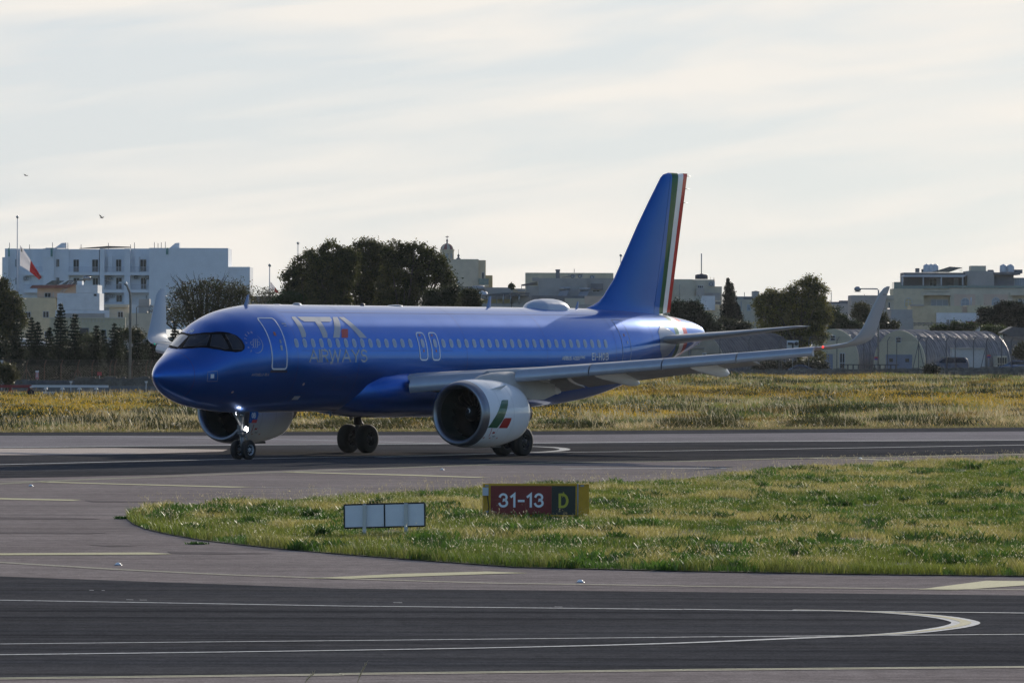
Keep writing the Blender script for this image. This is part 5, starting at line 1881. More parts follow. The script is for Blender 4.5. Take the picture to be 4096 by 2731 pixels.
# ---- centre
b = Bld('low_building', 'low dark flat-roofed building between the nose tree and the big dark tree', 'building', 640, 1050)
b.box(*zq(Z6, -90, 260, 650, 1000), m=M_gstone2)
b.box(*zq(Z6, -92, 262, 642, 652), dy=-.15, dep=8.3, m=M_gstone)
b.done()
q = lambda *a: zq(Z6, *a)
b = Bld('church', 'church lantern with striped red and cream dome, arched openings and a cross on top', 'church', 1050, 1785)
bmw = bmesh.new()
c0 = b.P(*Z6(1691, 310), 0)
sc = b.Y / F_PX * .44218          # metres per zoom pixel
yv = lambda y: b.P(*Z6(1691, y), 0).z
rD = 62 * sc
lathe(bmw, [(0, rD * 1.0), (yv(235) - 0, rD * 1.0), (yv(233), rD * 1.08), (yv(222), rD * 1.10), (yv(220), rD * .98), (yv(217), .01)], (c0.x, rD, 0), (0, 0, 1), 24, smooth=False)
obj('lantern', bmw, M_cream, b.root)
bmd = bmesh.new()
zt, zb_ = yv(165), yv(222)
rows = []
for j in range(9):
    t = (PI / 2) * j / 8
    rows.append([bmd.verts.new((c0.x + rD * .95 * math.cos(t) * math.cos(2 * PI * k / 24), rD + rD * .95 * math.cos(t) * math.sin(2 * PI * k / 24), zb_ + (zt - zb_) * math.sin(t))) for k in range(24)])
for j in range(8):
    for k in range(24):
        f = bmd.faces.new((rows[j][k], rows[j][(k + 1) % 24], rows[j + 1][(k + 1) % 24], rows[j + 1][k]))
        f.material_index = 1 if (k % 4) < 2 else 0
obj('dome', bmd, [M_cream2, mat('dome_red', (.30, .12, .10), .7)], b.root)
bmc = bmesh.new()
lathe(bmc, [(yv(168), rD * .14), (yv(150), rD * .10), (yv(145), rD * .17), (yv(135), rD * .15), (yv(128), rD * .05), (yv(96), rD * .05), (yv(95), .01)], (c0.x, rD, 0), (0, 0, 1), 10)
bx(bmc, c0.x - rD * .24, c0.x + rD * .24, rD - .06, rD + .06, yv(109), yv(102))
obj('cross', bmc, M_gstone2, b.root)
for dx, w in ((-.62, .15), (0, .2), (.62, .15)):
    uu = Z6(1691 + dx * 62, 0)[0]
    ww = w * 62 * .44218
    yo = rD - rD * math.sqrt(max(0, 1 - dx * dx)) - .05
    b.win(uu - ww, uu + ww, Z6(0, 255)[1], Z6(0, 303)[1], dy=yo, arch=True, m=M_winpale, frame=M_cream2, name='arched_opening')
bmf = bmesh.new()
p = b.P(*Z6(1795, 305))
lathe(bmf, [(p.z - 6, .5), (p.z, .45), (p.z + .3, .12), (p.z + .6, .28), (p.z + .95, .05), (p.z + 1.9, .03), (p.z + 1.9, .01)], (p.x, 0, 0), (0, 0, 1), 8)
obj('finial', bmf, M_gstone2, b.root)
b.done()

qm = lambda *a: zq(ZM, *a)
b = Bld('house', 'tall blank cream block with a corner balcony just right of the church dome', 'house', 820, 1840)
b.box(*q(1668, 1975, 308, 760), m=M_cream2)
b.box(*q(1975, 2040, 318, 760), dy=.6, m=M_cream)
b.box(*q(2040, 2102, 455, 760), dy=.9, m=M_ochre)
b.win(*q(2006, 2027, 428, 540), dy=.6, bars=0)
x0, v0 = Z6(1978, 485)
x1, v1 = Z6(2071, 540)
b.balcony(x0, x1, v0, v1, Z6(0, 558)[1], dy=-.5, dep=1.1, m=M_cream2, rail=M_glassrail, step=.02 * 60)
b.box(*q(1980, 2069, 488, 538), dy=-.47, dep=.03, m=M_glassrail, name='balustrade')
b.done()
b = Bld('house', 'row of low grey flat-roofed houses with rooftop pergola behind the fuselage', 'house', 720, 2050)
b.box(*qm(110, 480, 338, 800), m=M_gstone2)
b.box(*qm(480, 985, 350, 800), dy=.3, m=M_gstone)
b.box(*qm(985, 1180, 368, 800), dy=1.5, m=M_cream)
b.box(*qm(1060, 1175, 380, 420), dy=.8, dep=1, m=M_gstone)
b.box(*qm(480, 960, 535, 800), dy=-1.5, dep=2, m=M_ochre)
b.box(*qm(480, 1300, 600, 800), dy=-3, dep=2, m=M_gstone)
b.box(*qm(985, 1235, 470, 620), dy=-1, dep=2, m=M_gstone)
for x in (485, 598, 733, 838, 955, 1085):
    b.mast(*ZM(x, 450), ZM(0, 610)[1], r=.13 if x > 800 else .05, dy=-3.4, name='pergola_post')
def perg(bm):
    for y_, xa, xb in ((470, 480, 1240), (440, 820, 1250)):
        a, c = b.P(*ZM(xa, y_), -3.4), b.P(*ZM(xb, y_), -3.4)
        bx(bm, a.x, c.x, -3.5, -3.2, a.z - .12, a.z + .05)
    a = [b.P(*ZM(*c), -3.6) for c in ((580, 462), (830, 434), (1240, 440), (1240, 456))]
    prism(bm, a, (0, 0, 0), (0, 3, 0))
b.part('pergola_roof', M_gstone2, perg)
b.tank(*ZM(500, 516), .75, .9, dy=-2.5)
bm_ = bmesh.new()
for (x, y) in ((445, 360),):
    p = b.P(*ZM(x, y), -1)
    lathe(bm_, [(-.8, .01), (-.8, .32), (.8, .32), (.8, .01)], p, (1, .1, 0), 16)
obj('water_heater', bm_, M_metal, b.root)
b.done()
b = Bld('house', 'long cream rooftop block with a dark chimney left of the tail fin', 'house', 800, 2300)
b.box(*qm(1182, 2560, 120, 800), m=M_cream)
b.done()
b = Bld('house', 'grey rendered house with striped awning and solar heaters directly left of the tail fin', 'house', 745, 2250)
b.box(*qm(1385, 2150, 205, 800), m=M_gstone)
b.box(*qm(2150, 2700, 205, 800), dy=.4, m=M_gstone)
b.box(*qm(1290, 1395, 197, 252), dy=.2, dep=3, m=M_gstone)
b.box(*qm(1200, 1390, 330, 800), dy=.6, m=M_gstone)
b.box(*qm(1170, 1260, 400, 800), dy=.8, m=M_gstone)
b.box(*qm(1275, 2110, 480, 800), dy=-2.5, dep=2.5, m=M_gstone2)
b.box(*qm(1800, 2110, 520, 800), dy=-3.2, dep=.7, m=M_cream2)
b.box(*qm(2110, 2700, 485, 800), dy=-3, dep=3, m=M_pink)
b.box(*qm(2000, 2400, 618, 800), dy=-4, dep=1, m=M_gstone)
b.win(*qm(2230, 2352, 388, 428), dy=.4, bars=1)
p = [b.P(*ZM(*c), .4) for c in ((2215, 292), (2400, 292), (2400, 388), (2215, 372))]
b.part('awning', M_gstone2, lambda bm: prism(bm, p, (0, -.6, 0), (0, -.02, 0)))
bm_ = bmesh.new()
p = b.P(*ZM(1690, 200), 3)
bx(bm_, p.x - .27, p.x + .27, 3, 3.5, p.z - .2, b.P(*ZM(1690, 95), 3).z)
bx(bm_, p.x - .33, p.x + .33, 2.95, 3.55, b.P(*ZM(1690, 95), 3).z, b.P(*ZM(1690, 68), 3).z)
obj('chimney', bm_, M_gstone2, b.root)
for (x, y) in ((1800, 368), (2115, 378)):
    bm_ = bmesh.new()
    pp = b.P(*ZM(x, y), -1.6)
    lathe(bm_, [(-.75, .01), (-.75, .22), (.75, .22), (.75, .01)], pp, (1, .2, 0), 14)
    prism(bm_, [pp + Vector(c) for c in ((-.6, 0, -.2), (.6, 0, -.2), (.2, -.6, -1.2), (-1.1, -.6, -1.2))], (0, 0, 0), (0, .08, 0))
    obj('solar_heater', bm_, M_metal, b.root)
b.mast(*ZM(1948, 60), ZM(0, 120)[1], r=.05, dy=4)
b.mast(*ZM(1865, 135), ZM(0, 200)[1], r=.05, dy=2)
def rl(bm):
    for k in range(5):
        a, c = b.P(*ZM(1120, 310 + 4 * k), k * .5), b.P(*ZM(1375, 262 + 12 * k), k * .5)
        tube(bm, [a, c], .04, 5)
    a = b.P(*ZM(1122, 305), 0)
    tube(bm, [a, a + Vector((0, 0, -.75))], .04, 5)
    tube(bm, [b.P(*ZM(1760, 195), 1), b.P(*ZM(2080, 145), 1)], .05, 5)
b.part('roof_railing', M_gstone2, rl)
for x, y in ((1930, 175), (2045, 172), (2235, 190)):
    b.ac(*ZM(x, y), dy=1.5, w=.6, h=.5)
b.done()
q = lambda *a: zq(Z7, *a)
# ---- right of the fin
b = Bld('house', 'cream terraced house with a black roof tank right of the tail fin', 'house', 790, 2780)
b.box(*q(250, 540, 428, 1100), m=M_cream2)
b.box(*q(540, 765, 432, 1100), dy=.4, m=M_cream2)
b.box(*q(765, 840, 503, 1100), dy=1, m=M_cream2)
b.box(*q(655, 820, 570, 1100), dy=-1, dep=2, m=M_gstone)
b.box(*q(355, 560, 478, 600), dy=-.5, dep=1, m=M_cream2)
b.box(*q(582, 660, 522, 600), dy=-2.5, dep=2, m=M_gstone)
b.win(*q(594, 652, 492, 522), dy=.4, bars=2)
b.tank(*Z7(632, 428), .95, .75, M_tankd, dy=3)
b.ac(*Z7(738, 478), dy=-.1)
b.mast(*Z7(632, 165), Z7(0, 400)[1], r=.09, dy=6, name='flagpole_mast')
b.mast(*Z7(760, 412), Z7(0, 440)[1], r=.05)
b.mast(*Z7(725, 402), Z7(0, 440)[1], r=.03)
b.mast(*Z7(407, 482), Z7(0, 598)[1], r=.04, dy=-.6)
b.done()
b = Bld('house', 'low house with a sloping white parapet right of the tail fin', 'house', 720, 2780)
b.box(*q(395, 640, 600, 1100), m=M_cream2)
p = [b.P(*Z7(*c), 0) for c in ((585, 745), (640, 600), (766, 600), (766, 748))]
b.part('sloping_parapet', M_wwall2, lambda bm: prism(bm, p, (0, -1.5, 0), (0, 4, 0)))
b.box(*q(640, 1200, 748, 1100), dy=-1, dep=3, m=M_cream)
b.box(*q(766, 838, 648, 748), dy=1, dep=5, m=M_cream)
b.win(*q(772, 832, 655, 690), dy=1, bars=2)
b.done()
b = Bld('house', 'grey-cream house with one small light window behind the cypress', 'house', 700, 3000)
b.box(*q(990, 1240, 636, 1100), m=M_cream2)
b.box(*q(985, 1245, 605, 640), dy=.5, m=M_gstone)
b.box(*q(1065, 1160, 615, 632), dy=.2, dep=3, m=M_gstone2)
b.box(*q(1158, 1225, 552, 640), dy=3, dep=3, m=M_gstone)
p = [b.P(*Z7(*c), 3) for c in ((1155, 555), (1190, 547), (1226, 555))]
b.part('cap', M_gstone2, lambda bm: prism(bm, p, (0, 0, 0), (0, 3, 0)))
b.win(*q(1100, 1140, 688, 755), bars=1, m=M_winpale)
b.mast(*Z7(1074, 562), Z7(0, 610)[1], r=.05)
b.mast(*Z7(1040, 655), Z7(0, 900)[1], r=.06, dy=-3)
b.done()
b = Bld('house', 'house with a brown pitched roof corner half hidden by the tall gum tree', 'house', 760, 3160)
b.box(*q(1230, 1900, 600, 1100), m=M_gstone)
p = [b.P(*Z7(*c), -1) for c in ((1400, 660), (1510, 565), (1560, 545), (1620, 640))]
b.part('pitched_roof', M_roofred, lambda bm: prism(bm, p, (0, 0, 0), (0, 6, 0)))
b.done()
q = lambda *a: zq(Z8, *a)
b = Bld('house', 'long low grey concrete-block house left of the winglet', 'house', 800, 3340)
b.box(*q(120, 420, 600, 1100), m=M_gstone)
b.box(*q(285, 410, 565, 602), dy=1, dep=4, m=M_gstone2)
b.box(*q(120, 300, 580, 602), dy=2, dep=4, m=M_gstone2)
b.mast(*Z8(182, 470), Z8(0, 580)[1], r=.06)
b.done()
b = Bld('house', 'tall grey concrete-block house behind the winglet tip', 'house', 780, 3480)
b.box(*q(408, 790, 506, 1100), m=M_gstone)
b.box(*q(790, 880, 506, 1100), dy=.6, m=M_cream2)
b.box(*q(786, 884, 548, 556), dy=.3, dep=.4, m=M_gstone)
b.win(*q(820, 842, 585, 668), dy=.6, bars=0)
b.mast(*Z8(553, 492), Z8(0, 506)[1], r=.05)
b.done()
b = Bld('house', 'low block wall house under the terrace villa', 'house', 760, 3600)
b.box(*q(850, 1090, 665, 1100), m=M_gstone)
b.box(*q(800, 1100, 765, 1100), dy=-3, dep=3, m=M_gstone)
b.done()
# terrace villa
b = Bld('villa', 'modern villa with a glass-railed roof terrace, white pergola and arched windows at right', 'villa', 860, 3800)
b.box(*q(878, 1218, 432, 1000), m=M_cream)
b.box(*q(1218, 1515, 505, 1000), dy=1.6, m=M_cream2)
b.box(*q(1185, 1520, 472, 508), dy=-.1, dep=2.2, m=M_cream2)
b.box(*q(1515, 2210, 455, 1000), dy=.3, m=M_cream2)
b.box(*q(1560, 1795, 493, 640), dy=.18, dep=.2, m=M_pink)
b.box(*q(1890, 2160, 493, 640), dy=.18, dep=.2, m=M_pink)
b.box(*q(2210, 2600, 508, 1000), dy=1.2, m=M_cream2)
b.box(*q(2185, 2600, 470, 510), dy=-.2, dep=2, m=M_cream2)
b.box(*q(995, 1710, 252, 435), dy=5, dep=8, m=M_gstone2)
b.box(*q(1216, 2600, 424, 474), dy=.35, dep=9, m=M_cream2)
b.box(*q(1705, 2005, 234, 455), dy=1.5, dep=8, m=M_gstone)
b.box(*q(2005, 2225, 275, 450), dy=2.5, dep=8, m=M_gstone2)
b.box(*q(2000, 2300, 250, 278), dy=1.2, dep=8, m=M_gstone2)
b.box(*q(2225, 2600, 310, 470), dy=3.2, dep=8, m=M_gstone)
b.box(*q(885, 995, 358, 432), dy=.6, dep=5, m=M_glassrail, name='glass_screen')
b.box(*q(885, 1505, 398, 432), dy=.05, dep=.04, m=M_glassrail, name='glass_screen')
b.box(*q(1505, 2600, 398, 425), dy=.1, dep=.04, m=M_glassrail, name='glass_screen')
for x in (978, 1213, 1415, 1655):
    a, c = b.P(*Z8(x - 6, 300), .2), b.P(*Z8(x + 6, 432), .2)
    b.part('pergola_post', M_rail, lambda bm: bx(bm, a.x, c.x, .2, .4, c.z, a.z))
a = [b.P(*Z8(*c), .1) for c in ((965, 300), (1010, 280), (1705, 278), (1662, 304))]
b.part('pergola_roof', M_rail, lambda bm: prism(bm, a, (0, 0, 0), (0, 4.5, 0)))
for a in ((1322, 1365, 318, 418), (1555, 1605, 318, 418), (1365, 1410, 322, 418), (1280, 1320, 320, 418)):
    b.win(*q(*a), dy=5, bars=0, m=M_winpale if a[0] in (1365, 1555) else M_win, name='terrace_door')
b.win(*q(1005, 1087, 538, 640), arch=True, m=mat('warm_pane', (.55, .45, .25), .5))  # warm yellow pane
b.win(*q(1636, 1728, 538, 640), dy=.18, arch=True, m=M_winpale)
b.win(*q(1982, 2072, 532, 640), dy=.18, arch=True, m=M_winpale)
b.win(*q(1297, 1492, 553, 628), dy=1.6, bars=2, m=M_winpale)
b.win(*q(2275, 2345, 550, 610), dy=1.2, bars=1, m=M_winpale)
b.win(*q(2235, 2345, 312, 400), dy=3.2, bars=3, m=M_winpale)
b.box(*q(1748, 1915, 176, 250), dy=4, dep=4, m=M_cream2)
a = [b.P(*Z8(*c), 4) for c in ((1308, 248), (1510, 186), (1655, 197), (1500, 250))]
b.part('solar_panel', M_pv, lambda bm: prism(bm, a, (0, 0, 0), (0, .15, 0)))
for x in (1625, 1645):
    b.mast(*Z8(x, 198), Z8(0, 250)[1], r=.03, dy=5)
for x, w in ((1148, .65), (1208, .4)):
    p = b.P(*Z8(x, 250), 6)
    h = b.P(*Z8(x, 204 if w > .5 else 213), 6)
    b.part('roof_vent', M_gstone2, lambda bm: bx(bm, p.x - w / 2, p.x + w / 2, 6, 6.6, p.z, h.z))
for x in (1250, 1300, 1345):
    b.tank(*Z8(x, 250), .55, 1.3, dy=6)
for x in (2110, 2190):
    b.tank(*Z8(x, 250), .6, 1.25, M_tank, dy=3)
b.part('roof_vent', M_gstone2, lambda bm: bx(bm, b.P(*Z8(1958, 0)).x, b.P(*Z8(2020, 0)).x, 3, 4, b.P(*Z8(0, 252)).z, b.P(*Z8(0, 212)).z))
b.part('roof_vent', M_gstone2, lambda bm: bx(bm, b.P(*Z8(2245, 0)).x, b.P(*Z8(2345, 0)).x, 3, 4, b.P(*Z8(0, 252)).z, b.P(*Z8(0, 208)).z))
b.done()
b = Bld('garden_building', 'low yellow stone wall with a white annex and barred windows below the villa', 'building', 800, 3750)
b.box(*q(1078, 1645, 622, 1100), m=M_yel)
b.box(*q(1070, 1220, 608, 630), dy=-.2, dep=1, m=M_gstone)
b.box(*q(1645, 1705, 630, 1100), dy=1, m=M_pink)
b.box(*q(1705, 2050, 618, 1100), dy=.5, m=M_yel)
b.box(*q(1362, 1850, 702, 1100), dy=-1, dep=1.2, m=M_wwall2)
for x in (1470, 1512, 1555):
    b.win(*q(x, x + 35, 778, 845), dy=-1, bars=1, hb=2)
b.box(*q(955, 1700, 848, 1100), dy=-3, dep=.3, m=M_cream)
def fen(bm):
    for k in range(12):
        u0, u1 = 1060 + 52 * k, 1112 + 52 * k
        a, c = b.P(*Z8(u0, 815), -3), b.P(*Z8(u1, 848), -3)
        for p0_, p1_ in (((a.x, -3, a.z), (c.x, -3, c.z)), ((a.x, -3, c.z), (c.x, -3, a.z)), ((a.x, -3, a.z), (c.x, -3, a.z)), ((a.x, -3, a.z), (a.x, -3, c.z))):
            tube(bm, [p0_, p1_], .04, 4)
b.part('lattice_fence', M_gstone2, fen)
b.part('shed_roof', M_roofred, lambda bm: bx(bm, b.P(*Z8(1690, 0)).x, b.P(*Z8(1850, 0)).x, -2, 0, b.P(*Z8(0, 835)).z, b.P(*Z8(0, 792)).z))
b.mast(*Z8(1748, 530), Z8(0, 620)[1], r=.12, dy=-1, m=M_rail)
b.done()

# ---- corrugated semicircular huts
M_corr = mat('corrugated_iron', (.19, .18, .18), .5, metal=.4, noise=(1.1, .3))
M_corr2 = mat('weathered_corrugated_iron', (.135, .12, .115), .6, metal=.2, noise=(.9, .35))
M_gable = mat('gable_yellow', (.58, .51, .36), .85, noise=(.7, .08))
M_gable2 = mat('gable_tan', (.36, .31, .24), .85, noise=(.7, .12))
M_bluedoor = mat('blue_grey_door', (.20, .23, .30), .6, noise=(1, .1))
def hut(label, ucorner, Y, W_, L_, H_, ang, m_roof, m_gab, big_door=True, wins=(), door=None, side=None):
    """ucorner: pixel column of the near corner where gable meets the long right side"""
    p = at(ucorner, 1354, Y)
    t = empty('corrugated_hut', (p.x, Y, 0), ang, label, 'hut', 'curved corrugated iron huts')
    # local: long axis +X, gable spans Y from 0 (near corner) to +W
    n = 22
    hs = H_ - W_ / 2 if H_ > W_ / 2 else 0
    def prof(off=0):
        r = W_ / 2 + off
        return [(W_ / 2 - r * math.cos(PI * k / n), hs + (H_ - hs + off) * math.sin(PI * k / n)) for k in range(n + 1)]
    bm = bmesh.new()
    nx = int(L_ / .22)
    prev = None
    for i_ in range(nx + 1):
        x = L_ * i_ / nx
        o_ = .075 * (1 if i_ % 2 else 0) + .03 * math.sin(i_ * 1.7) * math.sin(i_ * .37)
        # sheet laps every 2 m
        pr = prof(o_)
        ring = [bm.verts.new((x, pr[0][0], 0))] + [bm.verts.new((x, a, z)) for a, z in pr] + [bm.verts.new((x, pr[-1][0], 0))]
        if prev:
            for k in range(len(ring) - 1):
                bm.faces.new((prev[k], prev[k + 1], ring[k + 1], ring[k]))
        prev = ring
    obj('curved_roof', bm, m_roof, t)
    bm = bmesh.new()
    pr = prof(.09)
    for x0, x1 in ((-.18, .02),):
        prism(bm, [Vector((0, pr[0][0], 0))] + [Vector((0, a, z)) for a, z in pr] + [Vector((0, pr[-1][0], 0))], (x0, 0, 0), (x1, 0, 0))
    obj('gable_wall', bm, m_gab, t)
    def pane(y0, y1, z0, z1, m, nm, fr=None, bars=1):
        bm = bmesh.new()
        bx(bm, -.22, -.19, y0, y1, z0, z1, 0)
        if fr:
            for k in range(bars + 2):
                yy = y0 + (y1 - y0) * k / (bars + 1)
                bx(bm, -.25, -.221, yy - .04, yy + .04, z0, z1, 1)
            for zz in (z0, (z0 + z1) / 2, z1):
                bx(bm, -.248, -.222, y0, y1, zz - .04, zz + .04, 1)
        return obj(nm, bm, [m, fr or m], t)
    if big_door:
        d_ = pane(W_ * .24, W_ * .76, 0, 2.9, M_bluedoor, 'hut_door')
        for k in (.30, .62):
            bm = bmesh.new()
            bx(bm, -.25, -.225, W_ * k, W_ * (k + .07), 2.0, 2.4)
            obj('door_window', bm, M_win, d_)
    pane(W_ * .46, W_ * .56, H_ - 1.35, H_ - .75, M_win, 'gable_vent', M_frame, 0)
    for a in wins:
        pane(*a, M_win, 'window', M_frame, 1)
    if door:
        pane(*door, M_bluedoor, 'hut_door')
    for (x0, x1, z0, z1) in (side or ()):
        bm = bmesh.new()
        bx(bm, x0, x1, -.55, .4, z0 - .1, z1 + .15, 1)
        bx(bm, x0 + .1, x1 - .1, -.58, -.555, z0, z1, 0)
        for k in range(5):
            xx = x0 + .1 + (x1 - x0 - .2) * k / 4
            bx(bm, xx - .035, xx + .035, -.62, -.582, z0, z1, 1)
        for k in range(3):
            zz = z0 + (z1 - z0) * k / 2
            bx(bm, x0 + .1, x1 - .1, -.618, -.584, zz - .035, zz + .035, 1)
        obj('dormer_window', bm, [M_win, M_cream2], t)
    return t
h2 = hut('corrugated hut at right with yellow gable and wide blue-grey double doors', Z8(1238, 0)[0], 640, 8.0, 16.0, 5.7, R(45), M_corr, M_gable, side=((3.2, 5.2, 1.2, 2.5), (12.6, 14.6, 1.0, 2.6)))
h1 = hut('corrugated hut left of the lamp post with a narrow blue-grey door and a tall window', Z8(492, 0)[0], 655, 8.0, 17.0, 5.9, R(45), M_corr, M_gable, big_door=False, wins=((2.1, 2.9, .6, 3.0), (7.0, 7.6, .9, 2.2)), door=(4.1, 5.9, 0, 2.9))
h0 = hut('dark weathered corrugated hut with tan gable behind the left wing', Z7(880, 0)[0], 619, 9.0, 12.0, 5.35, R(42), M_corr2, M_gable2, big_door=False, wins=((2.2, 3.2, .9, 1.9), (4.6, 5.6, .9, 1.9)))
b = Bld('annex', 'flat-roofed pale lean-to annex against the long side of the right hut', 'annex', 634, Z8(1700, 0)[0])
b.box(*q(1535, 1900, 1103, 1400), dep=3, m=mat('annex_render', (.50, .49, .47), .85, noise=(1, .1)))
b.box(*q(1530, 1918, 1094, 1106), dy=-.2, dep=3.3, m=M_gstone)
b.done()
b = Bld('shed', 'pale lean-to shed in front of the weathered hut, seen under the tailplane', 'shed', 616.5, Z7(500, 0)[0])
b.box(*zq(Z7, 180, 655, 1140, 1400), dep=2, m=M_gable2)
b.box(*zq(Z7, 175, 662, 1132, 1143), dy=-.2, dep=2.3, m=M_gstone2)
b.win(*zq(Z7, 640, 682, 1185, 1230), dy=-.1, bars=2, frame=M_frame)
b.mast(*Z7(510, 1145), Z7(0, 1300)[1], r=.06, dy=-.2)
b.done()
b = Bld('tiled_shed', 'dark pitched-roof shed at the right edge beyond the huts', 'shed', 660, Z8(2250, 0)[0])
p = [b.P(*Z8(*c)) for c in ((2085, 925), (2215, 858), (2500, 890), (2500, 1100), (2240, 980))]
b.part('pitched_roof', M_corr2, lambda bm: prism(bm, p, (0, 0, 0), (0, 5, 0)))
b.box(*q(2150, 2500, 940, 1400), dy=.4, dep=4, m=M_gstone2)
b.done()

# ---- boundary walls
M_rubble = mat('rubble_stone', (.16, .145, .125), .95, noise=(2.2, .5), bump=(2.5, 1, .25))
def rubble_wall(name, label, x0, x1, Y, h, t=.5, block=.45, Y1=None, m=None, base=0.0, ir=1.0, slope=None):
    """dry-stone wall: courses of uneven blocks"""
    bm = bmesh.new()
    z = base
    Y1 = Y if Y1 is None else Y1
    while z < h - .05:
        ch_ = min(block * random.uniform(.6, 1.0), h - z)
        x = x0 - random.random() * block
        while x < x1:
            w = block * random.uniform(.8, 2.0)
            yy = Y + (Y1 - Y) * (x - x0) / (x1 - x0)
            d_ = random.uniform(0, .09) * ir
            top = random.uniform(-.14, .05) * ir if z + ch_ >= h - .06 else 0
            bx(bm, max(x, x0), min(x + w - .015, x1), yy - d_, yy + t, z, z + ch_ - .015 + top)
            x += w
        z += ch_
    if slope:
        for v in bm.verts:
            v.co.z += float(np.interp(v.co.x, *slope))
    return tag(obj(name, bm, m or M_rubble), label, 'wall')
xa, xb = at(2300, 1400, 600).x, at(4300, 1400, 600).x
rubble_wall('stone_wall', 'long dark dry-stone wall along the far side of the flower field at right', xa, xb, 600, 1.70, Y1=602, slope=([at(u_, 1400, 600).x for u_ in (2300, 3100, 4300)], [-.75, -.35, .10]))
bm = bmesh.new()
xr = [at(u_, 1400, 610).x for u_ in (1800, 3000, 3550, 4700)]
zr = [.0, .25, .93, 1.0]
va = [bm.verts.new((x, 603, z)) for x, z in zip(xr, zr)] + []
vb = [bm.verts.new((x, 617, z)) for x, z in zip(xr, zr)]
vc = [bm.verts.new((x, 603, -.1)) for x in xr]
vd = [bm.verts.new((x, 617, -.1)) for x in xr]
for k in range(3):
    for q1, q2 in ((va, vb), (vc, va), (vb, vd)):
        bm.faces.new((q1[k], q1[k + 1], q2[k + 1], q2[k]))
structure(obj('road', bm, M_pave))
xm = at(*Z5(600, 1400), 432).x
rubble_wall('stone_wall', 'higher rubble stone wall left of the airliner nose', xm, at(1500, 1400, 432).x, 432, 1.47, block=.36, m=mat('rubble_brown', (.155, .135, .11), .95, noise=(2.2, .4)))
rubble_wall('stone_wall', 'lower grey stone wall at the far left under the fence', at(-300, 1400, 436).x, xm, 436, 1.18, block=.5, m=mat('rubble_grey', (.13, .13, .13), .95, noise=(2.2, .35)), ir=.5)
bm = bmesh.new()
xl = at(*Z5(350, 1450), 414).x
bx(bm, xl, at(1500, 1400, 414).x, 414, 414.3, 0, .86)
x = xl
while x < at(1500, 1400, 414).x:
    bx(bm, x, x + .25, 413.85, 413.998, 0, .82)
    x += 2.6
tag(obj('concrete_wall', bm, mat('concrete_grey', (.14, .155, .165), .9, noise=(1.2, .2))), 'low smooth grey concrete wall running behind the flowers to the airliner nose', 'wall')
bm = bmesh.new()
bx(bm, at(-300, 1400, 416).x, xl - .02, 416, 416.3, 0, .50)
tag(obj('concrete_wall', bm, mat('concrete_dark', (.11, .125, .14), .9, noise=(1.2, .2))), 'very low dark concrete kerb wall at the far left under the red beam', 'wall')

# ---- fences
M_post = mat('concrete_post', (.24, .22, .19), .9, noise=(3, .2))
M_rust = mat('rusty_post', (.13, .085, .06), .8, noise=(3, .3))
M_mesh = mat('fence_wire', (.10, .10, .10), .6, metal=.5)
def fence(label, xs_, Y, h, rake=.35, wires=5, mesh=.22, struts=(), m=M_rust, z0=0.0, r=.045, mr=.006):
    t = empty('wire_fence', (xs_[0], Y, 0), 0, label, 'fence')
    for i_, x in enumerate(xs_):
        bm = bmesh.new()
        tube(bm, [(x - xs_[0], 0, z0), (x - xs_[0], 0, h - .45), (x - xs_[0] + rake * .5, -rake * .6, h)], r, 6)
        if i_ in struts:
            for s in (-1, 1):
                tube(bm, [(x - xs_[0], 0, h - .7), (x - xs_[0] + s * .95, .1, z0)], r * .9, 6)
        obj('fence_post', bm, m, t)
    bm = bmesh.new()
    Lx = xs_[-1] - xs_[0]
    for k in range(wires):
        z = h - .45 + .45 * k / (wires - 1) if k else h - .45
        tube(bm, [(rake * .5 * k / (wires - 1), -rake * .6 * k / (wires - 1), z), (Lx + rake * .5 * k / (wires - 1), -rake * .6 * k / (wires - 1), z)], .011, 3)
    o = obj('barbed_wire', bm, M_mesh, t)
    bm = bmesh.new()
    H = h - .45 - z0
    x = -H
    while x < Lx:
        for s in (1, -1):
            a0, a1 = x, x + H
            lo_, hi_ = max(0, a0), min(Lx, a1)
            if hi_ > lo_:
                if s == 1:
                    tube(bm, [(lo_, .012 * s, z0 + lo_ - x), (hi_, .012 * s, z0 + hi_ - x)], mr, 3, caps=False)
                else:
                    tube(bm, [(lo_, .012 * s, z0 + H - (lo_ - x)), (hi_, .012 * s, z0 + H - (hi_ - x))], mr, 3, caps=False)
        x += mesh
    obj('chain_link', bm, M_mesh, t)
    return t
fx = [at(*Z5(x, 1300), 440).x for x in (-60, 70, 212, 357, 490, 625, 740, 885, 922, 1060, 1175, 1210, 1330, 1450)]
fence('rusty chain-link fence with raked barbed-wire top in front of the conifers', fx, 440, 2.75, struts=(2, 5), r=.05)
fx = [at(*Z7(x, 1300), 606).x for x in (505, 522, 820, 1120, 1430, 1452, 1735)] + [at(*Z8(x, 1300), 606).x for x in (245, 545, 615, 812, 915, 1160, 1245, 1470, 1570, 1775, 1920, 2090, 2198, 2420)]
fence('chain-link fence with bent-top posts standing before the huts', fx, 606, 5.0, rake=.5, mesh=.5, struts=(12, 17), m=mat('fence_post_grey', (.12, .12, .125), .7), r=.055, mr=.0022)
# dark balustrade railing before the huts
bm = bmesh.new()
x0, x1 = at(*Z8(305, 0), 618).x, at(*Z8(940, 0), 618).x
zt = at(*Z8(305, 1278), 618).z
bx(bm, x0, x1, 618, 618.12, zt - .1, zt)
x = x0
while x < x1:
    bx(bm, x, x + .16, 618.01, 618.11, 0, zt - .1)
    x += .62
tag(obj('railing', bm, M_raild), 'dark short-posted railing between the two huts behind the stone wall', 'railing')

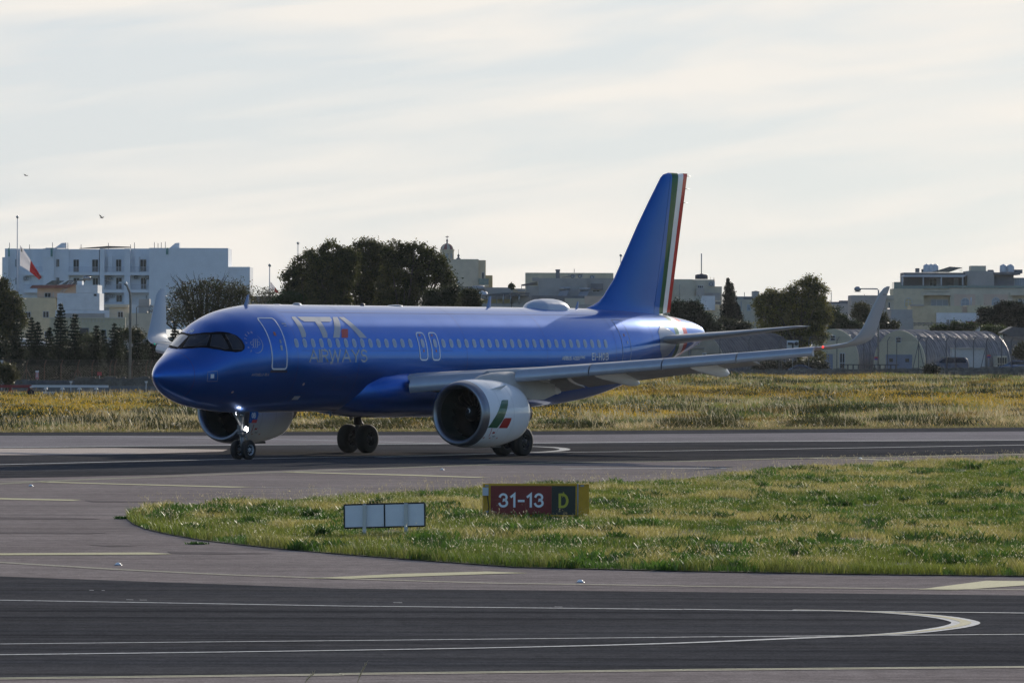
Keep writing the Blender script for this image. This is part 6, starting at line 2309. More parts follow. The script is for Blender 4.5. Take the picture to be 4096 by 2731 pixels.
# ---- signs on the fences
def panel_sign(name, label, u0, u1, v0, v1, Y, cols, post=True, cat='sign'):
    a, c = at(u0, v0, Y), at(u1, v1, Y)
    t = empty(name, ((a.x + c.x) / 2, Y, 0), 0, label, cat)
    w = (c.x - a.x) / 2
    bm = bmesh.new()
    bx(bm, -w, w, 0, .03, c.z, a.z)
    obj('panel', bm, cols[0], t)
    for (x0, x1, z0, z1, m) in cols[1:]:
        bm = bmesh.new()
        bx(bm, -w + 2 * w * x0, -w + 2 * w * x1, -.012, -.001, c.z + (a.z - c.z) * z0, c.z + (a.z - c.z) * z1)
        obj('printed_field', bm, m, t)
    if post:
        bm = bmesh.new()
        tube(bm, [(0, .07, 0), (0, .07, a.z)], .035, 6)
        obj('post', bm, M_metal, t)
    return t
M_sred = mat('sign_red', (.42, .06, .06), .6)
M_spink = mat('sign_faded_red', (.42, .17, .16), .6)
M_swhite = mat('sign_white', (.55, .58, .62), .6)
M_sblue = mat('sign_blue', (.04, .06, .25), .6)
panel_sign('warning_sign', 'narrow faded red warning notice with white head on the left fence', *zq(Z5, 285, 312, 1330, 1400), 439.5, [M_spink, (.02, .98, .78, .99, M_swhite), (.2, .8, .52, .56, M_swhite), (.3, .7, .62, .70, M_swhite), (.2, .8, .36, .44, M_swhite), (0, 1, .22, .25, M_swhite)])
panel_sign('warning_sign', 'small dark red notice on the fence just left of the tall lamp post', *zq(Z5, 782, 818, 1342, 1370), 439.5, [M_sred, (.1, .9, .40, .5, M_spink)])
panel_sign('warning_sign', 'small red and blue notice on the fence beside the right lamp post', *zq(Z8, 664, 704, 1194, 1230), 605.4, [M_sred, (.05, .95, .05, .45, M_sblue)])
panel_sign('warning_sign', 'small red and blue notice on the fence post near the right-hand hut window', *zq(Z8, 1928, 1968, 1172, 1208), 605.4, [M_sred, (.05, .95, .05, .45, M_sblue)])
t = panel_sign('signal_board', 'square white board with dark round signal on a pole behind the left wing', *zq(Z7, 1510, 1630, 1056, 1160), 596, [M_swhite])
bm = bmesh.new()
zc_ = at(*Z7(1570, 1090), 596).z
lathe(bm, [(0, .01), (0, .22), (.25, .2), (.3, .01)], (.42, -.05, zc_), (0, -1, 0), 16)
lathe(bm, [(-.55, .01), (-.55, .14), (-.1, .12), (.2, .05)], (0, -.25, zc_), (1, 0, 0), 12)
bx(bm, -.08, .08, -.3, -.05, zc_ - .5, zc_ + .08)
obj('signal_head', bm, M_raild, t)

# ---- street lamps, flagpoles
def lamp_post(label, u, vtop, Y, arm, h_scale=1, r=.09, head='led', m=M_post):
    p = at(u, vtop, Y)
    t = empty('street_lamp', (p.x, Y, 0), 0, label, 'street lamp')
    bm = bmesh.new()
    if head == 'gooseneck':
        tube(bm, [(0, 0, 0), (0, 0, p.z - 1.4), (-.05 * 1, 0, p.z - .8), (arm * .5, 0, p.z - .18), (arm * .9, 0, p.z)], [r, r * .8, r * .75, r * .6, r * .5], 8)
    elif head == 'elbow':
        tube(bm, [(0, 0, 0), (0, 0, p.z - .12), (arm * .06, 0, p.z), (arm * .9, 0, p.z + .02)], [r, r * .7, r * .6, r * .5], 8)
    else:
        tube(bm, [(0, 0, 0), (0, 0, p.z - 1.8), (arm * .15, 0, p.z - 1.0), (arm * .5, 0, p.z - .35), (arm * .95, 0, p.z)], [r, r * .75, r * .7, r * .6, r * .5], 8)
    obj('pole', bm, m, t)
    bm = bmesh.new()
    if head == 'elbow':
        sphere(bm, (arm, 0, p.z - .02), .42, 14, 8, sz=.75)
        bx(bm, arm - .36, arm + .36, -.3, .3, p.z - .36, p.z - .30)
    else:
        prism(bm, [Vector((arm - .45, 0, p.z + .0)), Vector((arm - .35, 0, p.z + .16)), Vector((arm + .25, 0, p.z + .14)), Vector((arm + .35, 0, p.z - .02))], (0, -.15, 0), (0, .15, 0))
    obj('lamp_head', bm, M_metal if head == 'elbow' else M_tank, t)
    return t
lamp_post('tall tapered concrete street lamp left of the airliner nose', Z5(1049, 0)[0], Z5(0, 632)[1], 452, -.6, head='gooseneck', r=.13)
lamp_post('slim street lamp with a level arm behind the right winglet', Z5(1098, 0)[0], Z5(0, 815)[1], 640, 3.2, head='elbow', r=.08)
lamp_post('curved street lamp beside the small round tree behind the fuselage', Z6(1877, 0)[0], Z6(0, 520)[1], 560, -1.1, head='led', r=.11)
lamp_post('tall street lamp with level arm and domed head beside the left winglet', Z8(712, 0)[0], Z8(0, 436)[1], 625, -2.45, head='elbow', r=.13, m=M_metal)
def flag_pole(label, u, vtop, Y, flag=None, r=.07, vbot=None):
    p = at(u, vtop, Y)
    t = empty('flagpole', (p.x, Y, 0), 0, label, 'flagpole')
    bm = bmesh.new()
    tube(bm, [(0, 0, 0), (0, 0, p.z)], [r * 1.3, r * .7], 8)
    obj('pole', bm, M_rail, t)
    bm = bmesh.new()
    sphere(bm, (0, 0, p.z + .05), .17 * r / .07, 10, 6)
    obj('ball', bm, M_metal, t)
    return t
def flagmat(name, col):
    m = mat(name, col, .9)
    t = m.node_tree
    tr = N(t, 'ShaderNodeBsdfTranslucent')
    tr.inputs['Color'].default_value = (*col, 1)
    ms = N(t, 'ShaderNodeMixShader')
    ms.inputs['Fac'].default_value = .5
    t.links.new(t.nodes['Principled BSDF'].outputs[0], ms.inputs[1])
    t.links.new(tr.outputs[0], ms.inputs[2])
    t.links.new(ms.outputs[0], t.nodes['Material Output'].inputs['Surface'])
    return m
def flag(label, u, v, Y, W_, H_, droop, parent_x=0):
    """white and red flag hanging in folds from its hoist"""
    p = at(u, v, Y)
    nx, ny = 26, 12
    bm = bmesh.new()
    g = []
    for i_ in range(nx + 1):
        s = i_ / nx
        row = []
        for j_ in range(ny + 1):
            tt = j_ / ny
            x = W_ * (s * .90) * (1 - .10 * tt)
            z = -H_ * tt * (1 - .90 * s) - droop * s ** 1.1
            y = .16 * math.sin(s * 9 + tt * 2.5) * s + .05 * math.sin(tt * 8)
            row.append(bm.verts.new((x, y, z)))
        g.append(row)
    for i_ in range(nx):
        for j_ in range(ny):
            f = bm.faces.new((g[i_][j_], g[i_ + 1][j_], g[i_ + 1][j_ + 1], g[i_][j_ + 1]))
            f.material_index = 1 if i_ >= nx // 2 else (2 if (i_ in (1, 2) and j_ in (1, 2)) else 0)
            f.smooth = True
    o = obj('flag', bm, [flagmat('flag_white', (.50, .50, .54)), flagmat('flag_red', (.17, .015, .02)), flagmat('flag_cross_grey', (.12, .13, .14))])
    o.location = (p.x, Y, p.z)
    return tag(o, label, 'flag')
flag_pole('tall white flagpole at the far left edge with a ball finial', Z5(140, 0)[0], Z5(0, 100)[1], 640)
flag('large white and red flag with a small cross drooping at the far left', *Z5(160, 322), 640, 2.9, 2.5, 3.9)
flag_pole('distant flagpole rising between the bare tree and the big dark trees', Z6(88, 0)[0], Z6(0, 368)[1], 800, r=.10)
flag('small white and red flag hanging limp left of the big dark trees', *Z6(94, 512), 800, 1.5, 1.2, 1.7)
flag_pole('plain thin pole without a flag rising behind the left end of the big dark trees', Z6(344, 0)[0], Z6(0, 168)[1], 820, r=.09)
flag_pole('thin mast just in front of the fin leading edge above the roofs', 2300 + 338 * .5422, 650 + 688 * .5422, 900, r=.10)

# ---- red and white beam on trestles, cabinets
p0, p1, p2 = at(*Z5(-260, 1455), 402), at(*Z5(253, 1455), 402), at(*Z5(870, 1457), 402)
t = empty('barrier_beam', (p0.x, 402, 0), 0, 'long beam painted red then white on red trestles at the far left', 'barrier')
bm = bmesh.new()
bx(bm, 0, p1.x - p0.x, 0, .2, p0.z - .11, p0.z + .10)
obj('red_beam', bm, mat('beam_red', (.22, .025, .025), .6), t)
bm = bmesh.new()
bx(bm, p1.x - p0.x + .01, p2.x - p0.x, 0, .2, p0.z - .08, p0.z + .10)
obj('white_beam', bm, M_tank, t)
for x in (-160, 85, 235):
    xx = at(*Z5(x, 1455), 402).x - p0.x
    bm = bmesh.new()
    for s in (-1, 1):
        tube(bm, [(xx, .1, p0.z - .1), (xx + s * .40, .1, 0)], .05, 6)
    tube(bm, [(xx, .1, p0.z - .1), (xx, .5, 0)], .05, 6)
    obj('trestle', bm, bpy.data.materials['beam_red'], t)
for x in (367, 500, 637, 772):
    xx = at(*Z5(x, 1455), 402).x - p0.x
    bm = bmesh.new()
    prism(bm, [Vector((xx - .17, 0, p0.z - .23)), Vector((xx + .17, 0, p0.z - .23)), Vector((xx + .08, 0, p0.z - .081)), Vector((xx - .08, 0, p0.z - .081))], (0, .02, 0), (0, .18, 0))
    bx(bm, xx - .03, xx + .03, .08, .14, 0, p0.z - .23)
    obj('beam_foot', bm, M_tank, t)
for k, (x0, x1, lb) in enumerate(((350, 367, 'narrow white equipment cabinet, left of the three behind the flowers'), (377, 404, 'middle white equipment cabinet behind the flowers'), (409, 434, 'right-hand white equipment cabinet behind the flowers'))):
    a, c = at(*Z5(x0, 1506), 396), at(*Z5(x1, 1540), 396)
    bm = bmesh.new()
    bx(bm, a.x, c.x, 396, 396.4, 0, a.z)
    bx(bm, a.x - .03, c.x + .03, 395.97, 396.43, a.z + .001, a.z + .05)
    tag(obj('equipment_cabinet', bm, M_tank), lb, 'cabinet', 'white equipment cabinets')
for x, lb in ((570, 'small pale lamp box on the concrete wall above the white beam'), (1175, 'small pale lamp box on the concrete wall near the airliner nose'), (15, 'pale lamp box on a post at the far left edge')):
    y = 1430 if x > 100 else 1262
    Y = 413 if x > 100 else 430
    p = at(*Z5(x, y), Y)
    bm = bmesh.new()
    tube(bm, [(p.x, Y, 0), (p.x, Y, p.z)], .03, 6)
    bx(bm, p.x - .09, p.x + .09, Y - .08, Y + .08, p.z + .001, p.z + .10)
    bx(bm, p.x - .12, p.x + .12, Y - .11, Y + .11, p.z + .101, p.z + .14)
    tag(obj('lamp_box', bm, M_tank), lb, 'lamp')

# ---- the red runway sign and the blank board on the island
g0 = gnd(*(2143, 2076))
SY = g0.y
mpp = SY / F_PX
t = empty('runway_sign', (g0.x, SY, 0), R(3), 'yellow-framed red runway sign reading 31-13 with a black and yellow D panel', 'sign')
def sx(zx):                             # sign-zoom pixel column -> local metres
    return (at(1300 + zx * .48469, 2000, SY).x - g0.x)
def sz(zy):
    return at(2143, 1860 + zy * .48469, SY).z
M_sy = mat('sign_frame_yellow', (.62, .34, .008), .5, noise=(5, .12))
M_sr = mat('sign_face_red', (.20, .008, .010), .35, noise=(3, .08))
M_sk = mat('sign_face_black', (.012, .018, .016), .35)
zb0, zt0 = sz(420), sz(153)
bm = bmesh.new()
bx(bm, sx(1302), sx(2180), .02, .26, zb0, zt0)
obj('housing', bm, M_sy, t)
bm = bmesh.new()
fr = .012
for (a, c, d_, e_) in ((1358, 2085, sz(170), zt0 + .004), (1358, 2085, zb0 - .004, sz(408)), (1352, 1366, zb0 - .004, zt0 + .004), (2068, 2088, zb0 - .004, zt0 + .004)):
    pass
bx(bm, sx(1352), sx(2088), -.012, .018, sz(169), zt0 + .006)
bx(bm, sx(1352), sx(2088), -.012, .018, zb0 - .006, sz(409))
bx(bm, sx(1352), sx(1366), -.012, .018, sz(409) + .001, sz(169) - .001)
bx(bm, sx(2068), sx(2088), -.012, .018, sz(409) + .001, sz(169) - .001)
bx(bm, sx(1302), sx(1312), -.004, .018, zb0, zt0)
bx(bm, sx(2170), sx(2180), -.004, .018, zb0, zt0)
obj('frame', bm, M_sy, t)
bm = bmesh.new()
bx(bm, sx(1366), sx(1870), .004, .014, sz(409), sz(169))
obj('red_face', bm, M_sr, t)
bm = bmesh.new()
bx(bm, sx(1870) + .002, sx(2068), .004, .014, sz(409), sz(169))
obj('black_face', bm, M_sk, t)
def sign_text(txt, x0, x1, zlo, zhi, th, gap, m, nm):
    H = zhi - zlo
    tot = sum(GL[c][0] for c in txt)
    wf = ((x1 - x0) / H - gap * (len(txt) - 1) - th) / tot
    bm = strokes(txt, x0 + th * H / 2, zlo, H, wf, th, gap)
    for v in bm.verts:
        v.co = Vector((v.co.x, .001 - v.co.z, v.co.y))
    obj(nm, bm, m, t)
sign_text('31-13', sx(1433), sx(1805), sz(348), sz(230), .155, .30, M_decalw, 'lettering')
sign_text('D', sx(1928), sx(2010), sz(352), sz(232), .17, .2, mat('sign_letter_yellow', (.50, .44, .03), .5), 'lettering')
bm = bmesh.new()
bx(bm, sx(1299), sx(1347), -.09, -.006, sz(250), sz(183))
obj('junction_box', bm, M_tank, t)
bm = bmesh.new()
tube(bm, [(sx(1338), -.03, sz(250)), (sx(1345), -.02, sz(300)), (sx(1352), -.03, sz(345)), (sx(1347), -.03, sz(385)), (sx(1340), -.03, .05)], .012, 6)
obj('cable', bm, M_black, t)
bm = bmesh.new()
tube(bm, [(sx(2086), -.03, 0), (sx(2086), -.03, zt0)], .02, 6)
obj('side_rod', bm, M_metal, t)
for x in (1334, 2123):
    bm = bmesh.new()
    bx(bm, sx(x) - .045, sx(x) + .045, -.012, .019, sz(175), sz(162))
    obj('latch', bm, M_metal, t)
bm = bmesh.new()
bx(bm, sx(1328), sx(1352), -.03, -.005, sz(395), sz(375))
obj('latch', bm, M_metal, t)
for x in (1420, 1640, 1870, 2050):
    bm = bmesh.new()
    bx(bm, sx(x) - .03, sx(x) + .03, .08, .16, 0, zb0)
    obj('leg', bm, M_metal, t)

g1 = gnd(1537, 2148)
t = empty('blank_board', (g1.x, g1.y, 0), 0, 'pale blank board with black frame on two grey posts left of the red sign', 'sign')
def bp(zx, zy):
    p = at(1300 + zx * .48469, 1860 + zy * .48469, g1.y)
    return p.x - g1.x, p.z
M_board = mat('board_grey_white', (.80, .80, .82), .6, noise=(4, .05))
(ax, az), (bx_, bz), (cx_, cz_), (dx_, dz_) = bp(158, 326), bp(822, 309), bp(825, 501), bp(160, 518)
bm = bmesh.new()
prism(bm, [Vector((ax, 0, az)), Vector((bx_, 0, bz)), Vector((cx_, 0, cz_)), Vector((dx_, 0, dz_))], (0, 0, 0), (0, .03, 0))
obj('panel', bm, M_board, t)
bm = bmesh.new()
for p, r_ in (((ax, az), (bx_, bz)), ((bx_, bz), (cx_, cz_)), ((cx_, cz_), (dx_, dz_)), ((dx_, dz_), (ax, az)), (((ax + bx_) / 2, (az + bz) / 2), ((cx_ + dx_) / 2, (cz_ + dz_) / 2))):
    tube(bm, [(p[0], -.002, p[1]), (r_[0], -.002, r_[1])], .018, 4, smooth=False)
obj('frame', bm, M_black, t)
for x, y0 in ((326, 321), (668, 312)):
    px_, pz_ = bp(x, y0)
    bm = bmesh.new()
    bx(bm, px_ - .042, px_ + .042, -.075, -.021, 0, pz_)
    obj('post', bm, mat('board_post', (.62, .60, .55), .8, noise=(6, .1)), t)

# ---- raised lights on the pavement, weeds in the joints
for n_, (u, v) in enumerate(((123, 1944), (472, 2260), (2321, 2329), (1768, 1879), (3441, 1835))):
    p = gnd(u, v)
    t = empty('pavement_light', (p.x, p.y, .004), 0, ['white domed pavement light near the left edge beside the runway edge stripes', 'white domed pavement light on the left shoulder below the island tip', 'white domed pavement light on the near shoulder below the red sign', 'white domed pavement light on the shoulder above the red sign', 'white domed pavement light at the far rim of the grass on the right'][n_], 'pavement light', 'raised pavement lights')
    bm = bmesh.new()
    lathe(bm, [(0, .085), (.010, .08), (.016, .04), (.016, .01)], (0, 0, 0), (0, 0, 1), 16)
    obj('base', bm, M_metal, t)
    bm = bmesh.new()
    lathe(bm, [(.012, .060), (.035, .054), (.050, .030), (.055, .01)], (0, 0, 0), (0, 0, 1), 16)
    obj('dome', bm, M_decalw, t)
for (u, v, w_, h_, lb) in ((484, 2075, .35, .09, 'small green weed in the paving just left of the island tip'), (790, 2176, .40, .07, 'flat dark weed on the asphalt below the island'), (3300, 1860, .4, .1, None)):
    if not lb:
        continue
    p = gnd(u, v)
    n = 120
    X, Y = p.x + rng.normal(0, w_ * .22, n), p.y + rng.normal(0, w_ * .22, n)
    co, idx, cc = blades(X, Y, np.full(n, .003), rng.uniform(.3, 1, n) * h_, np.full(n, .05), .9, lerp((.03, .08, .015), (.07, .15, .03), rng.random(n)))
    tag(nobj('weed', co, 3, idx, M_grass, col=cc), lb, 'weed')
# foreground stalks rising into the bottom of the frame
for (u, v, h_, lb) in ((1415, 2731, .62, 'single tall dry grass stalk at the bottom edge left of centre'), (1205, 2731, .30, 'short dry grass stalk at the bottom edge further left')):
    Y = 62.0
    p = at(u, v, Y)
    bm = bmesh.new()
    tube(bm, [(0, 0, 0), (.01, 0, p.z * .5), (.04, 0, p.z), (.09, 0, p.z + h_ * .24), (.15, 0, p.z + h_ * .36)], [.006, .005, .004, .005, .002], 5)
    for k in range(9):
        s = k / 8
        a = Vector((.05 + .09 * s, 0, p.z + h_ * (.05 + .30 * s)))
        tube(bm, [a, a + Vector((.012, 0, .05)) + Vector((.012 * (-1) ** k, .01, 0))], [.005, .001], 4)
    o = obj('grass_stalk', bm, mat('dry_stalk', (.40, .33, .18), .7))
    o.location = (p.x, Y, 0)
    tag(o, lb, 'grass stalk')
# ---------------------------------------------------------------- trees, cars, person, birds
M_leaf = leafmat('tree_leaves', .5, .45, .22)
M_bark = mat('bark', (.075, .06, .045), .95, noise=(3, .3), bump=(6, .6, .05))
def leaf_mesh(name, P, size, col, parent, squash=1.0):
    n = len(P)
    a = rng.normal(0, 1, (n, 3))
    a /= np.linalg.norm(a, axis=1, keepdims=True)
    b = rng.normal(0, 1, (n, 3))
    b -= a * (a * b).sum(1, keepdims=True)
    b /= np.linalg.norm(b, axis=1, keepdims=True)
    s = (size * rng.uniform(.6, 1.4, n))[:, None]
    co = np.stack([P - a * s, P + b * s * .5, P + a * s, P - b * s * .5], 1).reshape(-1, 3)
    idx = np.arange(4 * n).reshape(-1, 4)
    return nobj(name, co, 4, idx, M_leaf, parent, col=np.repeat(col, 4, 0))
def tree(name, label, Y, lobes, pal, n=9000, size=.16, trunk=None, group=None, cat='tree', clump=.55, per=40, gaps=.25, limbs=6, flat=.85):
    """lobes: (u, v, ru, rv) ellipses of the crown in pixels at distance Y; foliage gathers in clumps on them"""
    k = Y / F_PX
    c0 = lobes[0]
    ub = trunk[0] if trunk else c0[0]
    base = at(ub, 1354, Y)
    t = empty(name, (base.x, Y, 0), 0, label, cat, group)
    area = np.array([l[2] * l[3] for l in lobes], float)
    area /= area.sum()
    P, Cc = [], []
    cents = []
    for l, w in zip(lobes, area):
        c = at(l[0], l[1], Y)
        rx, rz = l[2] * k, l[3] * k
        ry = (rx + rz) / 2 * flat
        m_ = max(3, int(n * w / per))
        d = rng.normal(0, 1, (m_, 3))
        d /= np.linalg.norm(d, axis=1, keepdims=True)
        r = rng.uniform(.35, 1.0, m_) ** .45
        cc_ = d * r[:, None] * np.array([rx, ry, rz]) + np.array([c.x - base.x, rng.normal(0, .15) * rx, c.z])
        cc_ = cc_[rng.random(m_) > gaps * rng.random()]
        m_ = len(cc_)
        cs = clump * rng.uniform(.5, 1.3, m_)
        pts_ = np.repeat(cc_, per, 0) + rng.normal(0, 1, (m_ * per, 3)) * np.repeat(cs, per)[:, None] * np.array([.5, .5, .38])
        tone = (np.repeat(rng.random(m_), per) * .65 + rng.random(m_ * per) * .35) ** 1.5
        P.append(pts_)
        Cc.append(lerp(pal[0], pal[1], tone))
        cents.append((c.x - base.x, 0, c.z, rx, rz))
    P = np.concatenate(P)
    Cc = np.concatenate(Cc)
    ok = P[:, 2] > .05
    leaf_mesh('crown', P[ok], size, Cc[ok], t)
    bm = bmesh.new()
    tr = trunk[1] if trunk else .22
    fork = trunk[2] if trunk else min(c[2] - c[4] * .4 for c in cents)
    fork = max(fork, .6)
    tube(bm, [(0, 0, 0), (.05, 0, fork * .5), (0, 0, fork)], [tr, tr * .8, tr * .7], 8)
    for j, (x, y, z, rx, rz) in enumerate(cents[:limbs * 2]):
        for q_ in range(2):
            ex, ez = x + rng.normal(0, .4) * rx, z + rng.uniform(-.3, .6) * rz
            ey = rng.normal(0, .4) * rx
            tube(bm, [(0, 0, fork * .92), (ex * .4, ey * .5, fork + (ez - fork) * .45), (ex, ey, ez)], [tr * .5, tr * .28, tr * .07], 5)
    obj('trunk', bm, M_bark, t)
    return t
DARK = ((.018, .026, .010), (.16, .16, .05))
MID = ((.020, .032, .010), (.065, .080, .030))
LITE = ((.045, .060, .015), (.17, .16, .05))
z6 = lambda *l: [(*Z6(a, b_), c * .442, d * .442) for a, b_, c, d in l]
z5 = lambda *l: [(*Z5(a, b_), c * .497, d * .497) for a, b_, c, d in l]
z7 = lambda *l: [(*Z7(a, b_), c * .389, d * .389) for a, b_, c, d in l]
z8 = lambda *l: [(*Z8(a, b_), c * .357, d * .357) for a, b_, c, d in l]
# the big dark group behind the fuselage: four trees
tree('broadleaf_tree', 'leftmost of the large dark trees behind the cockpit, lowest and roundest', 520, z6((300, 480, 90, 95), (400, 360, 110, 80), (440, 520, 150, 120), (330, 620, 110, 110), (460, 270, 50, 45), (480, 680, 160, 110)), DARK, 22000, .11, (Z6(440, 0)[0], .35, 3.5), 'large dark trees behind the fuselage')
tree('broadleaf_tree', 'second large dark tree, with a domed top above the airline lettering', 505, z6((640, 240, 105, 85), (640, 380, 150, 120), (560, 330, 90, 80), (720, 480, 150, 140), (600, 560, 180, 140), (800, 300, 80, 80), (640, 690, 200, 110), (530, 420, 90, 110), (760, 400, 90, 110), (760, 290, 80, 75)), DARK, 40000, .11, (Z6(660, 0)[0], .4, 3.5), 'large dark trees behind the fuselage')
tree('broadleaf_tree', 'tallest of the large dark trees behind the fuselage, third from the left', 515, z6((960, 220, 120, 90), (1040, 230, 70, 75), (960, 360, 150, 120), (900, 300, 90, 90), (1000, 500, 180, 150), (900, 620, 180, 130), (1060, 690, 190, 110), (1100, 330, 90, 100), (830, 400, 110, 130), (1110, 480, 120, 130), (1120, 270, 100, 90), (850, 270, 80, 80)), DARK, 44000, .11, (Z6(980, 0)[0], .4, 3.5), 'large dark trees behind the fuselage')
tree('broadleaf_tree', 'rightmost and widest of the large dark trees, drooping towards the cream block', 508, z6((1230, 240, 110, 95), (1400, 280, 150, 110), (1560, 320, 110, 100), (1300, 400, 190, 130), (1500, 440, 180, 110), (1640, 430, 80, 110), (1250, 560, 190, 140), (1420, 560, 120, 110), (1700, 520, 70, 100), (1240, 690, 200, 100)), DARK, 42000, .11, (Z6(1300, 0)[0], .45, 3.5), 'large dark trees behind the fuselage')
tree('broadleaf_tree', 'glossy low tree under the drooping end of the large dark trees', 500, z6((1560, 660, 100, 70), (1700, 650, 80, 70), (1620, 710, 160, 50), (1740, 600, 50, 50)), ((.018, .028, .01), (.07, .08, .035)), 12000, .10, (Z6(1620, 0)[0], .2, 1.5))
tree('broadleaf_tree', 'small round glossy tree beside the curved street lamp', 505, z6((1890, 640, 80, 55), (1860, 690, 110, 60), (1930, 690, 70, 50)), ((.018, .028, .01), (.07, .075, .03)), 9000, .10, (Z6(1880, 0)[0], .18, 1.5))
tree('shrub', 'dark green shrub at the foot of the leftmost large tree', 500, z6((270, 680, 100, 60), (190, 700, 70, 40)), ((.02, .04, .012), (.06, .10, .03)), 6000, .10, cat='shrub')
tree('bare_shrub', 'thin bare shrub between the nose tree and the large dark trees', 560, z6((40, 640, 80, 70), (130, 660, 60, 60), (10, 690, 90, 40)), ((.05, .05, .03), (.13, .12, .07)), 1700, .09, (Z6(70, 0)[0], .12, 2.5), cat='shrub', per=14, clump=.7, limbs=12)
tree('palm_top', 'tiny spiky palm crown on the grey roof behind the fuselage', 715, [(*ZM(965, 335), 8, 7)], ((.03, .05, .02), (.07, .09, .04)), 120, .25, (ZM(965, 0)[0], .08, 9.5), cat='palm', per=20, clump=.4)
# left
tree('broadleaf_tree', 'dark tree at the left edge before the white apartment block', 560, z5((20, 680, 70, 80), (60, 760, 110, 70), (90, 860, 110, 80), (130, 930, 90, 60), (40, 930, 120, 110), (20, 1060, 120, 90)), DARK, 26000, .12, (Z5(40, 0)[0], .35, 3))
tr_ = tree('open_tree', 'open twiggy tree with brown seed clusters behind the airliner nose', 520, z5((1480, 700, 110, 60), (1680, 670, 120, 60), (1900, 680, 100, 60), (1420, 800, 110, 80), (1600, 780, 150, 70), (1820, 760, 150, 70), (1950, 760, 70, 90), (1480, 900, 150, 70), (1700, 860, 160, 60), (1230, 850, 30, 14)), ((.035, .040, .018), (.17, .16, .06)), 21000, .09, (Z5(1650, 0)[0], .28, 2.5), per=16, clump=.85, gaps=.6, limbs=14, flat=.7)
bm = bmesh.new()
o0 = tr_.location
r2 = random.Random(5)
for (a, b_) in ((1475, 630), (1508, 630), (1493, 665), (1425, 712), (1412, 752), (1640, 612), (1706, 598), (1757, 606), (1876, 665), (1963, 660), (1700, 660), (1560, 690)):
    p = at(*Z5(a, b_), 520)
    for k in range(9):
        sphere(bm, (p.x - o0.x + r2.gauss(0, .1), r2.gauss(0, .1), p.z + r2.gauss(0, .08)), .07, 5, 4)
obj('seed_cluster', bm, mat('seed_brown', (.09, .045, .025), .9), tr_)
bm = bmesh.new()
for j in range(60):        # fine bare branching
    a, b_ = Z5(r2.uniform(1350, 2000), r2.uniform(560, 820))
    p = at(a, b_, 520)
    x, z = p.x - o0.x, p.z
    q0 = Vector((x * .45, r2.gauss(0, .5), 3.2 + (z - 3.2) * .45))
    tube(bm, [q0, Vector((x * .8, r2.gauss(0, .8), z - .6)), Vector((x, r2.gauss(0, 1), z)), Vector((x + r2.uniform(-.3, .3), 0, z + r2.uniform(.2, .6)))], [.06, .035, .02, .006], 4)
obj('branches', bm, M_bark, tr_)

def conifer(label, u, vtop, Y, wid, seed, group='young conifers along the left fence', pal=((.012, .020, .012), (.045, .056, .030)), dense=1.7, droop=1):
    """narrow spire with drooping whorls of needle sprays"""
    p = at(u, vtop, Y)
    H = p.z
    t = empty('conifer', (p.x, Y, 0), 0, label, 'conifer', group)
    g = np.random.default_rng(seed)
    P, Cc = [], []
    nl = int(H / .30)
    for k in range(nl):
        z = H - .15 - k * (H - .5) / nl
        rr = wid * (1 - z / H) ** .72 * g.uniform(.72, 1.12) + .06
        nb = int((5 + rr * 6) * dense)
        for j in range(nb):
            a = g.uniform(0, 2 * PI)
            r1 = rr * g.uniform(.55, 1.15)
            m_ = int(10 + r1 * 26)
            s = g.random(m_) ** .7
            x = np.cos(a) * r1 * s
            y = np.sin(a) * r1 * s
            zz = z - (.25 * r1 * s - .28 * r1 * s ** 3) * droop + (1 - droop) * r1 * s * .5 + g.normal(0, .05 if droop else .14, m_)
            P.append(np.stack([x + g.normal(0, .06, m_), y + g.normal(0, .06, m_), zz], 1))
            Cc.append(lerp(pal[0], pal[1], np.full(m_, g.random()) * .5 + g.random(m_) * .5))
    P = np.concatenate(P)
    Cc = np.concatenate(Cc)
    leaf_mesh('needles', P, .085, Cc, t)
    bm = bmesh.new()
    tube(bm, [(0, 0, 0), (0, 0, H * .97)], [.11, .02], 6)
    obj('trunk', bm, M_bark, t)
    return t
CF = [(50, 1085, 500, 1.5, 'conifer at the far left edge, low and broad'), (140, 915, 486, 1.8, 'conifer under the drooping flag, second from the left edge'), (255, 900, 500, 1.4, 'thin-topped conifer before the cream house'), (303, 940, 480, 1.5, 'conifer just right of the thin-topped one before the cream house'),
      (400, 980, 492, 1.4, 'short conifer below the pink penthouse'), (488, 790, 484, 1.7, 'tallest slender conifer below the roof stair'), (604, 873, 476, 1.8, 'broad dark conifer before the whitewashed stepped house'), (775, 965, 488, 1.6, 'conifer between the whitewashed house and the low cream house'),
      (830, 1000, 500, 1.5, 'short conifer before the garden wall, right of centre of the row'), (922, 950, 480, 1.6, 'double-topped conifer left of the tall street lamp'), (960, 990, 494, 1.5, 'conifer touching the left side of the tall street lamp'), (1113, 1003, 478, 1.5, 'conifer between the tall street lamp and the winglet'),
      (1180, 1080, 492, 1.4, 'low conifer under the winglet'), (690, 1120, 500, 1.3, 'lowest conifer in the middle of the row'), (1300, 985, 500, 1.2, 'conifer partly behind the winglet'), (1405, 930, 505, 1.3, 'dark conifer just left of the airliner nose')]
for k, (x, y, Y, w, lb) in enumerate(CF):
    conifer(lb, Z5(x, 0)[0], Z5(0, y)[1], Y, w, 100 + k)
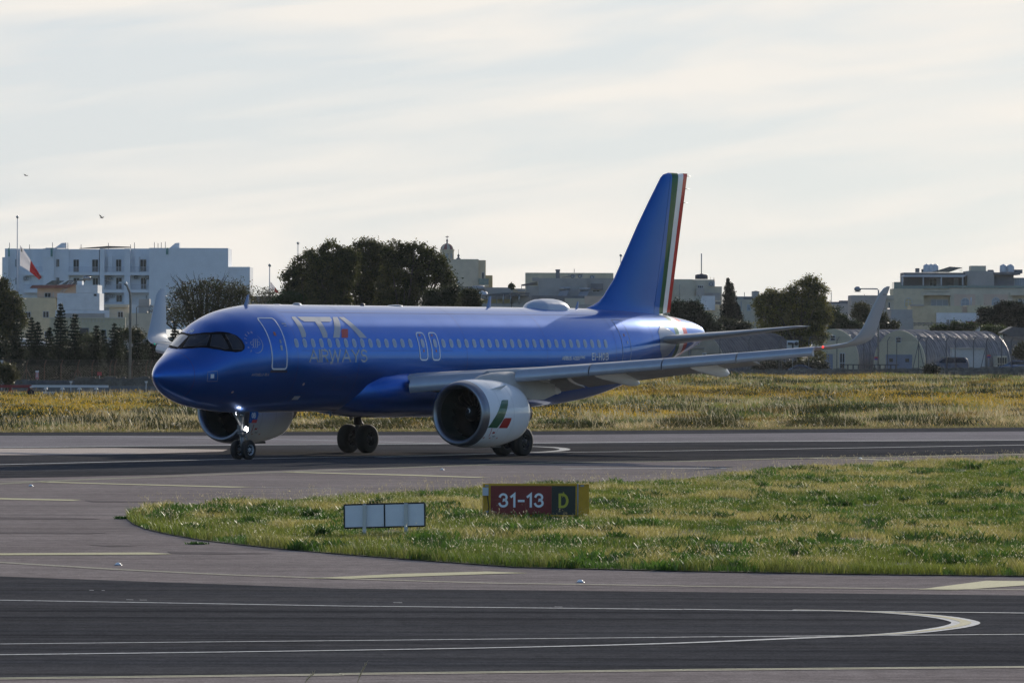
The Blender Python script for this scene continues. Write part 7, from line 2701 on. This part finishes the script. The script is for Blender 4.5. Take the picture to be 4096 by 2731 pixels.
# undergrowth
for (nm, lb, Y, lobes, pal, n) in (
    ('hedge', 'dark hedge at the foot of the conifers along the left fence', 508, z5((60, 1230, 150, 130), (300, 1250, 160, 120), (520, 1240, 160, 130), (760, 1250, 160, 120), (980, 1250, 150, 120), (1180, 1240, 140, 130), (1350, 1240, 140, 150)), ((.012, .016, .008), (.034, .038, .018)), 60000),
    ('shrub', 'light green feathery shrub behind the conifers near the broad dark one', 530, z5((695, 1090, 60, 50),), ((.06, .07, .03), (.14, .15, .07)), 2500),
    ('shrub', 'olive shrub right of the tall street lamp', 530, z5((1080, 1050, 80, 50), (1000, 1040, 40, 30)), ((.05, .055, .02), (.12, .11, .05)), 3200),
    ('shrub', 'weedy shrub at the far left edge under the fence', 426, z5((60, 1360, 70, 60), (20, 1330, 40, 50)), ((.04, .045, .02), (.12, .11, .05)), 3500)):
    tree(nm, lb, Y, lobes, pal, n, .10, cat='shrub' if nm == 'shrub' else 'hedge')
# right
tree('broadleaf_tree', 'dark bushy tree just right of the tail fin', 672, z7((400, 740, 110, 90), (560, 740, 90, 80), (480, 830, 160, 100), (620, 860, 100, 90), (690, 850, 60, 70), (720, 930, 120, 70), (620, 950, 160, 60)), ((.012, .022, .010), (.045, .058, .026)), 26000, .12, (Z7(500, 0)[0], .3, 2.5))
_cy = conifer('dark pointed cypress right of the tail fin', Z7(907, 0)[0], Z7(0, 430)[1], 690, 2.3, 300, group=None, pal=((.006, .011, .007), (.020, .028, .015)), dense=3.2, droop=0)
_cy2 = conifer('', Z7(942, 0)[0], Z7(0, 478)[1], 691, 2.4, 301, group=None, pal=((.006, .011, .007), (.020, .028, .015)), dense=3.2, droop=0)
_cy3 = conifer('', Z7(1000, 0)[0], Z7(0, 690)[1], 691, 2.4, 302, group=None, pal=((.006, .011, .007), (.020, .028, .015)), dense=3.2, droop=0)
_cy.name = 'cypress'
_cy['category'] = 'cypress'
for o_ in (_cy2, _cy3):              # further stems of the same multi-stemmed cypress
    for ch in list(o_.children):
        ch.parent = _cy
        ch.location = o_.location - _cy.location
        if ch.name.startswith('needles'):
            ch.name = 'needles'
    bpy.data.objects.remove(o_)
tree('shrub', 'grey-green bush below the cypress', 680, z7((860, 880, 60, 50), (940, 910, 130, 50), (1060, 920, 90, 45), (820, 930, 60, 40)), ((.03, .036, .018), (.08, .085, .045)), 11000, .10, cat='shrub')
tree('gum_tree', 'tall olive-green gum tree with drooping sprays between cypress and huts', 634, z7((1740, 440, 95, 60), (1700, 520, 140, 90), (1830, 560, 100, 100), (1300, 600, 90, 70), (1380, 650, 110, 90), (1250, 700, 80, 120), (1530, 600, 100, 80), (1640, 680, 180, 120), (1800, 720, 150, 130), (1880, 800, 90, 100), (1450, 800, 180, 130), (1300, 850, 100, 120), (1700, 900, 200, 130), (1400, 1000, 130, 130), (1600, 1050, 190, 130), (1820, 1000, 110, 100), (1800, 1230, 110, 80), (1500, 1250, 180, 100), (1250, 1300, 120, 60)), ((.022, .036, .010), (.32, .28, .06)), 70000, .11, (Z7(1620, 0)[0], .5, 3.0), clump=.55, limbs=9, gaps=.5)
tree('broadleaf_tree', 'small round pale-leaved tree behind the left side of the left winglet', 690, z8((520, 660, 90, 60), (480, 720, 60, 50), (560, 740, 60, 60), (520, 780, 40, 30)), ((.05, .055, .02), (.14, .125, .05)), 8000, .11, (Z8(520, 0)[0], .2, 2.5))
tree('broadleaf_tree', 'dark leafy trees filling the gap left of the left winglet', 680, z8((210, 690, 50, 50), (190, 760, 50, 60), (290, 790, 70, 60), (380, 850, 110, 50), (240, 860, 90, 60), (470, 870, 80, 40)), ((.016, .03, .010), (.05, .075, .025)), 15000, .11, (Z8(300, 0)[0], .25, 2))
tree('broadleaf_tree', 'small glossy tree just right of the left winglet', 680, z8((750, 770, 60, 60), (700, 850, 60, 50), (760, 850, 60, 50), (870, 850, 60, 45)), ((.03, .04, .015), (.12, .11, .045)), 9000, .11, (Z8(750, 0)[0], .18, 2))
tree('broadleaf_tree', 'big dark rounded tree at the right edge before the villa', 700, z8((1905, 700, 75, 50), (2130, 650, 120, 65), (2280, 660, 110, 70), (2000, 740, 120, 70), (2180, 760, 200, 90), (1900, 820, 90, 60), (2330, 800, 120, 90)), ((.014, .020, .012), (.045, .05, .028)), 34000, .12, (Z8(2150, 0)[0], .35, 3))
tree('shrub', 'row of light green shrubs above the right hut roof', 670, z8((1420, 885, 110, 35), (1570, 860, 50, 40), (1630, 870, 70, 40), (1740, 870, 60, 40), (1350, 900, 50, 20)), ((.04, .06, .02), (.11, .13, .045)), 9000, .11, cat='shrub')
tree('shrub', 'bright green shrub above the end of the right hut roof', 668, z8((1940, 895, 70, 35), (2060, 895, 70, 32)), ((.05, .075, .02), (.14, .16, .05)), 5000, .11, cat='shrub')
tree('shrub', 'dark shrub at the right edge beside the end of the long hut', 612, z8((2310, 1150, 70, 60), (2340, 1090, 50, 30)), ((.03, .035, .015), (.09, .09, .035)), 4500, .10, cat='shrub')
tree('shrub', 'low dark bush growing over the stone wall before the lean-to', 598, z8((1300, 1335, 80, 28),), ((.012, .018, .008), (.04, .045, .02)), 2500, .09, cat='shrub')
tree('hedge', 'dark scrub under the gum tree behind the stone wall', 612, z7((1350, 1340, 200, 60), (1700, 1330, 250, 50)), ((.010, .014, .008), (.035, .04, .018)), 16000, .10, cat='hedge')

# ---- cars, seen over the stone wall
M_tyre2 = M_tyre
def car(label, u0, u1, Y, kind, col, face=-1):
    """car side-on to the camera; face -1: bonnet to the left"""
    p0, p1 = at(u0, 1400, Y), at(u1, 1400, Y)
    L_ = p1.x - p0.x
    t = empty('parked_car', ((p0.x + p1.x) / 2, Y, .93 if u0 > 3300 else .32), R(8) * face, label, 'car', 'cars parked behind the stone wall')
    if kind == 'suv':
        up = [(-.5, .62), (-.47, .92), (-.28, 1.08), (-.245, 1.12), (-.10, 1.74), (.0, 1.80), (.38, 1.78), (.455, 1.62), (.49, 1.15), (.5, .62)]
        gh = (3, 8)
        hh = 1.8
    else:
        up = [(-.5, .55), (-.48, .72), (-.30, .92), (-.25, .97), (-.08, 1.42), (.05, 1.47), (.20, 1.42), (.36, 1.05), (.47, .98), (.5, .60)]
        gh = (3, 7)
        hh = 1.47
    Wd = .88
    m = mat('car_paint_' + kind + str(int(u0)), col, .25, .3, coat=1.0)
    bm = bmesh.new()
    pts_ = [(-.5, .28)] + up + [(.5, .28)]
    def half(z):
        return Wd * (1 if z < 1.0 else 1 - .28 * (z - 1.0) / .8)
    for s in (1, -1):
        pass
    A_ = [bm.verts.new((x * L_ * -face, -half(z), z)) for x, z in pts_]
    B_ = [bm.verts.new((x * L_ * -face, half(z), z)) for x, z in pts_]
    bm.faces.new(A_)
    bm.faces.new(B_[::-1])
    for k in range(len(pts_)):
        bm.faces.new((A_[k], A_[(k + 1) % len(pts_)], B_[(k + 1) % len(pts_)], B_[k]))
    bmesh.ops.bevel(bm, geom=bm.edges[:], offset=.05, segments=2, affect='EDGES')
    o = obj('body', bm, m, t)
    auto_smooth(o, 50)
    # side glass, windscreen
    gl = up[gh[0]:gh[1] + 1]
    cx_ = sum(x for x, z in gl) / len(gl)
    zb = gl[0][1] + .02
    pane = [(cx_ + (x - cx_) * .88, max(zb, z - .09)) for x, z in gl]
    for s in (1, -1):
        bm = bmesh.new()
        A_ = [bm.verts.new((x * L_ * -face, s * (half(z) + .012), z)) for x, z in pane]
        bm.faces.new(A_)
        w_ = obj('side_window', bm, M_win, t)
        bm = bmesh.new()
        for f_ in (.32, .66):
            x = pane[0][0] + (pane[-1][0] - pane[0][0]) * f_
            bx(bm, x * L_ * -face - .04, x * L_ * -face + .04, s * (half(1.3) + .02) - .012, s * (half(1.3) + .02) + .012, zb, hh - .14)
        obj('door_pillar', bm, m, t)
    (xa, za), (xb, zb2) = up[3], up[4]
    bm = bmesh.new()
    nrm = Vector((-(zb2 - za), 0, (xb - xa) * L_)).normalized() * .015
    q_ = []
    for (x, z, w) in ((xa + .008, za + .03, half(za) - .12), (xb - .006, zb2 - .04, half(zb2) - .12)):
        q_.append((x * L_, z, w))
    vs = [bm.verts.new(((q_[0][0] + nrm.x) * -face, -q_[0][2], q_[0][1] + nrm.z)), bm.verts.new(((q_[0][0] + nrm.x) * -face, q_[0][2], q_[0][1] + nrm.z)), bm.verts.new(((q_[1][0] + nrm.x) * -face, q_[1][2], q_[1][1] + nrm.z)), bm.verts.new(((q_[1][0] + nrm.x) * -face, -q_[1][2], q_[1][1] + nrm.z))]
    bm.faces.new(vs)
    obj('windscreen', bm, M_winpale, t)
    for x in (-.31, .31):
        for s in (1, -1):
            bm = bmesh.new()
            lathe(bm, [(-.1, .01), (-.1, .20), (-.11, .30), (.0, .34), (.1, .30), (.09, .2), (.09, .01)], (x * L_, s * (Wd - .08), .34), (0, 1, 0), 18)
            obj('wheel', bm, M_tyre, t)
    for s in (.6, -.6):
        bm = bmesh.new()
        bx(bm, face * .5 * L_ - .03, face * .5 * L_ + .03, s - .16, s + .16, .68, .82)
        obj('headlight', bm, M_frame, t)
    return t
c1 = car('dark maroon estate-type car behind the stone wall before the right hut', Z8(1240, 0)[0], Z8(1725, 0)[0], 608, 'suv', (.035, .012, .016))
c2 = car('dark blue car at the right edge behind the stone wall with bright windscreen', Z8(2030, 0)[0], Z8(2030, 0)[0] + 160, 608.5, 'saloon', (.03, .035, .10))
c3 = car('dark blue rounded car under the gum tree seen below the left wing', Z7(1450, 0)[0], Z7(1820, 0)[0], 609, 'saloon', (.022, .03, .085))

# ---- person in dark clothing with a white cap at far left
p = at(*Z5(249, 1500), 392)
hd = at(*Z5(245, 1476), 392).z
M_dkcl = mat('dark_clothing', (.012, .014, .022), .9)
bm = bmesh.new()
t_ = empty('person', (p.x, 392, hd - 1.55), 0, 'person in dark clothes and a white peaked cap standing behind the flowers at far left', 'person')
me = bpy.data.meshes.new('body')
bones = [((0, 0, .90), .15), ((0, 0, 1.15), .15), ((0, 0, 1.36), .17), ((0, 0, 1.46), .07), ((0, 0, 1.54), .075), ((0, 0, 1.63), .085),
         ((.19, 0, 1.34), .07), ((.24, -.02, 1.08), .05), ((.20, -.14, .86), .035), ((-.19, 0, 1.34), .07), ((-.24, -.02, 1.08), .05), ((-.20, -.14, .86), .035),
         ((.10, 0, .86), .11), ((.11, -.01, .46), .075), ((.12, 0, .08), .05), ((.13, -.14, .04), .04), ((-.10, 0, .86), .11), ((-.11, -.01, .46), .075), ((-.12, 0, .08), .05), ((-.13, -.14, .04), .04)]
edges = [(0, 1), (1, 2), (2, 3), (3, 4), (4, 5), (2, 6), (6, 7), (7, 8), (2, 9), (9, 10), (10, 11), (0, 12), (12, 13), (13, 14), (14, 15), (0, 16), (16, 17), (17, 18), (18, 19)]
me.from_pydata([b_[0] for b_ in bones], edges, [])
o = bpy.data.objects.new('body', me)
C.objects.link(o)
o.parent = t_
me.materials.append(M_dkcl)
md = o.modifiers.new('skin', 'SKIN')
for v_, b_ in zip(me.skin_vertices[0].data, bones):
    v_.radius = (b_[1], b_[1])
me.skin_vertices[0].data[0].use_root = True
o.modifiers.new('sub', 'SUBSURF').levels = 1
bm = bmesh.new()
sphere(bm, (.01, -.01, 1.60), .088, 12, 8, sz=1.25)
sphere(bm, (.10, -.03, 1.585), .018, 6, 4)
obj('head', bm, mat('skin', (.40, .22, .15), .6), t_)
bm = bmesh.new()
sphere(bm, (0, 0, 1.67), .105, 12, 6, sz=.55)
prism(bm, [Vector((.04, -.08, 1.66)), Vector((.19, -.06, 1.63)), Vector((.20, .04, 1.63)), Vector((.04, .08, 1.66))], (0, 0, -.006), (0, 0, .008))
obj('cap', bm, M_swhite, t_)

# ---- birds
def bird(label, u, v, Y, span, up):
    p = at(u, v, Y)
    bm = bmesh.new()
    sphere(bm, (0, 0, 0), .5, 10, 6, sx=span * .42, sy=span * .12, sz=span * .12)
    sphere(bm, (span * .24, 0, span * .04), .5, 8, 5, sx=span * .14, sy=span * .1, sz=span * .1)
    for s in (1, -1):
        prism(bm, [Vector((.08 * span, 0, 0)), Vector((-.10 * span, 0, 0)), Vector((-.16 * span, s * span * .32, up * span * .22)), Vector((-.10 * span, s * span * .5, up * span * .30)), Vector((.02 * span, s * span * .26, up * span * .24))], (0, 0, -.01), (0, 0, .01))
    prism(bm, [Vector((-.18 * span, -.03, 0)), Vector((-.18 * span, .03, 0)), Vector((-.34 * span, .07 * span, 0)), Vector((-.34 * span, -.07 * span, 0))], (0, 0, -.008), (0, 0, .008))
    o = obj('bird', bm, mat('feathers', (.05, .05, .05), .8))
    o.location = p
    o.rotation_euler = (R(15), 0, R(50))
    return tag(o, label, 'bird')
bird('small bird flying above the white apartment block', *Z5(819, 104), 300, .42, 1)
bird('small bird flying high at the far left', 105, 703, 330, .42, .4)

# ---------------------------------------------------------------- the air: a thin even haze round the whole scene
hm = bpy.data.materials.new('haze_air')
hm.use_nodes = True
hn = hm.node_tree
for n_ in list(hn.nodes):
    hn.nodes.remove(n_)
ho = N(hn, 'ShaderNodeOutputMaterial')
hv = N(hn, 'ShaderNodeVolumePrincipled')
hv.inputs['Color'].default_value = (.86, .92, 1.0, 1)
hv.inputs['Density'].default_value = HAZE
hv.inputs['Anisotropy'].default_value = .45
hn.links.new(hv.outputs[0], ho.inputs['Volume'])
bm = bmesh.new()
bx(bm, -3050, 3050, -2550, 4550, -1.2, 34)
tag(obj('haze', bm, hm), kind='stuff')
